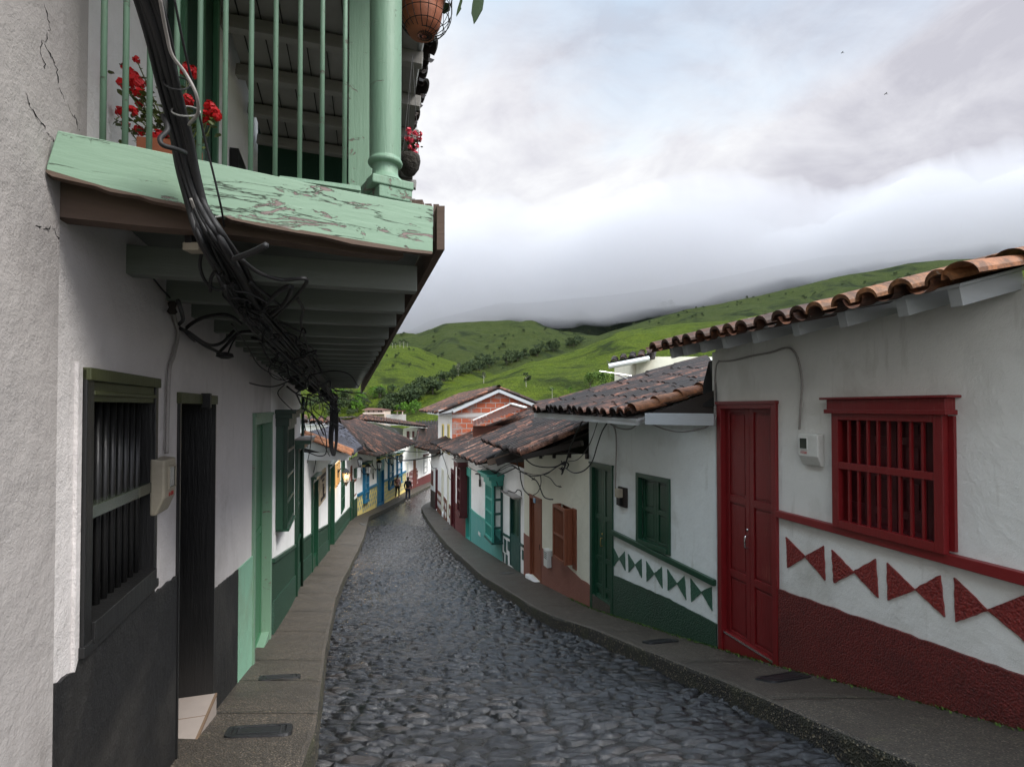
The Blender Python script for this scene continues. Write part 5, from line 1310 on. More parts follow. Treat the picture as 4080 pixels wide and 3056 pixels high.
p3 = topf(w3, ('e6',445,885), ('e6',497,922), ('e6',618,1022), ('e6',706,1100), ('e6',870,1205), ('e6',960,1300), ('e6',1062,1365))
for a, b in ((.0, r3[0]-.0), (r3[1], w3.len)):
    m = MB(); band(w3, a, b, G3, p3, 0, .014, .12, m, rag=.01); m.build('plinth', 'rust_plinth', h3)
e0, e1 = U('c4',905,762,9.9), U('c4',602,652,13.6)
rr0 = U('c4',1332,585,9.5); dv = rr0-e0; rr1 = e1+Vector((.96,.28,.40))*3.2
rr0b = e0+dv*1.0; 
rm = tiled(e0, e1, e0+dv*3.0, rr1, .20, .42, 7, (0,.93), thick=.012, special=lambda i, j: (.93 if i < .07 and j < .3 else None)); rm.build('roof', ['tiles_dark', 'dark_wood'], h3)
m = MB(); a = U('c4',900,775,9.95); b = U('c4',1325,672,9.2); m.beam(a, b, .09, .09); m.build('roof_beam', 'dark_wood', h3)
m = MB(); a = U('c4',700,815,11.4); b = U('c4',885,745,11.2); m.beam(a, b, .08, .14); m.build('roof_beam', 'dark_wood', h3)
m = MB()
for k in range(4): w3.box(m, .05+k*.75, .10+k*.75, z3(.05+k*.75)-.06, z3(.05+k*.75)+.02, -.1, .05)
w3.box(m, 0.02, w3.len-.02, z3(w3.len/2)-.02, z3(w3.len/2)+.10, -.15, -.02); m.build('wall_plate', 'dark_wood', h3)
q = w3.p(0.05, 0, 0)
m = MB(); m.poly([U('c4',870,775,11.2), U('c4',1425,755,10.2), U('c4',1425,470,10.4), U('c4',870,690,12.2)]); m.build('attic_gap', 'dark_void', h3)  # near-black sheet closes the open gap, its shade is painted

# ================================================================== RIGHT 4: white and teal house
h4 = thing('teal_trim_house', 'white house with turquoise base, turquoise door, box window and a striped half door', 'house', w4.p(4, w4.g(4)))
G4 = ground_of(w4)
ra4 = w4.rect4(('e6',310,515), ('e6',322,1212), ('e6',408,540), ('e6',416,1256))
rt4 = w4.rect4(('d5',486,305), ('d5',500,1090), ('d5',542,322), ('d5',547,1128))
rw4 = w4.rect4(('e6',82,412), ('e6',84,905), ('e6',150,425), ('e6',152,975), .26)
print('R4', ra4, rt4, rw4, w4.len)
z4 = w4.pix('c4', 800, 822)[1]; 
m = wallmesh(w4, 0, w4.len, G4, lambda a: z4-.0*a, [(*ra4, .12), (*rt4, .12)], step=.3); m.build('wall', 'white_plaster', h4)
mid = ra4[2]+(ra4[3]-ra4[2])*.44
dd = make_door(h4, w4, (ra4[0], ra4[1], mid, ra4[3]), 'dark_teal_paint', 'green_paint', fw=.07, rec=.06, leaves=2, rows=(0,1), proud=.02, base=ra4[2], handle=None)
m = MB(); w4.box(m, ra4[0]-.12, ra4[1]+.1, ra4[3]+.012, ra4[3]+.05, 0, .2); m.build('door_cap', 'grey_stucco', dd)
m = MB(); a0, a1 = ra4[0]+.07, ra4[1]-.07; am = (a0+a1)/2
for x0, x1 in ((a0, am-.005), (am+.005, a1)):
    for i in range(6):
        m.cur = [1, 2, 3, 0, 2, 1][i]; xa = x0+.03+(x1-x0-.06)*i/6; w4.box(m, xa, xa+(x1-x0-.06)/6-.004, ra4[2]+.08, mid-.09, -.045, -.03)
    m.cur = 0
    for z_, h_ in ((ra4[2]+.005, .075), (mid-.09, .09)): w4.box(m, x0, x1, z_, z_+h_, -.05, -.015)
    w4.box(m, x0, x0+.03, ra4[2]+.08, mid-.09, -.05, -.02); w4.box(m, x1-.03, x1, ra4[2]+.08, mid-.09, -.05, -.02)
m.build('half_door', ['brown_panel', 'dark_void', 'honey_wood', 'green_paint'], h4)
make_door(h4, w4, rt4, 'teal_paint', 'teal_plinth', fw=.08, rec=.08, leaves=1, rows=(0,.5,1), proud=.03, handle=None, lintel=.18, base=rt4[2]-.1)
tp4 = topf(w4, ('e6',0,705), ('e6',82,760), ('e6',185,830), ('e6',240,880), ('e6',310,920), ('e6',440,1000))
aw = w4.pix('e6', 241, 1000)[0]
for a, b in ((aw, rt4[0]), (rt4[1], w4.len)):
    m = MB(); band(w4, a, b, G4, tp4, 0, .012, .2, m); m.build('plinth', 'teal_plinth' if a < rt4[0] else 'maroon_plinth', h4)
    m = MB(); band(w4, a, b, lambda x: tp4(x)-.03, lambda x: tp4(x)+.02, 0, .03, .4, m); m.build('dado_rail', 'teal_paint', h4)
m = MB(); band(w4, 0.0, ra4[0], lambda x: tp4(x)-.03, lambda x: tp4(x)+.02, 0, .03, .4, m); m.build('dado_rail', 'dark_teal_paint', h4)
m = MB(); band(w4, ra4[1], aw, lambda x: tp4(x)-.03, lambda x: tp4(x)+.02, 0, .03, .4, m); m.build('dado_rail', 'dark_teal_paint', h4)
m = MB()
for x0, y0, x1, y1 in ((255,932,275,1072),(288,952,305,1056),(270,1078,288,1186),(243,1060,256,1160),(424,1040,436,1140)):
    r = w4.rect('e6', x0, y0, x1, y1, .01); w4.box(m, r[0], r[1], r[2], r[3], 0, .012)
m.build('wall_motif', 'dark_teal_paint', h4)
wn = make_grille(h4, w4, rw4, 'teal_paint', 9, rails=(.25,.5,.74), fw=.06, d=.28, back='dark_teal_paint', depth=.1, barw=.02)
r = rw4; m = MB()
w4.box(m, r[0]-.0, r[0]+.03, r[2], r[3], 0, .06); 
for k in range(5): z = r[2]+(r[3]-r[2])*k/4; w4.box(m, r[0], r[0]+.03, z-.03, z+.03, .06, .24)
w4.box(m, r[1]-.03, r[1], r[2], r[3], 0, .22); w4.box(m, r[0]-.03, r[1]+.03, r[2]-.05, r[2], 0, .3); m.build('window_side', 'dark_teal_paint', wn)
m = MB(); w4.box(m, r[0]-.04, r[1]+.04, r[3], r[3]+.14, 0, .31); w4.box(m, r[0]-.1, r[1]+.1, r[3]+.14, r[3]+.24, 0, .38); w4.box(m, r[0]-.16, r[1]+.16, r[3]+.24, r[3]+.29, 0, .45); m.build('window_head', 'teal_paint', wn, bevel=.006)
e0, e1 = U('c4',587,828,13.6), U('c4',218,672,25.0)
rr0 = e0+Vector((.966,.259,.42))*5.2; rr1 = e1+Vector((.966,.259,.37))*5.0
rm = tiled(e0, e1, rr0, rr1, .225, .44, 6, (0,.97), bow=.05, boards=False); rm.build('roof', ['tiles_dark', 'dark_wood'], h4)
m = MB(); m.poly([U('c4',600,825,14.2), U('c4',895,812,12.2), U('c4',895,640,12.4), U('c4',600,800,14.4)]); m.build('attic_gap', 'dark_void', h4)  # flat near-black sheet painted as the shade under the roof
m = MB(); a, b = U('c4',640,815,13.4), U('c4',880,745,12.6); m.beam(a, b, .1, .14); m.build('roof_beam', 'bare_wood', h4)

# ================================================================== RIGHT 5: maroon house
h5 = thing('maroon_trim_house', 'narrow white house with maroon door, tall maroon framed window and maroon base, on the right', 'house', w5.p(2, w5.g(2)))
G5 = ground_of(w5)
r5 = w5.rect4(('d5',332,350), ('d5',335,950), ('d5',372,350), ('d5',375,985)); r5 = (r5[0], min(r5[1], w5.len-.02), r5[2], r5[3])
rw5 = w5.rect4(('d5',396,285), ('d5',402,800), ('d5',436,300), ('d5',437,838), .2)
print('R5', r5, rw5, w5.len)
m = wallmesh(w5, 0, w5.len, G5, lambda a: z4, [(*r5, .12)]); m.build('wall', 'white_plaster', h5)
dd = make_door(h5, w5, r5, 'maroon_paint', 'maroon_paint', fw=.08, rec=.06, leaves=1, proud=.05, rows=(0,.5,1), base=r5[2]-.1)
m = MB(); w5.box(m, r5[0], r5[1], r5[3]+.02, r5[3]+.85, 0, .05); t_ = m.build('transom', 'maroon_paint', dd)
m = MB(); w5.box(m, r5[0]+.09, r5[1]-.09, r5[3]+.1, r5[3]+.76, .052, .06); m.build('transom_panel', 'white_plaster', dd)
wn = make_grille(h5, w5, rw5, 'maroon_paint', 1, rails=(.25,.5,.75), fw=.08, d=.24, back='curtain', depth=-.06)
r = rw5; m = MB(); w5.box(m, r[0]-.02, r[0]+.02, r[2], r[3], 0, .19); w5.box(m, r[1]-.02, r[1]+.02, r[2], r[3], 0, .19); w5.box(m, r[0]-.06, r[1]+.06, r[2]-.07, r[2], 0, .28); w5.box(m, r[0]-.1, r[1]+.1, r[3], r[3]+.18, 0, .34); m.build('window_side', 'maroon_paint', wn)
m = MB(); w5.box(m, r[0]-.14, r[1]+.14, r[3]+.18, r[3]+.22, 0, .4); m.build('window_cap', 'grey_stucco', wn)
p5 = topf(w5, ('d5',377,700), ('d5',495,800))
m = MB(); band(w5, 0, r5[0], G5, p5, 0, .02, .3, m); m.build('plinth', 'maroon_plinth', h5)

# ================================================================== RIGHT 6: tall house with brick gable
h6 = thing('brick_gable_house', 'tall white house with bare orange brick gable and yellow window strips above the mossy roofs', 'house', w6.p(2, w6.g(2)))
G6 = ground_of(w6)
zA = w6.pix('c4', 368, 442)[1]; zB = zA
print('R6', w6.len, zA)
rr = [w6.rect4(('d5',220,322), ('d5',222,575), ('d5',245,330), ('d5',246,790)), w6.rect4(('d5',283,380), ('d5',284,640), ('d5',304,395), ('d5',304,870))]
rr = [(max(.05, r[0]), min(r[1], w6.len-.05), w6.g(r[0])+.12, r[3]) for r in rr]
m = wallmesh(w6, 0, w6.len, G6, lambda a: zA, [(*r, .15) for r in rr]); m.build('wall', 'white_plaster', h6)
p6 = topf(w6, ('d5',182,560), ('d5',248,630), ('d5',305,712), ('d5',330,740))
cuts = sorted([(r[0], r[1]) for r in rr]); seg_ = [(0, cuts[0][0]), (cuts[0][1], cuts[1][0]), (cuts[1][1], w6.len)]
for a, b in seg_:
    if b-a < .05: continue
    m = MB(); band(w6, a, b, G6, p6, 0, .025, .3, m)
    m.cur = 1; n = max(1, int((b-a)/.5))
    for i in range(n):
        for j in range(3):
            ac = a+(b-a)*(i+.5)/n; zc_ = p6(ac)-.28-j*.38
            if zc_ < w6.g(ac)+.1: continue
            P = [w6.p(ac+math.cos(t)*.16*(1+.25*math.sin(3*t)), zc_+math.sin(t)*.15, .036) for t in [k*math.pi/5 for k in range(10)]]; m.poly(P)
    m.build('plinth', ['brown_panel', 'white_plaster'], h6)
for r in rr: make_door(h6, w6, r, 'cream_plaster', 'white_wood', fw=.08, rec=.1, leaves=1, rows=(0,.5,1), proud=.02, handle=None)
for x0, x1, yb in ((294,308,735), (334,348,755)):
    r = w6.rect4(('c4',x0,534), ('c4',x0,yb), ('c4',x1,534), ('c4',x1,yb), .03); m = MB(); w6.box(m, r[0], r[1], r[2], r[3], 0, .03); wf = m.build('window', 'yellow_paint', h6)
    m = MB(); w6.box(m, r[0]+(r[1]-r[0])*.3, r[1]-(r[1]-r[0])*.3, r[2]+.06, r[3]-.06, .03, .034); m.build('pane', 'dark_teal_paint', wf)
# brick end facing the street's upper part
nb = -w6.n; o = w6.A
pk = U('c4',705,300,1); 
def meet(px, py):      # point on the gable plane through A running back
    u, v = ray('c4', px, py); r = Vector((u, 1, v)); pn = w6.d; t = o.dot(pn)/r.dot(pn); return r*t
P = [meet(370, 700), meet(985, 700), meet(985, 392), meet(705, 298), meet(372, 440)]
P[0].z = P[1].z = -4.5
m = MB(); m.poly(P); m.poly([p+w6.d*.15 for p in P][::-1]); ob = m.build('brick_gable', 'bricks', h6)
uv = ob.data.uv_layers.new(name='UVMap'); ow = world(ob)
for l in ob.data.loops:
    v = ob.data.vertices[l.vertex_index].co+ow; uv.data[l.index].uv = ((v-o).dot(nb), v.z)
m = MB(); zb_ = meet(700, 470).z; q = [meet(372,462), meet(640,452), meet(630,480), meet(372,485)]
m.poly([p-w6.d*.012 for p in q]); m.build('concrete_band', 'grey_stucco', h6)
# roof: gable roof running away from us
e_l0 = meet(276, 450); pk0 = meet(707, 268); e_r0 = meet(1010, 392)
ln_ = 1.0
while ln_ < 14:
    q = e_l0+w6.d*ln_
    if (q.x/q.y*F+CX-1600)*1.841 < 138: break
    ln_ += .1
back_ = w6.d*ln_; sh = -w6.d*.15; print('R6 roof', ln_)
rm = MB()
tiled(e_l0+back_, e_l0+sh, pk0+back_, pk0+sh, .25, .45, 6, (.05,1), thick=.012, mb=rm, cap_ridge=True); tiled(e_r0+sh, e_r0+back_, pk0+sh, pk0+back_, .25, .45, 6, (.05,1), thick=.012, mb=rm)
rm.build('roof', ['tiles_mixed', 'grey_rafter'], h6)
m = MB(); dn = Vector((0,0,-.13)); m.beam(meet(372,440)+dn*.0-w6.d*.2, pk0+dn-w6.d*.2, .05, .12); m.beam(e_r0+dn-w6.d*.2, pk0+dn-w6.d*.2, .05, .12); a = meet(270,445); b = meet(378,430); m.beam(a-w6.d*.1, b-w6.d*.1, .12, .16); m.build('barge_board', 'grey_rafter', h6)
m = MB(); w6.box(m, 0, w6.len, zA-.14, zA, 0, .55); m.build('eave_board', 'white_wood', h6)
# lean-to of rusty tin against the brick
tin = thing('tin_lean_to', 'rusty corrugated tin lean-to roof against the orange brick gable', 'lean-to roof', U('c4',700,520,21.5))
m = MB(); a0_, a1_, b0_, b1_ = U('c4',520,540,20.5), U('c4',840,400,21.9), U('c4',525,512,21.6), U('c4',805,394,22.3)
Pq = [U('c4',522,545,19.5), U('c4',905,420,19.8), U('c4',805,392,22.2), U('c4',522,514,22.0)]
n = 26
for i in range(n):
    f = lambda t: (Pq[0].lerp(Pq[1], t)+Vector((0,0,.03*math.cos(t*n*math.pi))), Pq[3].lerp(Pq[2], t)+Vector((0,0,.03*math.cos(t*n*math.pi))))
    a, b = f(i/n), f((i+1)/n); m.poly([a[0], b[0], b[1], a[1]])
m.build('tin_sheet', 'rusty_tin', tin)
m = MB(); m.beam(Pq[3]+Vector((0,0,.05)), Pq[2]+Vector((0,0,.05)), .22, .04); m.beam(Pq[2]+Vector((0,0,.05)), Pq[1]+Vector((0,0,.05)), .16, .04); m.build('flashing', 'gutter_white', tin)
m = MB(); a, b = U('c4',522,600,20.0), U('c4',840,600,20.2); m.box((a.x, 20.1, -2.5), (b.x+1, 20.3, Pq[0].z-.03)); m.build('lean_to_wall', 'rusty_tin', tin)

# ================================================================== RIGHT 7: corner house with dark base
h7 = thing('corner_house', 'white corner house with dark brown base and low tiled roof at the bend', 'house', w7.p(1, w7.g(1)))
G7 = ground_of(w7); z7 = w7.pix('c4', 215, 735)[1]
r7 = w7.rect4(('d5',158,330), ('d5',160,730), ('d5',181,335), ('d5',181,770)); r7 = (max(.03, r7[0]), r7[1], w7.g(r7[0])+.02, r7[3])
m = wallmesh(w7, 0, w7.len, G7, lambda a: z7+.5, [(*r7, .1)]); m.build('wall', 'white_plaster', h7)
p7 = topf(w7, ('d5',98,545), ('d5',160,590)); m = MB(); band(w7, r7[1], w7.len, G7, p7, 0, .02, .3, m); m.build('plinth', 'dark_plinth', h7)
make_door(h7, w7, r7, 'maroon_paint', 'maroon_paint', fw=.07, rec=.04, leaves=1, proud=.04, rows=(0,.5,1))
r = w7.rect4(('d5',104,340), ('d5',106,500), ('d5',122,350), ('d5',123,505), .03); m = MB(); w7.box(m, r[0], r[1], r[2], r[3], -.0, .05); m.build('window', 'maroon_paint', h7)
ends_w = Wall(g10, (g10[0]+3.0, g10[1]+.8), 'R'); m = MB(); band(ends_w, 0, 3.2, lambda a: -6.6, lambda a: z7+.5, -.1, 0, mb=m); m.build('end_wall', 'white_plaster', h7)
e0, e1 = U('c4',285,748,27.0), U('c4',98,702,32.5)
rm = tiled(e0, e1, U('c4',290,640,29), U('c4',236,648,33.5), .24, .46, 6, (.1,1), thick=.012); rm.build('roof', ['tiles_mixed', 'dark_wood'], h7)
m = MB(); a, b = U('c4',215,735,28.6), U('c4',285,735,27.2); m.beam(a, b, .2, .2); m.build('roof_beam', 'dark_wood', h7)

# ================================================================== RIGHT 8: cream building behind with the white gutter
h8 = thing('rear_cream_house', 'plain cream building with white gutter showing behind the green trimmed house roof', 'house', U('c7',1800,900,14.5)-Vector((0,0,1)))
Y8 = 14.0; a, b = U('c7',1675,700,Y8), U('c7',2250,700,Y8)
m = MB(); m.box((a.x, Y8, -1.5), (b.x+1, Y8+3, a.z+.02)); m.build('wall', 'cream_plaster', h8)
e0, e1 = U('c7',1780,698,13.4), U('c7',1518,738,15.5)
rm = tiled(U('c7',1780,690,12.9), U('c7',1520,742,12.9), U('c7',1790,650,14.6), U('c7',1522,715,14.6), .2, .42, 7, (0,.8), thick=.012); rm.build('roof', ['tiles_dark', 'dark_wood'], h8)
m = MB(); a, b = U('c7',1512,752,12.8), U('c7',1750,706,12.8); m.tube([a, b], .06, 8); m.build('gutter', 'gutter_white', h8)
m = MB(); m.tube(crom([U('c7',2025,745,11), U('c7',2060,728,11), U('c7',2115,716,11)], 4), .05, 8); m.build('pipe', 'gutter_white', h8)

# ================================================================== things fixed to the fronts
def meter_box(loc_w, a, z, w_, h_, dp, mat, label, digits, ink, win=(.3,.62,.25,.6), bevel_top=False):
    w = loc_w; root = thing('electric_meter', label, 'electric meter', w.p(a, z, 0))
    m = MB(); x0, x1 = a-w_/2, a+w_/2
    P = [w.p(x0,z,0), w.p(x1,z,0), w.p(x1,z+h_*.02,dp*.45), w.p(x0,z+h_*.02,dp*.45)]
    lo = h_*.30
    prof = [(0,0),(dp*.45,.0),(dp,lo),(dp,h_*.97),(0,h_)]
    i0 = len(m.v)
    for x in (x0, x1):
        for d_, zz_ in prof: m.v.append(tuple(w.p(x, z+zz_, d_)))
    n = len(prof); m.face([i0+k for k in range(n)]); m.face([i0+n+k for k in range(n)][::-1])
    for k in range(n): j = (k+1) % n; m.face((i0+k, i0+n+k, i0+n+j, i0+j))
    m.build('meter_case', mat, root, bevel=.008)
    m = MB(); wa0, wa1, wz0, wz1 = win; fx = lambda t: x0+(x1-x0)*t
    w.box(m, fx(wa0), fx(wa1), z+h_*wz0, z+h_*wz1, dp, dp+.004); m.build('meter_window', 'meter_window', root)
    m = MB(); w.box(m, fx(wa0)-.006, fx(wa0), z+h_*wz0-.006, z+h_*wz1+.006, dp, dp+.008); w.box(m, fx(wa1), fx(wa1)+.006, z+h_*wz0-.006, z+h_*wz1+.006, dp, dp+.008)
    w.box(m, fx(wa0), fx(wa1), z+h_*wz1, z+h_*wz1+.006, dp, dp+.008); w.box(m, fx(wa0), fx(wa1), z+h_*wz0-.006, z+h_*wz0, dp, dp+.008); m.build('window_rim', mat, root)
    if digits:
        cu = bpy.data.curves.new('t', 'FONT'); cu.body = digits; cu.size = h_*.11; cu.extrude = .0006; cu.align_x = 'CENTER'
        t = bpy.data.objects.new('t', cu); C.objects.link(t); bpy.context.view_layer.update()
        me = bpy.data.meshes.new_from_object(t.evaluated_get(bpy.context.evaluated_depsgraph_get())); bpy.data.objects.remove(t)
        m = MB(); sd = 1 if w.side == 'R' else 1
        # the reader's right-hand direction along the wall, seen from the street
        rt_ = -w.d if w.side == 'R' else w.d
        c = w.p(fx((wa0+wa1)/2), z+h_*(wz0-.16), dp+.001)
        m.v = [tuple(c+rt_*v.co.x*.9+Vector((0,0,1))*v.co.y+w.n*v.co.z) for v in me.vertices]; 
        for p in me.polygons: m.face(list(p.vertices))
        m.build('meter_number', ink, root)
    return root
a, z = wA.pix('d1', 470, 1440, .05); a1, z1 = wA.pix('d1', 470, 360, .09)
r = wA.rect4(('d1',466,420), ('d1',466,1040), ('d1',690,370), ('d1',690,1000), .055); print('meterL', r)
meter_box(wA, (r[0]+r[1])/2, r[2]-.10, r[1]-r[0], r[3]-r[2]+.10, .055, 'meter_plastic', 'weathered beige electric meter box between the black window and the black doorway', 'R-4200', 'red_ink', win=(.30,.82,.46,.82))
r = w1.rect4(('d2',470,370), ('d2',500,1300), ('d2',1040,330), ('d2',1085,1340), .06); print('meterR', r)
meter_box(w1, (r[0]+r[1])/2, r[2], r[1]-r[0], r[3]-r[2], .07, 'meter_white', 'white electric meter with a small grey window between red door and red window', 'H3500', 'red_ink', win=(.52,.90,.52,.84))
r = w2.rect4(('c5',388,818), ('c5',392,930), ('c5',438,812), ('c5',440,935), .04)
root = thing('electric_meter', 'old beige electric meter on a dark board beside the dark green door', 'electric meter', w2.p(r[0], r[2], 0))
m = MB(); w2.box(m, r[0], r[1], r[2], r[3], 0, .03); m.build('back_board', 'dark_wood', root)
m = MB(); am = (r[0]+r[1])/2+.02; w2.box(m, am-.05, am+.06, r[2]+(r[3]-r[2])*.48, r[3]-.02, .03, .10); m.build('meter_case', 'meter_plastic', root, bevel=.008)
m = MB(); w2.box(m, am-.04, am+.05, r[2]+.02, r[2]+(r[3]-r[2])*.46, .03, .08); m.build('terminal_cover', 'black_iron', root, bevel=.005)
r = w3.rect4(('e6',627,1030), ('e6',630,1190), ('e6',662,1045), ('e6',664,1215), .10)
root = thing('gas_meter_box', 'white louvred utility box on the reddish base between plank door and brown window', 'utility box', w3.p(r[0], r[2], 0))
m = MB(); w3.box(m, r[0], r[1], r[2], r[3], 0, .10); b = m.build('box_case', 'meter_white', root, bevel=.006)
m = MB()
for k in range(4): z = r[3]-.06-k*.035; w3.box(m, r[0]+.03, r[1]-.03, z, z+.012, .10, .104)
m.build('louvre', 'meter_window', root)
# electric box on the teal base
r = w4.rect('d5', 630, 1010, 650, 1070, .0); m = MB(); w4.box(m, r[0]-.02, r[1]+.02, r[2], r[3], 0, .02); w4.box(m, r[0]+.03, r[1]-.03, r[2]+.05, r[3]-.05, .02, .03)
tag(m.build('utility_plate', 'meter_white'), 'small white utility plate set in the turquoise base', 'utility plate')

# wooden signs and lanterns
def board(name, w, r, mat, th, label, cat): 
    root = thing(name, label, cat, w.p(r[0], r[2], 0)); m = MB(); w.box(m, r[0], r[1], r[2], r[3], .005, th); m.build('board', mat, root, bevel=.008); return root
r = wD.rect4(('d3',338,545), ('d3',360,1195), ('d3',475,450), ('d3',490,1055)); print('sign', r)
s1 = board('hanging_sign', wD, r, 'sign_wood', .04, 'tall pale wooden sign with dark raised letters between two green doors', 'sign')
m = MB(); h_ = r[3]-r[2]; w_ = r[1]-r[0]
for z0_, z1_, x0_, x1_ in ((.78,.88,.1,.9),(.10,.20,.15,.85)): wD.box(m, r[0]+w_*x0_, r[0]+w_*x1_, r[2]+h_*z0_, r[2]+h_*z1_, .04, .05)
m.build('name_plate', 'dark_wood', s1)
m = MB(); X = lambda t: r[0]+w_*t; Zs = lambda t: r[2]+h_*t
wD.box(m, X(.35), X(.65), Zs(.66), Zs(.74), .04, .052)
m.tube([wD.p(X(.42), Zs(.60), .045), wD.p(X(.42), Zs(.53), .045), wD.p(X(.6), Zs(.53), .045)], .018, 4); m.tube([wD.p(X(.5), Zs(.49), .045), wD.p(X(.62), Zs(.45), .045), wD.p(X(.45), Zs(.42), .045)], .018, 4)
m.tube([wD.p(X(.5)+math.cos(t)*.08, Zs(.34)+math.sin(t)*.12, .045) for t in [k*math.pi/6 for k in range(12)]], .02, 4, closed=True)
m.build('raised_letter', 'dark_wood', s1)
r = wD.rect4(('d3',692,335), ('d3',700,815), ('d3',785,292), ('d3',785,740)); s2 = board('lamp_board', wD, r, 'honey_wood', .04, 'honey coloured wooden board with iron bolts lit by the glowing lantern', 'board')
m = MB()
for x in (.1,.5,.9):
    for z in (.05,.95): m.lathe([(.03,-.01), (.03,.01)], wD.p(r[0]+(r[1]-r[0])*x, r[2]+(r[3]-r[2])*z, .045), 8)
m.build('iron_bolt', 'black_iron', s2)
am, zm = wD.pix('d3', 720, 600, .05); lantern(wD.p(r[0]+(r[1]-r[0])*.3, r[2]+(r[3]-r[2])*.52, .04), wD.n*.8-wD.d*.3, 'black lantern with a glowing bulb on the honey coloured board', 1.75, True, reach=.2)
r = wD.rect4(('d3',1005,390), ('d3',1012,690), ('d3',1052,355), ('d3',1060,660)); s3 = board('carved_sign', wD, r, 'carved_wood', .06, 'dark red carved wooden plaque under the small lantern at the corner', 'sign')
m = MB()
for k in range(6):
    z = r[2]+(r[3]-r[2])*(k+.7)/7; m.tube(crom([wD.p(r[0]+(r[1]-r[0])*t, z+.03*math.sin(t*9+k), .065) for t in (.15,.35,.55,.8)], 4), .012, 4)
m.build('carving', 'sign_wood', s3)
p = wD.p(*wD.pix('d4', 215, 345), 0); lantern(wD.p(*wD.pix('d4', 205, 350), 0), wD.n, 'small black lantern above the carved plaque, nearest before the blue trimmed house', 1.6, reach=.24)
for x, y, lab in ((352,450,'left of the first blue window'), (548,380,'between the first blue window and the blue door'), (770,310,'between the blue door and the second blue window'), (930,280,'between the second and third blue windows')):
    lantern(wE.p(*wE.pix('d4', x, y+15), 0), wE.n, 'black lantern '+lab, 1.9, reach=.2, up=True)
a, z = wE0.pix('d4', 262, 560); bxz = 1
q = U('d4', 272, 645, 24.6); s_k = 24.6/F/4.1425*1.0
gb = thing('speaker_box', 'dark green box fixed to the wall at the corner before the blue trimmed house', 'box', q)
m = MB(); W_ = 50*24.6/F/4.1425; H_ = 165*24.6/F/4.1425; m.box((q.x-W_/2, q.y-.02, q.z), (q.x+W_/2, q.y+.45, q.z+H_)); m.build('box_case', 'green_paint_dark', gb, bevel=.02)
m = MB(); m.box((q.x+W_/2, q.y, q.z), (q.x+W_/2+.06, q.y+.4, q.z+H_)); m.build('box_lid', 'white_wood', gb, bevel=.01)
r = wE0.rect4(('d4',240,680), ('d4',240,945), ('d4',285,660), ('d4',285,915), .02)
nb_ = thing('notice_board', 'narrow framed notice board beside the green corner door', 'notice board', wE0.p(r[0], r[2], 0))
m = MB(); wE0.box(m, r[0], r[1], r[2], r[3], .0, .04); m.build('frame', 'carved_wood', nb_); m = MB(); wE0.box(m, r[0]+.06, r[1]-.06, r[2]+.08, r[3]-.08, .04, .045); m.build('notice', 'white_plaster', nb_)
# thin line brackets on the blue and teal fronts
for w, c, pts, lab in ((wE, 'd4', [(610,520),(600,492),(570,495),(566,560),(570,655)], 'thin black hook hanging beside the blue door'), (w4, 'd5', [(592,382),(615,374),(636,392),(641,440),(641,520)], 'thin black hook hanging between the turquoise door and window')):
    m = MB(); q = [w.p(*w.pix(c, x, y, .06), .06) for x, y in pts]; m.tube(crom(q, 5), [.018]*(len(crom(q, 5))), 5); m.tube(q[-2:], .035, 6); tag(m.build('iron_hook', 'black_iron'), lab, 'hook')

# manhole / meter lids in the pavements
def lid(c, quad, label, mat='cast_iron'):
    g = [gnd(c, *q) for q in quad]; P = [Vector((x, z, PG(z)+.012)) for x, z in g]; n = (P[1]-P[0]).cross(P[3]-P[0]).normalized()
    if n.z < 0: n = -n
    cen = sum(P, Vector())/4; root = thing('utility_cover', label, 'utility cover', cen, 'water meter covers in the pavements')
    def rr(sc, cnr=.22, lift=0):
        out = []
        for i in range(4):
            p = cen+(P[i]-cen)*sc; a = cen+(P[i-1]-cen)*sc; b = cen+(P[(i+1) % 4]-cen)*sc
            for t in range(5):
                s_ = t/4; q = p+(a-p)*cnr*(1-s_)**2+(b-p)*cnr*s_**2; out.append(q+n*lift)
        return out
    def plate(m, sc0, sc1, l0, l1, cnr):
        a, b = rr(sc0, cnr, l0), rr(sc1, cnr, l1); i0 = len(m.v); m.v += [tuple(p) for p in a+b]; k = len(a)
        for i in range(k): j = (i+1) % k; m.face((i0+i, i0+j, i0+k+j, i0+k+i))
        return i0
    m = MB(); plate(m, 1.0, .96, -.02, .004, .2); plate(m, .96, .80, .004, .004, .2); plate(m, .80, .78, .004, -.002, .18); m.build('lid_frame', mat, root)
    m = MB(); i0 = plate(m, .78, .76, -.006, .003, .15); k = 20; m.face([i0+k+i for i in range(k)]); plate(m, .66, .62, .003, .006, .12); plate(m, .62, .60, .006, .003, .12)
    m.build('lid_plate', mat, root)
    return root
lid('e3', [(778,965),(1560,915),(1580,795),(850,835)], 'oval cornered black cast iron cover in the left pavement beside the tiled doorstep, nearest')
lid('e3', [(1170,325),(1655,290),(1660,245),(1195,268)], 'black cast iron cover in the left pavement just before the mint green door')
lid('d8', [(1330,880),(1530,918),(1880,870),(1700,820)], 'dark rectangular cover with a bright rim in the right pavement by the red base')
lid('d8', [(370,560),(450,578),(720,560),(640,532)], 'dark rectangular cover in the right pavement before the dark green base')
lid('d5', [(230,990),(300,995),(318,975),(245,972)], 'small cover in the far right pavement by the maroon door', 'concrete_lid')
lid('d4', [(385,1420),(450,1430),(455,1400),(320,1380)], 'small dark cover in the left pavement near the corner before the blue trimmed house', 'concrete_lid')
lid('e6', [(200,1270),(300,1275),(370,1262),(260,1255)], 'flat pavement cover below the striped half door', 'concrete_lid')
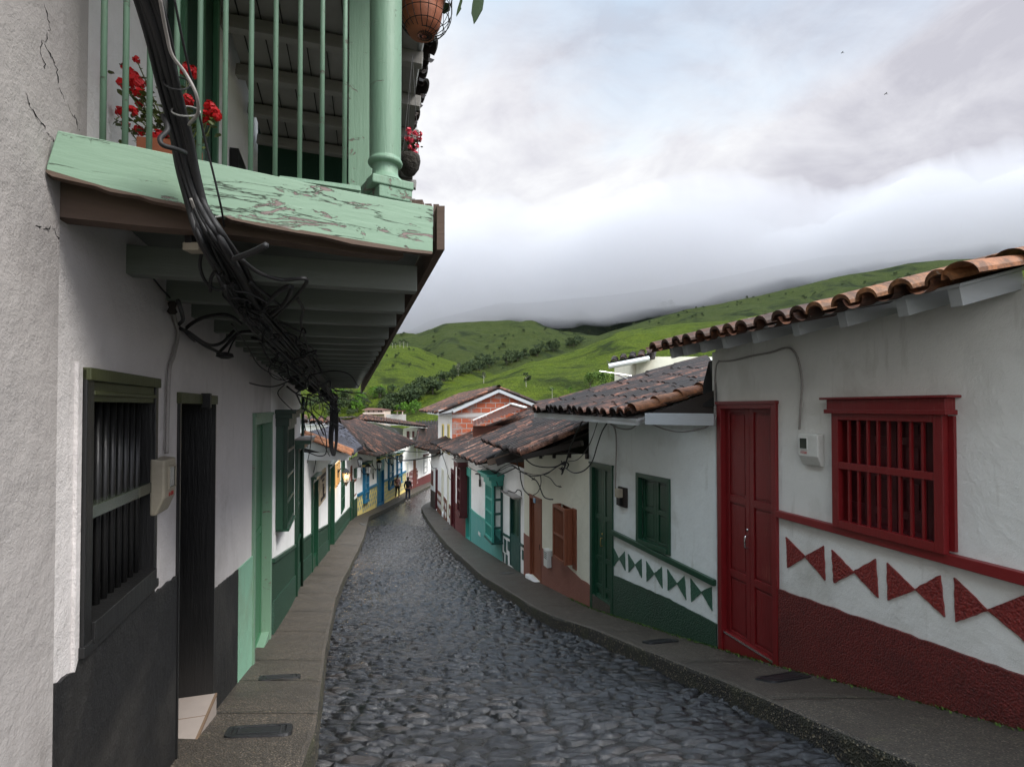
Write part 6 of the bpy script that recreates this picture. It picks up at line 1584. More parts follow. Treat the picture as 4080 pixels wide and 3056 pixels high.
# joints across the pavements
def joint(KP, WL, z, name='pavement_joint'):
    m = MB(); xw, xk = xat(WL, z), xat(KP, z); n = 8; P = []
    for k in range(n+1):
        t = k/n; x = xw+(xk-xw)*(.0+.97*t); zz_ = z+.05*math.sin(t*2)+.008*random.uniform(-1,1)
        P.append(Vector((x, zz_, PG(zz_)+.014)))
    for a, b in zip(P, P[1:]): m.poly([a, b, b+Vector((0,.016,-.0040)), a+Vector((0,.016,-.0040))])
    return m
mj = MB()
for KP, WL, zs_ in ((RK, RWALL, (3.9,5.3,6.9,8.9,10.6,12.6,15,18,21)), (LK, LWALL, (3.55,4.5,5.4,6.9,8.4,10,12,14.5,17,20))):
    for z in zs_:
        j = joint(KP, WL, z); i0 = len(mj.v); mj.v += j.v; mj.f += [tuple(i+i0 for i in f) for f in j.f]; mj.mi += j.mi; mj.t += j.t
tag(mj.build('pavement_joints', 'kerb_concrete'), kind='structure')
# moss line along the right wall
m = MB()
for k in range(1500):
    z = 1.5+random.random()**.8*8; x = xat([(RX(-2),-2.), r1e, g5, g6], z); dx = random.random()**2*.07+.012
    p = Vector((x-dx, z, PG(z)+.014)); s_k = random.uniform(.004,.014); t = random.uniform(0,3.1)
    m.tint = random.random(); a = Vector((math.cos(t), math.sin(t), .2))*s_k; b = Vector((-math.sin(t), math.cos(t), .5))*s_k
    m.poly([p-a, p-b*.5, p+a, p+b+Vector((0,0,s_k*.6))])
tag(m.build('moss', 'crown_green'), label='thin line of green moss where the right pavement meets the wall', cat='moss', kind='stuff')

# ================================================================== cables
def cable(root, pts, r, mat='cable_rubber', name='cable', n=8, seg=7):
    m = MB(); m.tube(crom(pts, n), r, seg); return m.build(name, mat, root, smooth=True)
def UD(l, under=False):
    # wires below the balcony stay under its joists
    return [U('D', x, y, min(Z, .44*1200/max(30, 881-y)) if under and y > 470 else Z) for x, y, Z in l]
trunk = [(300,-60,1.22),(322,0,1.27),(345,80,1.33),(362,160,1.40),(378,230,1.47),(395,300,1.53),(408,370,1.58),(430,450,1.62),(462,520,1.62),(498,580,1.88),(530,640,2.3),(575,700,2.95),(620,750,4.0),(655,790,5.2),(690,830,7.2),(716,860,9.4)]
cb = thing('cable_bundle', 'thick black bundle of strapped cables running past the balcony and down the street', 'cable bundle', U('D', 408, 370, 1.58))
T = [U('D', *p) for p in trunk]; Tc = crom(T, 4)
random.seed(21)
for i in range(26):
    ph = random.uniform(0, 6.28); rad = .030*math.sqrt(random.random()); ln = len(T) if i < 14 else random.randint(11, 15); P = []
    for k in range(ln):
        p = T[k]; sp_ = 1.0 if k < 8 else 1.0+.45*(k-7); tw = ph+k*.22
        P.append(p+Vector((math.cos(tw)*rad*sp_, math.sin(tw)*rad*.6*sp_, math.sin(tw*1.3+i)*rad*.5*sp_)))
    cable(cb, P, random.choice([.005,.006,.008,.010,.011]), n=5)
cable(cb, UD([(345,-5,1.24),(360,75,1.30),(372,120,1.33),(400,158,1.36),(424,205,1.38),(427,245,1.42),(408,270,1.47)]), .0042, 'cable_grey')
cable(cb, UD([(412,430,1.58),(424,460,1.62),(440,490,1.70),(455,520,1.80),(480,560,2.05),(497,600,2.4),(515,640,2.8)]), .0045, 'cable_grey')
cable(cb, UD([(376,-5,1.28),(395,90,1.34),(418,190,1.42),(440,290,1.5),(462,380,1.56),(478,450,1.62),(484,490,1.75)]), .003)
cable(cb, UD([(352,250,1.46),(362,280,1.44),(346,300,1.42),(352,314,1.42),(378,322,1.45),(400,330,1.5)]), .0065)
for k, (x, y, Z) in enumerate(((372,170,1.41),(392,232,1.47),(440,465,1.66),(520,640,2.8))):
    c = U('D', x, y, Z-.02); m = MB(); rad = .030+.004*k; d = (T[min(3+k*2, 12)]-T[min(2+k*2, 11)]).normalized(); a = d.cross(Vector((0,1,0))).normalized(); b = d.cross(a)
    m.tube([c+Vector((0,.02,0))+a*math.cos(t)*rad+b*math.sin(t)*rad for t in [q*math.pi/8 for q in range(16)]], .0022, 5, closed=True); m.build('cable_tie', 'cable_tie' if k else 'cable_rubber', cb)
# loops and stray ends under the balcony
cable(cb, UD([(470,520,1.9),(440,540,1.9),(432,575,1.92),(445,610,1.95),(470,626,1.98),(496,615,2.0),(507,590,2.0),(504,560,1.98),(500,540,1.95)]), .0055)
tang = thing('tangled_wires', 'tangle of loose black wires and connectors hanging under the balcony beams', 'wires', U('D', 640, 820, 5.5))
TW = [[(380,744,2.9),(400,712,2.9),(430,690,2.8),(470,680,2.8),(500,684,2.9),(520,700,3.1)],
 [(520,560,2.3),(560,590,2.6),(610,605,2.9),(662,604,3.0),(640,640,3.2),(610,670,3.4),(590,690,3.6)], [(505,560,2.2),(545,545,2.3),(575,530,2.4)],
 [(540,610,2.6),(580,640,2.9),(610,665,3.2)], [(555,690,3.1),(590,640,3.0),(630,620,3.0),(610,660,3.3),(570,690,3.5)],
 [(385,650,2.6),(395,690,2.6),(385,705,2.7),(410,720,2.7),(450,745,3.0),(480,740,3.1),(505,715,3.2)],
 [(400,715,2.8),(440,745,3.0),(470,760,3.2),(490,770,3.3)], [(470,765,3.2),(490,745,3.3),(515,720,3.3),(545,715,3.4)], [(490,770,3.3),(500,745,3.4),(510,728,3.4)],
 [(400,716,2.8),(440,760,3.4),(490,805,4.2),(540,828,5.0),(590,835,5.8),(630,820,6.2),(655,800,6.4)],
 [(560,740,3.8),(600,770,4.6),(640,778,5.2),(660,775,5.6)], [(545,730,3.6),(590,745,4.2),(640,765,5.0),(665,790,6.0)],
 [(600,770,4.8),(580,800,5.2),(600,820,5.4),(640,815,5.6),(660,800,5.8),(640,785,5.4),(610,790,5.2)],
 [(620,720,4.2),(650,740,4.8),(680,760,5.8),(690,800,7.0)], [(500,700,3.2),(530,740,3.7),(560,790,4.4),(600,815,5.2),(630,830,6)],
 [(640,640,3.3),(655,670,3.5),(650,700,3.8),(662,740,4.6),(668,760,5.0)], [(560,660,3.1),(600,700,3.8),(640,735,4.6),(660,760,5.4)],
 [(615,830,6.2),(600,850,6.2),(620,875,6.4),(640,888,6.8),(660,870,7.2),(668,850,7.4)], [(660,840,7),(680,850,7.8),(720,845,9.2),(760,850,10),(800,868,11)],
 [(620,835,6.4),(640,850,6.8),(665,862,7.4),(690,870,8.4)], [(716,860,9.4),(745,862,10.0),(775,868,10.8)], [(700,830,8),(735,845,9.5),(790,850,11.2)],
 [(668,850,8),(676,900,8.2),(690,940,8.6),(712,985,9.0)], [(656,860,7.6),(668,905,8),(672,950,8.2),(664,1000,8.4)], [(640,850,7.0),(655,880,7.5),(680,900,8),(700,940,9)],
 [(690,860,8.4),(698,880,8.4),(690,905,8.4),(676,910,8.4)], [(665,850,8),(662,875,8),(655,900,8),(660,930,8.2)], [(672,895,8.1),(700,925,8.6),(705,975,8.8),(690,985,8.8),(660,975,8.6)]]
random.seed(5)
for l in TW: cable(tang, UD(l, True), random.choice([.004,.006,.008])*(1+.06*l[0][2]), n=6, seg=5)
for k in range(46):
    t = random.random(); i = 9+int(t*6); p = T[i]+Vector((random.gauss(0,.05),random.gauss(0,.1),random.gauss(-.08,.04)))*(T[i].y*.25); q = [p]
    dd_ = random.uniform(.05,.14)*T[i].y*.4
    for j in range(4): q.append(q[-1]+Vector((random.uniform(-1,1.2), random.uniform(-.5,1.5), random.uniform(-1,.55)))*dd_*.5)
    cable(tang, q, random.uniform(.003,.006)*(1+.05*T[i].y), n=5, seg=5)
for x, y, Z, sx, sz in ((598,662,3.4,.055,.04),(590,655,3.4,.03,.03),(486,768,3.3,.05,.02),(650,835,6.5,.07,.05),(636,822,6.1,.06,.05),(678,838,7.6,.08,.07),(716,858,9.3,.12,.08),(664,760,5.6,.06,.05),(700,848,8.6,.09,.07)):
    c = U('D', x, y, Z); m = MB(); m.lathe([(sx*.4,-sz), (sx,-sz*.4), (sx*.9,sz*.5), (sx*.35,sz)], c, 9); m.build('connector', 'cable_rubber', tang, smooth=False)
cc = thing('cable_coil', 'long narrow coil of spare black cable hanging below the balcony end', 'cable coil', U('D', 722, 985, 10.2))
for i in range(12):
    o_ = random.uniform(-4,4); p_ = [(716+o_,850,10),(719+o_+random.uniform(-2,2),900,10.1),(715+o_,950,10.2),(721+o_*.5,984,10.2),(727+o_*.5,950,10.2),(726+o_,900,10.1),(722+o_,852,10)]
    cable(cc, UD(p_), random.uniform(.008,.014), n=6, seg=5)
# wires pinned along the fronts
def wire(pts, r, label, mat='cable_rubber', name='wire', cat='cable', segs=None):
    m = MB(); m.tube(crom(pts, 8), r, 6); return tag(m.build(name, mat, smooth=True), label, cat)
def on(w, c, pts, d=.03): return [w.p(*w.pix(c, x, y, d), d) for x, y in pts]
wire(on(w1, 'c6', [(60,405),(110,402),(180,385),(250,372),(300,356),(328,362),(350,400),(364,480),(360,560),(354,655)], .02), .010, 'grey cable running under the rafters down to the white meter', 'cable_grey')
P = on(w1, 'c6', [(60,402),(48,430),(44,520),(46,585)], .03)+[U('c5',970,400,6.0), U('c5',930,450,6.1), U('c5',860,472,6.3), U('c5',770,482,6.5), U('c5',680,468,6.7), U('c5',590,435,7.0), U('c5',530,425,7.2), U('c5',470,465,7.4), U('c5',400,460,7.6), U('c5',330,425,7.9)]
wire(P, .010, 'sagging grey cable looping below the eaves of the green trimmed house', 'cable_grey')
wire([U('c5',320,415,7.9)]+on(w2, 'c5', [(355,435),(378,470),(386,560),(382,700),(380,820),(388,880)], .03), .011, 'vertical cable running down beside the dark green door', 'cable_grey')
wire([U('c5',330,430,7.9), U('c5',300,480,8.1), U('c5',272,560,8.3), U('c5',240,660,8.4), U('c5',190,715,8.5), U('c5',130,728,8.8), U('c5',80,700,9.3)], .010, 'cable dropping in a loop over the dark green door frame')
wire([U('c5',275,415,8.0), U('c5',240,520,8.2), U('c5',200,600,8.5), U('c5',150,650,8.9), U('c5',95,660,9.3)], .007, 'thin cable from the green trimmed house eave to the black cable knot')
wire([U('c5',185,410,8.4), U('c5',140,500,8.8), U('c5',105,590,9.1), U('c5',85,660,9.3), U('c5',60,735,9.4)], .014, 'thick black cable dropping from the roof corner to the cable knot')
bz = thing('overhead_cables', 'bundle of black cables sagging along the right hand fronts below the mossy roofs', 'cables', U('c4', 900, 890, 11))
BR = [[(1185,820,9.4),(1140,845,9.6),(1080,885,10),(1000,912,10.6),(950,912,11),(890,890,11.4),(840,850,11.8),(790,828,12.4),(740,850,13.2),(690,885,14)],
 [(1190,815,9.4),(1120,860,9.8),(1060,900,10.2),(980,905,10.8),(930,895,11.1),(870,875,11.6),(800,840,12.3),(730,870,13.4),(670,885,14.4),(600,840,15.8),(560,820,17)],
 [(890,770,9.9),(960,830,10),(1050,850,9.9),(1130,845,9.7),(1185,815,9.4)], [(905,890,11.2),(960,930,10.9),(985,945,10.8),(1010,985,10.6),(1040,1060,10.2),(1080,1082,10),(1110,1085,9.9)],
 [(1040,905,10.3),(1090,930,10.1),(1130,980,9.9),(1172,994,9.7)], [(870,880,11.6),(875,940,11.4),(895,1010,11.2),(935,1055,11.0)], [(1020,910,10.5),(1022,970,10.5),(1000,1030,10.6),(960,1058,10.8)],
 [(1172,850,9.4),(1180,880,9.4),(1172,905,9.4)], [(1210,860,9.4),(1225,830,9.3),(1215,815,9.3)], [(830,770,12),(850,830,11.8),(870,880,11.6)],
 [(690,940,14),(710,990,13.6),(750,1030,13),(780,1036,12.6)], [(840,850,11.8),(760,890,12.8),(700,915,13.8)], [(690,940,14),(690,900,14.1),(720,870,13.6)],
 [(460,790,19),(500,850,17.5),(560,880,16.6),(600,860,16),(640,870,15),(690,890,14)], [(400,770,21),(470,800,19),(540,840,17.5),(610,850,15.8),(690,890,14)],
 [(270,715,27),(330,745,24),(400,775,21),(450,800,19.4)], [(300,760,26),(330,850,24),(345,920,23),(370,945,22.5),(395,940,22)], [(205,790,29),(225,850,29),(260,855,28)],
 [(550,900,16.8),(575,905,16.5),(572,985,16.5)], [(780,1022,12.4),(830,1035,12),(850,1015,11.9),(875,1025,11.8),(880,1060,11.8)]]
for l in BR: m = MB(); m.tube(crom([U('c4', *p) for p in l], 7), random.choice([.008,.011,.014])*(1+(l[0][2]-9)*.03), 5); m.build('cable', 'cable_rubber', bz, smooth=True)
for x, y, Z, s_k in ((1190,820,9.38,.034),(1175,860,9.38,.024),(870,880,11.6,.022),(965,935,10.9,.02),(690,900,14,.04),(300,745,26,.09),(1160,990,9.8,.014)):
    c = U('c4', x, y, Z); m = MB()
    for k in range(5):
        d = Vector((random.gauss(0,1),random.gauss(0,1),random.gauss(0,1)))*s_k; m.tube(crom([c-d, c+Vector((d.z,d.x,d.y))*.5, c+d], 4), s_k*.3, 5)
    m.build('cable_knot', 'cable_rubber', bz)
wire([U('c4',320,725,26), U('c4',250,762,29), U('c4',200,775,31), U('c4',90,795,32), U('c4',0,800,32), U('d4',980,330,31), U('d4',830,295,29), U('d4',650,235,27), U('d4',480,150,24), U('d4',420,60,21)], .035, 'heavy black cable crossing the street at the bend, lower of two')
wire([U('c4',310,705,26), U('c4',200,735,29), U('c4',60,735,31), U('d4',1150,200,31), U('d4',980,195,31), U('d4',800,185,30)], .022, 'black cable crossing the street at the bend, upper of two')
wire([U('d3',120,0,12), U('d3',318,0,12.3), U('d3',325,150,12.4), U('d3',400,155,12.6), U('d3',490,180,13), U('d3',535,130,13.2), U('d3',500,20,13)], .014, 'looped black wire below the gable beam of the sign house')
wire([U('d3',310,200,12.3), U('d3',290,350,12.6), U('d3',262,500,12.8), U('d3',215,700,13)], .010, 'thin wire hanging over the first green door of the sign house')
wire(on(wA, 'D', [(372,650),(378,690),(385,720),(375,770),(366,800),(362,900),(360,980)], .015), .009, 'thin cable running down the wall to the beige meter box', 'cable_grey')
wire(on(wA, 'D', [(322,590),(350,625),(372,650),(376,668)], .015), .004, 'thin wire stapled diagonally to the white wall under the first joists')
root = thing('junction_box', 'small metal box with wires at the top of the white wall under the balcony', 'junction box', U('D', 408, 530, 1.75))
m = MB(); c = U('D', 416, 532, 1.80); m.box((c.x-.022, c.y-.02, c.z-.018), (c.x+.03, c.y+.03, c.z+.008)); m.build('box_case', 'meter_plastic', root, bevel=.003)
m = MB(); c = U('D', 410, 515, 1.79); m.box((c.x-.012, c.y-.01, c.z-.02), (c.x+.012, c.y+.02, c.z+.02)); m.build('clamp', 'black_iron', root, bevel=.003)
# insulator low on the wall and number fragment
m = MB(); m.lathe([(.012,-.03),(.022,-.02),(.014,0),(.02,.02),(.01,.03)], U('D', 372, 665, 2.55), 10); tag(m.build('insulator', 'dark_wood', smooth=True), 'small brown insulator on the white wall under the balcony', 'insulator')

# ================================================================== flowers
def flower_head(m, c, r, n=26, cur=0):
    m.cur = cur
    for k in range(n):
        d = Vector((random.gauss(0,1), random.gauss(0,1), random.gauss(0,1))).normalized(); p = c+d*r*random.uniform(.55,1); m.tint = random.random()
        a = d.cross(Vector((.3,.5,.8))).normalized(); b = d.cross(a); s_k = r*.42
        pts = []
        for j in range(7): t = j*2*math.pi/7; pts.append(p+(a*math.cos(t)+b*math.sin(t))*s_k*(1+.25*math.cos(5*t))+d*s_k*.15*math.cos(2*t))
        m.poly(pts)
def leaf(m, p, d, s_k, cur=0):
    m.cur = cur; d = d.normalized(); side = d.cross(Vector((0,0,1)));
    if side.length < .1: side = Vector((1,0,0))
    side.normalize(); u = side.cross(d); c = [p, p+d*s_k*.5+side*s_k*.5+u*s_k*.08, p+d*s_k+side*s_k*.28, p+d*s_k*1.05-side*s_k*.1-u*s_k*.1, p+d*s_k*.9-side*s_k*.4, p+d*s_k*.4-side*s_k*.5+u*s_k*.08]
    m.poly(c)
gz = 1.95
ger = thing('geranium', 'red geranium in a terracotta trough behind the mint balusters', 'potted plant', U('D', 372, 335, gz)-Vector((0,0,.12)))
m = MB(); c = U('D', 375, 330, gz); m.hexa([c+Vector((x, y, z)) for z in (-.12, .035) for x, y in ((-.10,-.05),(.06,-.02),(.06,.08),(-.10,.05))]); m.build('planter', 'terracotta_pot', ger, bevel=.004)
heads = [(283,160,14),(297,178,16),(276,190,12),(300,200,11),(287,240,10),(262,243,11),(300,285,11),(345,296,13),(302,225,8),(404,152,14),(418,157,12),(405,218,12),(455,232,13),(463,245,13),(470,252,9),(447,262,9),(262,178,10),(268,145,7),(295,130,7),(272,268,8),(445,250,10),(360,297,7)]
h_pts = []
for x, y, r_ in heads:
    m = MB(); c = U('D', x, y, gz+random.uniform(-.05,.08)); h_pts.append(c); flower_head(m, c, r_*gz/1200*1.12, 30); m.build('flower_head', 'petal_red', ger)
m = MB(); base = U('D', 375, 318, gz)
for c in h_pts:
    b0 = base+Vector((random.uniform(-.07,.07), random.uniform(-.02,.03), 0)); mid_ = (b0+c)/2+Vector((random.uniform(-.02,.02), 0, -.015)); q = crom([b0, mid_, c], 5); m.tube(q, .0022, 4)
    for k in range(9):
        p = q[random.randint(1, len(q)-1)]; leaf(m, p, Vector((random.gauss(0,1), random.gauss(0,1), random.gauss(0,.6))), random.uniform(.012,.026))
for k in range(90):
    p = U('D', random.gauss(330,45), random.gauss(275,35), gz+random.uniform(-.04,.06)); leaf(m, p, Vector((random.gauss(0,1), random.gauss(0,1), random.gauss(0,.6))), random.uniform(.015,.03))
m.build('leaves', 'leaf_olive', ger)
# wire basket with clay pot, near the post
Zp = 2.62; c = U('D', 917, 22, Zp); Rb = 60*Zp/1200
hp_ = thing('hanging_basket', 'clay pot in a black wire basket hanging beside the balcony post', 'hanging basket', c-Vector((0,0,Rb)))
m = MB(); m.lathe([(.02,-Rb*.98),(Rb*.45,-Rb*.93),(Rb*.66,-Rb*.55),(Rb*.74,-Rb*.1),(Rb*.78,Rb*.5),(Rb*.88,Rb*.52),(Rb*.88,Rb*.75),(Rb*.80,Rb*.76),(Rb*.7,Rb*.6)], c+Vector((-.012,0,0)), 32, cap=False); m.build('clay_pot', 'terracotta_pot', hp_, smooth=True)
m = MB()
for k in range(20):
    t = 2*math.pi*k/20; q = [c+Vector((math.cos(t)*math.cos(f)*Rb, math.sin(t)*math.cos(f)*Rb, -math.sin(f)*Rb)) for f in [math.pi/2*.94*(1-j/10) for j in range(11)]]+[c+Vector((math.cos(t)*Rb, math.sin(t)*Rb, Rb*.5))]; m.tube(q, .0018, 4)
for f in (.0,.4,.78,1.1,1.3): m.tube([c+Vector((math.cos(t)*math.cos(f)*Rb, math.sin(t)*math.cos(f)*Rb, -math.sin(f)*Rb)) for t in [2*math.pi*k/28 for k in range(28)]], .0022, 4, closed=True)
m.tube([c+Vector((math.cos(t)*Rb, math.sin(t)*Rb, Rb*.5)) for t in [2*math.pi*k/28 for k in range(28)]], .003, 4, closed=True); m.build('wire_basket', 'black_iron', hp_)
m = MB()
for t in (0, 2.1, 4.2): m.tube([c+Vector((math.cos(t)*Rb, math.sin(t)*Rb, Rb*.5)), c+Vector((0,0,Rb*5))], .002, 4)
m.build('hanger', 'black_iron', hp_)
m = MB()
for pts in ([(1045,0),(1042,20),(1030,42),(1023,52),(1021,40),(1018,30),(1020,10),(1022,0)], [(999,0),(995,14),(996,18),(990,28),(985,36),(988,20),(994,0)]):
    f_ = [U('D', x, y, Zp-.1) for x, y in pts]; n0 = len(m.v); m.v += [tuple(p) for p in f_]+[tuple(p+Vector((.001,.006,0))) for p in f_]; k = len(f_); m.face(range(n0, n0+k)); m.face([n0+2*k-1-i for i in range(k)])
for a_, b_ in (((1045,0),(990,-90)), ((997,0),(960,-60))): m.tube(crom([U('D', *a_, Zp-.1), U('D', (a_[0]+b_[0])/2+6, (a_[1]+b_[1])/2-10, Zp-.05), U('D', *b_, Zp)], 4), .003, 5)
random.seed(3)
for k in range(26):
    p = c+Vector((random.gauss(0,.07), random.gauss(0,.07), Rb*.8+random.random()*.12)); leaf(m, p, Vector((random.gauss(0,1), random.gauss(0,1), random.gauss(.5,.6))), random.uniform(.06,.13))
m.build('leaves', 'leaf_green', hp_)
Zq = 3.5; c = U('D', 884, 352, Zq)
hq = thing('hanging_planter', 'mossy hanging pot with pink and red flowers below the balcony roof edge', 'hanging planter', c-Vector((0,0,.09)))
m = MB()
m.lathe([(.008,-.09),(.035,-.075),(.062,-.035),(.072,.01),(.066,.045),(.05,.05)], c, 16); m.build('moss_pot', 'moss_pot', hq, smooth=True)
m = MB(); ms = MB()
for x, y, r_ in ((884,284,9),(898,290,8),(905,300,8),(890,305,9),(900,315,7),(880,300,7),(893,323,7),(908,290,6),(886,318,6),(898,330,6)):
    m = MB(); flower_head(m, U('D', x, y, Zq+random.uniform(-.03,.03)), r_*Zq/1200*.9, 16); m.build('flower_head', 'petal_pink', hq)
for k in range(70): p = U('D', random.gauss(890,9), random.gauss(318,14), Zq+random.uniform(-.03,.05)); leaf(ms, p, Vector((random.gauss(0,1), random.gauss(0,1), random.gauss(0,.6))), .018)
ms.build('leaves', 'leaf_green', hq)
m = MB(); 
for t in (0,2.1,4.2): m.tube([c+Vector((math.cos(t)*.06, math.sin(t)*.06, .04)), c+Vector((0,.1,.75))], .0015, 4)
m.build('hanger', 'black_iron', hq)

# ================================================================== people
def body(name, joints, edges, root, mat, sub=2):
    me = bpy.data.meshes.new(name); me.from_pydata([j[0] for j in joints], edges, []); o = bpy.data.objects.new(name, me); C.objects.link(o); me.materials.append(MATS[mat])
    s = o.modifiers.new('skin', 'SKIN'); 
    for i, j in enumerate(joints): v = me.skin_vertices[0].data[i]; v.radius = j[1] if isinstance(j[1], tuple) else (j[1], j[1]); v.use_root = (i == 0)
    o.modifiers.new('sub', 'SUBSURF').levels = sub; o.modifiers['sub'].render_levels = sub
    bpy.context.view_layer.update(); dg = bpy.context.evaluated_depsgraph_get(); ev = bpy.data.meshes.new_from_object(o.evaluated_get(dg)); bpy.data.objects.remove(o)
    ev.materials.clear(); ev.materials.append(MATS[mat]); ev.name = name
    for p in ev.polygons: p.use_smooth = True
    o = bpy.data.objects.new(name, ev); C.objects.link(o); o.parent = root; return o
def person(label, x, y, z, h, face, shirt, trousers, shoes, bag, hairdo, stride=.12):
    root = bpy.data.objects.new('person', None); C.objects.link(root); root.location = (x, y, z); root.rotation_euler.z = face; tag(root, label, 'person', 'people walking down the street')
    k = h/1.62; V3 = lambda a, b, c: (a*k, b*k, c*k)
    # facing +y; one continuous body of skin
    J = [(V3(0,0,.88), (.135*k,.10*k)), (V3(0,0,1.02), (.115*k,.085*k)), (V3(0,.01,1.20), (.135*k,.09*k)), (V3(0,0,1.33), (.10*k,.075*k)), (V3(0,.01,1.40), .047*k), (V3(0,.015,1.47), (.062*k,.072*k)), (V3(0,.012,1.55), (.072*k,.085*k)), (V3(0,0,1.60), (.045*k,.055*k)),
         (V3(.17,0,1.33), .052*k), (V3(.22,-.03,1.08), .038*k), (V3(.22,.07,.87), .028*k), (V3(.22,.10,.79), (.022*k,.034*k)),
         (V3(-.17,0,1.33), .052*k), (V3(-.23,-.02,1.08), .038*k), (V3(-.22,.05,.87), .028*k), (V3(-.22,.08,.79), (.022*k,.034*k)),
         (V3(.085,0,.80), .085*k), (V3(.085,stride*.6,.47), .055*k), (V3(.085,stride*.5,.27), .052*k), (V3(.085,stride*.4,.07), .033*k), (V3(.085,stride*.4+.12,.035), .03*k),
         (V3(-.085,0,.80), .085*k), (V3(-.085,-stride*.3,.47), .055*k), (V3(-.085,-stride*.9,.27), .052*k), (V3(-.085,-stride*1.2,.07), .033*k), (V3(-.085,-stride*1.2+.12,.035), .03*k)]
    Ed = [(0,1),(1,2),(2,3),(3,4),(4,5),(5,6),(6,7),(3,8),(8,9),(9,10),(10,11),(3,12),(12,13),(13,14),(14,15),(0,16),(16,17),(17,18),(18,19),(19,20),(0,21),(21,22),(22,23),(23,24),(24,25)]
    body('body', J, Ed, root, 'skin')
    g = lambda i, e: (J[i][0], tuple((q+e*k) for q in (J[i][1] if isinstance(J[i][1], tuple) else (J[i][1], J[i][1]))))
    top = [g(0,.02), g(1,.022), g(2,.02), g(3,.016), g(8,.014), (V3(.225,-.03,1.08), .05*k), (V3(.222,.05,.90), .040*k), g(12,.014), (V3(-.235,-.02,1.08), .05*k), (V3(-.222,.04,.90), .040*k)]
    body('shirt', top, [(0,1),(1,2),(2,3),(3,4),(4,5),(5,6),(3,7),(7,8),(8,9)], root, shirt)
    lg = [(V3(0,0,.86), (.14*k,.105*k)), g(16,.012), g(17,.012), g(18,.010), (V3(.085,stride*.42,.12), .045*k), g(21,.012), g(22,.012), g(23,.010), (V3(-.085,-stride*1.15,.12), .045*k)]
    body('trousers', lg, [(0,1),(1,2),(2,3),(3,4),(0,5),(5,6),(6,7),(7,8)], root, trousers)
    for s, yy in ((1, stride*.4), (-1, -stride*1.2)):
        body('shoe', [(V3(s*.085,yy-.03,.045), (.042*k,.045*k)), (V3(s*.085,yy+.06,.04), (.042*k,.036*k)), (V3(s*.087,yy+.15,.03), (.036*k,.026*k))], [(0,1),(1,2)], root, shoes, 1)
    hr = [(V3(0,-.02,1.56), (.086*k,.088*k)), (V3(0,0,1.61), (.06*k,.066*k)), (V3(0,-.06,1.48), (.07*k,.04*k))]
    if hairdo == 'long': hr += [(V3(0,-.085,1.36), (.065*k,.032*k)), (V3(0,-.10,1.24), (.045*k,.025*k))]
    else: hr += [(V3(-.01,-.10,1.40), (.032*k,.03*k)), (V3(-.02,-.11,1.22), (.024*k,.022*k))]
    body('hair', hr, [(0,1),(0,2),(2,3),(3,4)], root, 'hair')
    # each hand: palm, four fingers and a thumb
    for s in (1, -1):
        hx, hy, hz = J[11][0] if s > 0 else J[15][0]
        P = [((hx,hy,hz+.01*k), .022*k), ((hx,hy+.005,hz-.03*k), (.014*k,.036*k))]; Ee = [(0,1)]
        for f in range(4):
            o_ = (f-1.5)*.017*k; i = len(P); P += [((hx,hy+o_+.005,hz-.065*k), .009*k), ((hx-s*.01*k,hy+o_+.008,hz-.09*k-(.008*k if f in (1,2) else 0)), .007*k)]; Ee += [(1,i),(i,i+1)]
        i = len(P); P += [((hx-s*.012*k,hy+.035*k,hz-.02*k), .009*k), ((hx-s*.016*k,hy+.05*k,hz-.045*k), .008*k)]; Ee += [(1,i),(i,i+1)]
        body('hand', P, Ee, root, 'skin', 1)
    if bag:
        bt = body('backpack', [(V3(0,-.15,1.02), (.13*k,.07*k)), (V3(0,-.16,1.18), (.135*k,.075*k)), (V3(0,-.14,1.31), (.10*k,.05*k))], [(0,1),(1,2)], root, bag)
        tag(bt)
        m = MB()
        for s in (-1, 1): m.tube(crom([V3(s*.08,-.12,1.32), V3(s*.10,-.01,1.40), V3(s*.10,.10,1.28), V3(s*.12,.08,1.05), V3(s*.12,-.08,.98)], 5), .012*k, 5)
        o = m.build('shoulder_strap', 'patterned_bag' if bag == 'patterned_bag' else 'black_cloth', None, smooth=True, origin=(0,0,0)); o.parent = root
    return root
px_, pz_ = gnd('d4', 968, 972); sc_ = 372/4.1425*pz_/F; print('person', px_, pz_, sc_)
hd = math.atan2(-(g3[0]-g1[0]), g3[1]-g1[1])
person('woman in pale pink shirt with patterned backpack and ponytail walking on the pavement', px_, pz_, PG(pz_)+.01, max(1.45, sc_), hd-.2, 'pink_shirt', 'black_cloth', 'shoe_pink', 'patterned_bag', 'tail')
qx, qz = gnd('d4', 1140, 1018, -.15); sc_ = 385/4.1425*qz/F; print('person2', qx, qz, sc_)
person('person in a black hooded jacket and dark jeans walking in the roadway', qx, qz, PG(qz)-.15, max(1.5, sc_), hd-.1, 'black_cloth', 'denim', 'shoe_white', 'black_cloth', 'long', .14)

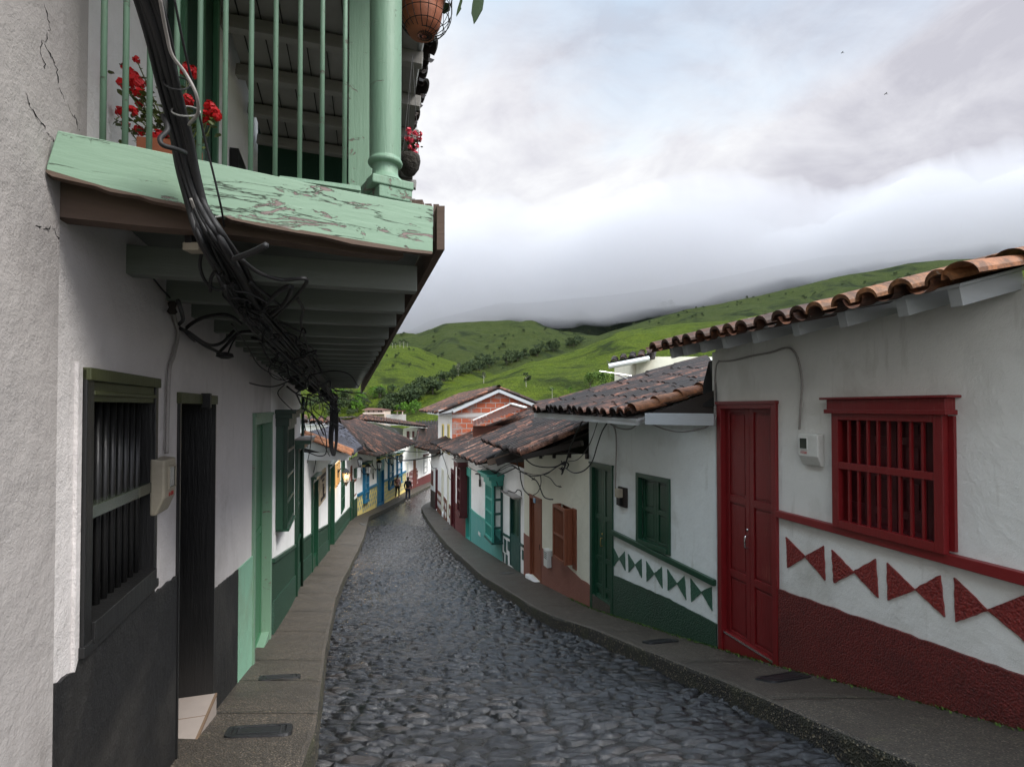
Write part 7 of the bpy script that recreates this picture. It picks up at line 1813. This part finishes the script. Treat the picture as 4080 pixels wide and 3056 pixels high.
# ================================================================== birds, antenna
def bird(c, x, y, Z, s_k, lab):
    p = U(c, x, y, Z); m = MB(); m.tube([p+Vector((-.5,0,.1))*s_k, p+Vector((-.2,0,.05))*s_k, p, p+Vector((.35,0,-.06))*s_k, p+Vector((.5,0,-.02))*s_k], [.02*s_k,.09*s_k,.11*s_k,.08*s_k,.02*s_k], 6)
    for s in (-1, 1):
        q = [p+Vector((-.12,s*.05,0))*s_k, p+Vector((-.30,s*.5,.22))*s_k, p+Vector((-.1,s*1.0,.12))*s_k, p+Vector((.12,s*.5,.12))*s_k, p+Vector((.15,s*.05,0))*s_k]; m.poly(q); m.poly([v+Vector((0,0,-.02))*s_k for v in q][::-1])
    m.poly([p+Vector((.4,-.08,0))*s_k, p+Vector((.85,-.16,-.1))*s_k, p+Vector((.85,.16,-.1))*s_k, p+Vector((.4,.08,0))*s_k])
    tag(m.build('flying_bird', 'bird_black'), lab, 'bird', 'birds in the sky')
bird('e4', 1427, 229, 160, .62, 'small dark bird gliding high in the sky, upper of the two')
bird('e4', 1615, 407, 150, .68, 'small dark bird gliding in the grey cloud, lower of the two')
an = thing('roof_antenna', 'thin white television antenna above the tiled roof of the green trimmed house', 'antenna', U('c7', 1660, 850, 9.6))
m = MB(); m.tube([U('c7',1458,780,9.4), U('c7',1645,808,9.6)], .010, 6); m.tube([U('c7',1545,793,9.5), U('c7',1665,848,9.8)], .012, 6); m.build('antenna_rod', 'antenna_metal', an)
m = MB(); m.tube([U('c7',1665,848,9.8), U('c7',1668,880,9.8)], .014, 6); m.build('antenna_mast', 'antenna_metal', an)
m = MB(); m.hexa([U('D', x, y, 11.9)+Vector((0,dy,0)) for y in (777,765) for x, dy in ((806,0),(817,0),(817,.05),(806,.05))]); tag(m.build('board_end', 'mint_paint'), 'pale mint board end sticking out at the far end of the balcony', 'board')

# ================================================================== valley: houses, trees, hedges
vh = thing('valley_house', 'two storey pinkish house with rusty roof far off in the valley', 'house', U('e5', 890, 160, 150))
Zv = 150; a, b = U('e5',790,160,Zv), U('e5',990,92,Zv)
m = MB(); m.box((a.x, Zv, a.z-3), (b.x, Zv+8, b.z)); m.build('wall', 'valley_plaster', vh)
m = MB(); ov = 2.2; ra_, rb_ = U('e5',772,88,Zv), U('e5',1000,88,Zv); m.poly([ra_+Vector((0,-1.5,0)), rb_+Vector((0,-1.5,0)), U('e5',965,70,Zv+4), U('e5',820,66,Zv+4)]); m.poly([U('e5',965,70,Zv+4), U('e5',820,66,Zv+4), ra_+Vector((0,10,0)), rb_+Vector((0,10,0))]); m.poly([ra_+Vector((0,-1.5,0)), U('e5',820,66,Zv+4), ra_+Vector((0,10,0))]); m.poly([rb_+Vector((0,-1.5,0)), rb_+Vector((0,10,0)), U('e5',965,70,Zv+4)]); m.build('roof', 'rusty_tin', vh)
for x in (830,880,935,960):
    a, b = U('e5',x-8,95,Zv-.1), U('e5',x+8,108,Zv-.1); m = MB(); m.box((a.x,a.y,b.z),(b.x,a.y+.05,a.z)); m.build('window', 'dark_void', vh)
m = MB(); a, b = U('e5',780,128,Zv-2), U('e5',1010,120,Zv-2); m.box((a.x,Zv-3,a.z),(b.x,Zv,b.z+.1)); m.build('balcony_slab', 'valley_plaster', vh)
vw = thing('valley_shed', 'low pale wall and open shed beside the far valley house', 'shed', U('e5', 1110, 165, 140)); m = MB(); a, b = U('e5',1010,165,140), U('e5',1210,132,140); m.box((a.x,140,a.z-2),(b.x,141,b.z)); m.build('wall', 'grey_stucco', vw)
m = MB()
for x in (1122,1175): a, b = U('e5',x,135,141), U('e5',x+7,98,141); m.box((a.x,141,a.z),(b.x,141.6,b.z))
m.build('post', 'valley_plaster', vw); m = MB(); a, b = U('e5',1112,100,141), U('e5',1185,93,141); m.box((a.x,139,a.z),(b.x,144,b.z)); m.build('roof', 'rusty_tin', vw)
def crown_mesh(m, c, rx, ry, rz, n, s_k, clumps=9, seed=0):
    rnd = random.Random(seed); cl = []
    for k in range(clumps):
        d = Vector((rnd.gauss(0,1), rnd.gauss(0,1), rnd.gauss(.15,.8))).normalized()*rnd.uniform(.35,.85); cl.append((Vector((d.x*rx, d.y*ry, d.z*rz)), rnd.uniform(.28,.5), rnd.random()))
    for k in range(n):
        cc_, rr_, tn = cl[rnd.randrange(clumps)]; d = Vector((rnd.gauss(0,1), rnd.gauss(0,1), rnd.gauss(0,1))).normalized()*rnd.random()**.4
        p = c+cc_+Vector((d.x*rx, d.y*ry, d.z*rz))*rr_; a = Vector((rnd.gauss(0,1), rnd.gauss(0,1), rnd.gauss(0,1))).normalized(); b = a.cross(Vector((rnd.gauss(0,1), rnd.gauss(0,1), rnd.gauss(0,1)))).normalized(); q = s_k*rnd.uniform(.6,1.3)
        m.tint = min(1, max(0, tn*.7+rnd.random()*.3)); m.poly([p-a*q, p+b*q*.45, p+a*q, p-b*q*.45])
protos = {}
def tree(kind, label, loc, h, group, shape=(.32,.32,.36), mat='crown_dark', name='tree', n=650, bark='bark', trunk=.45, seed=1, leafs=.05, clumps=9):
    key = (kind, seed)
    loc = Vector(loc)
    if key not in protos:
        root = bpy.data.objects.new(name, None); C.objects.link(root); m = MB()
        lean = random.uniform(-.04,.04); P = [Vector((0,0,-.08)), Vector((lean*.5,0,trunk*.5)), Vector((lean,0,trunk)), Vector((lean,0,trunk+.25))]; m.tube(crom(P, 3), [.022-.0016*i for i in range(10)], 6)
        for k in range(5): t = k*1.26; d = Vector((math.cos(t), math.sin(t), .9)); m.tube([P[2]+Vector((0,0,(k-2)*.04)), P[2]+Vector((0,0,(k-2)*.04))+d*shape[0]*.7], [.009,.003], 5)
        tr = m.build('trunk', bark, root, origin=(0,0,0)); tr.location = (0,0,0)
        m = MB(); crown_mesh(m, Vector((0,0,1-shape[2])), shape[0], shape[1], shape[2], n, leafs, clumps, seed*7+3); cr = m.build('crown', mat, root, origin=(0,0,0)); cr.location = (0,0,0)
        protos[key] = root; r = root
    else:
        src = protos[key]; r = src.copy(); C.objects.link(r)
        for ch in src.children: c_ = ch.copy(); C.objects.link(c_); c_.parent = r; c_.location = (0,0,0)
    r.location = loc; r.scale = (h,h,h); r.rotation_euler.z = random.uniform(0,6.28); tag(r, label, 'tree', group)
    return r
bpy.context.view_layer.update()
_dg = bpy.context.evaluated_depsgraph_get()
from mathutils.bvhtree import BVHTree
HILLS = []
for o in C.objects:
    if o.type == 'MESH' and (o.name.startswith('hill') or o.name.startswith('mountain') or o.name == 'ground'):
        HILLS.append((o, BVHTree.FromObject(o, _dg)))
def hit(x, y, c='D'):
    """where the sight line through a photo point meets the land, so a tree can stand there"""
    u, v = ray(c, x, y); d = Vector((u, 1, v)).normalized(); best = None
    for o, b in HILLS:
        r = b.ray_cast(-Vector(o.location), d)
        if r[0] is not None and (best is None or r[3] < best[1]): best = (r[0]+Vector(o.location), r[3])
    return best[0] if best else None
random.seed(31)
def plant(x, y, hpx, **kw):
    p = hit(x, y)
    if p is None: return
    return tree(loc=p-Vector((0,0,.2)), h=hpx*p.y/1200*1.05, **kw)
# single trees one can point to
plant(1137, 836, 30, kind='round', label='single round tree with a pale trunk standing alone on the bright green hillside', group=None, name='lone_tree', bark='pale_bark', trunk=.5, shape=(.36,.36,.33), seed=4, mat='crown_dark')
plant(1442, 672, 26, kind='big', label='large broad dark tree on the ridge just under the cloud', group=None, name='ridge_tree', shape=(.95,.6,.5), trunk=.3, n=1400, clumps=16, leafs=.06, seed=6)
plant(1420, 672, 15, kind='round', label='small dark tree left of the broad ridge tree', group=None, seed=9)
plant(1045, 828, 26, kind='bare', label='thin bare grey tree on the green hillside', group=None, name='bare_tree', mat='crown_grey', n=160, shape=(.22,.22,.35), seed=5, bark='pale_bark')
plant(990, 812, 30, kind='bare', label='pale thin tree in the hedge line at the foot of the bright hill', group=None, name='bare_tree', mat='crown_grey', n=160, shape=(.22,.22,.35), seed=5)
plant(1193, 862, 26, kind='palm', label='small palm tree with a pale trunk behind the brick gable', group=None, name='palm_tree', mat='crown_green', n=200, shape=(.30,.30,.16), seed=8, bark='pale_bark', trunk=.75)
plant(1232, 855, 20, kind='wisp', label='small wispy yellow green tree at the foot of the hill right of the palm', group=None, mat='crown_bright', n=200, shape=(.28,.28,.3), seed=10)
for i, (x, y, h) in enumerate(((1275,835,44),(1300,840,52),(1330,838,44),(1290,850,30),(1315,855,32))):
    plant(x, y+8, h, kind='bamboo', label='feathery light green bamboo clump left of the rear cream building', group='bamboo clumps left of the rear cream building', name='bamboo_clump', mat='crown_green', n=700, shape=(.34,.34,.46), seed=12, leafs=.045, trunk=.3, clumps=12)
for i, x in enumerate((855,864,872,880,848)):
    plant(x, 752-(i % 2)*2, 14+3*(i % 3), kind='sky', label='slim tree on the left hilltop against the cloud', group='slim trees on the left hilltop', mat='crown_dark', n=200, shape=(.3,.3,.3), seed=14, bark='pale_bark', trunk=.55)
# wooded gully between the two pastures, and the bushes below it
LINE = [(840,880),(860,868),(880,858),(900,846),(920,836),(940,828),(955,815),(975,808),(995,800),(1010,795),(1030,790),(1050,782),(1075,778),(1100,772),(1120,768),(1145,758),(1170,752),(1200,745),(1230,738),(1260,728),(1290,722)]
g_ = 'dark trees along the gully between the two pastures'
lx = [p[0] for p in LINE]; ly = [p[1] for p in LINE]
for k in range(125):
    x = 830+430*random.random()**1.25; y = float(np.interp(x, lx, ly))+random.uniform(-3, 9); h = random.uniform(15,32)*(1.3 if x < 960 else .9 if x < 1100 else .7)
    plant(x, y+h*.35, h, kind='gully', label='bushy dark tree in the line along the gully between the pastures', group=g_, mat='crown_dark', seed=random.choice([20,21,22]), n=420, shape=(.5,.5,.46), trunk=.25, leafs=.07)
g_ = 'bright green bushes below the left pasture'
for k in range(46):
    x = random.uniform(700,905); y = random.uniform(838,890); h = random.uniform(14,30)
    if y < 845 and x > 860: continue
    br = random.random() < .62
    plant(x, y+h*.3, h, kind='bushb' if br else 'bushd', label=('rounded bright green bush in the valley thicket' if br else 'dark green tree in the valley thicket'), group=(g_ if br else 'dark trees in the valley thicket'), name='bush' if br else 'tree', mat='crown_bright' if br else 'crown_dark', seed=random.choice([30,31,32]), n=480, shape=(.52,.52,.47), trunk=.15, leafs=.06)
for x, y, h in ((735,890,40),(752,885,34),(690,880,36),(668,885,30),(720,905,36),(760,900,26)):
    plant(x, y+4, h, kind='bigd', label='tall dark broad tree behind the dangling cable coil', group='tall dark trees behind the cable coil', mat='crown_dark', seed=33, n=700, shape=(.5,.5,.46), trunk=.2, leafs=.05)
g_ = 'scattered bushes on the left pasture'
for k in range(40):
    x = random.uniform(830,1150); y = random.uniform(715,800); h = random.uniform(5,11)
    plant(x, y, h, kind='far', label='small dark bush dotted over the far left slopes', group='small bushes dotted over the far slopes', name='bush', mat='crown_dark', seed=40, n=160, shape=(.6,.5,.45), trunk=.15, leafs=.10)
for k in range(60):
    x = random.uniform(1150,1980); y0 = float(np.interp(x, [1150,1400,1600,1800,1980],[725,690,655,625,590])); y = y0+random.uniform(-8,16); h = random.uniform(4,9)
    plant(x, y, h, kind='far', label='small dark bush dotted along the far right slopes', group='small bushes along the far right slopes', name='bush', seed=40)
# cloud on the mountain
cloudbody([(600,790),(760,745),(880,722),(950,708),(1060,692),(1150,690),(1300,684),(1450,660),(1600,624),(1700,600),(1850,572),(1980,555),(2150,528),(2500,480)], 960, 1500, [560,520,480,440,440,430,420,410,390,370,350,330,300,270], 1, .010, lumps=10)
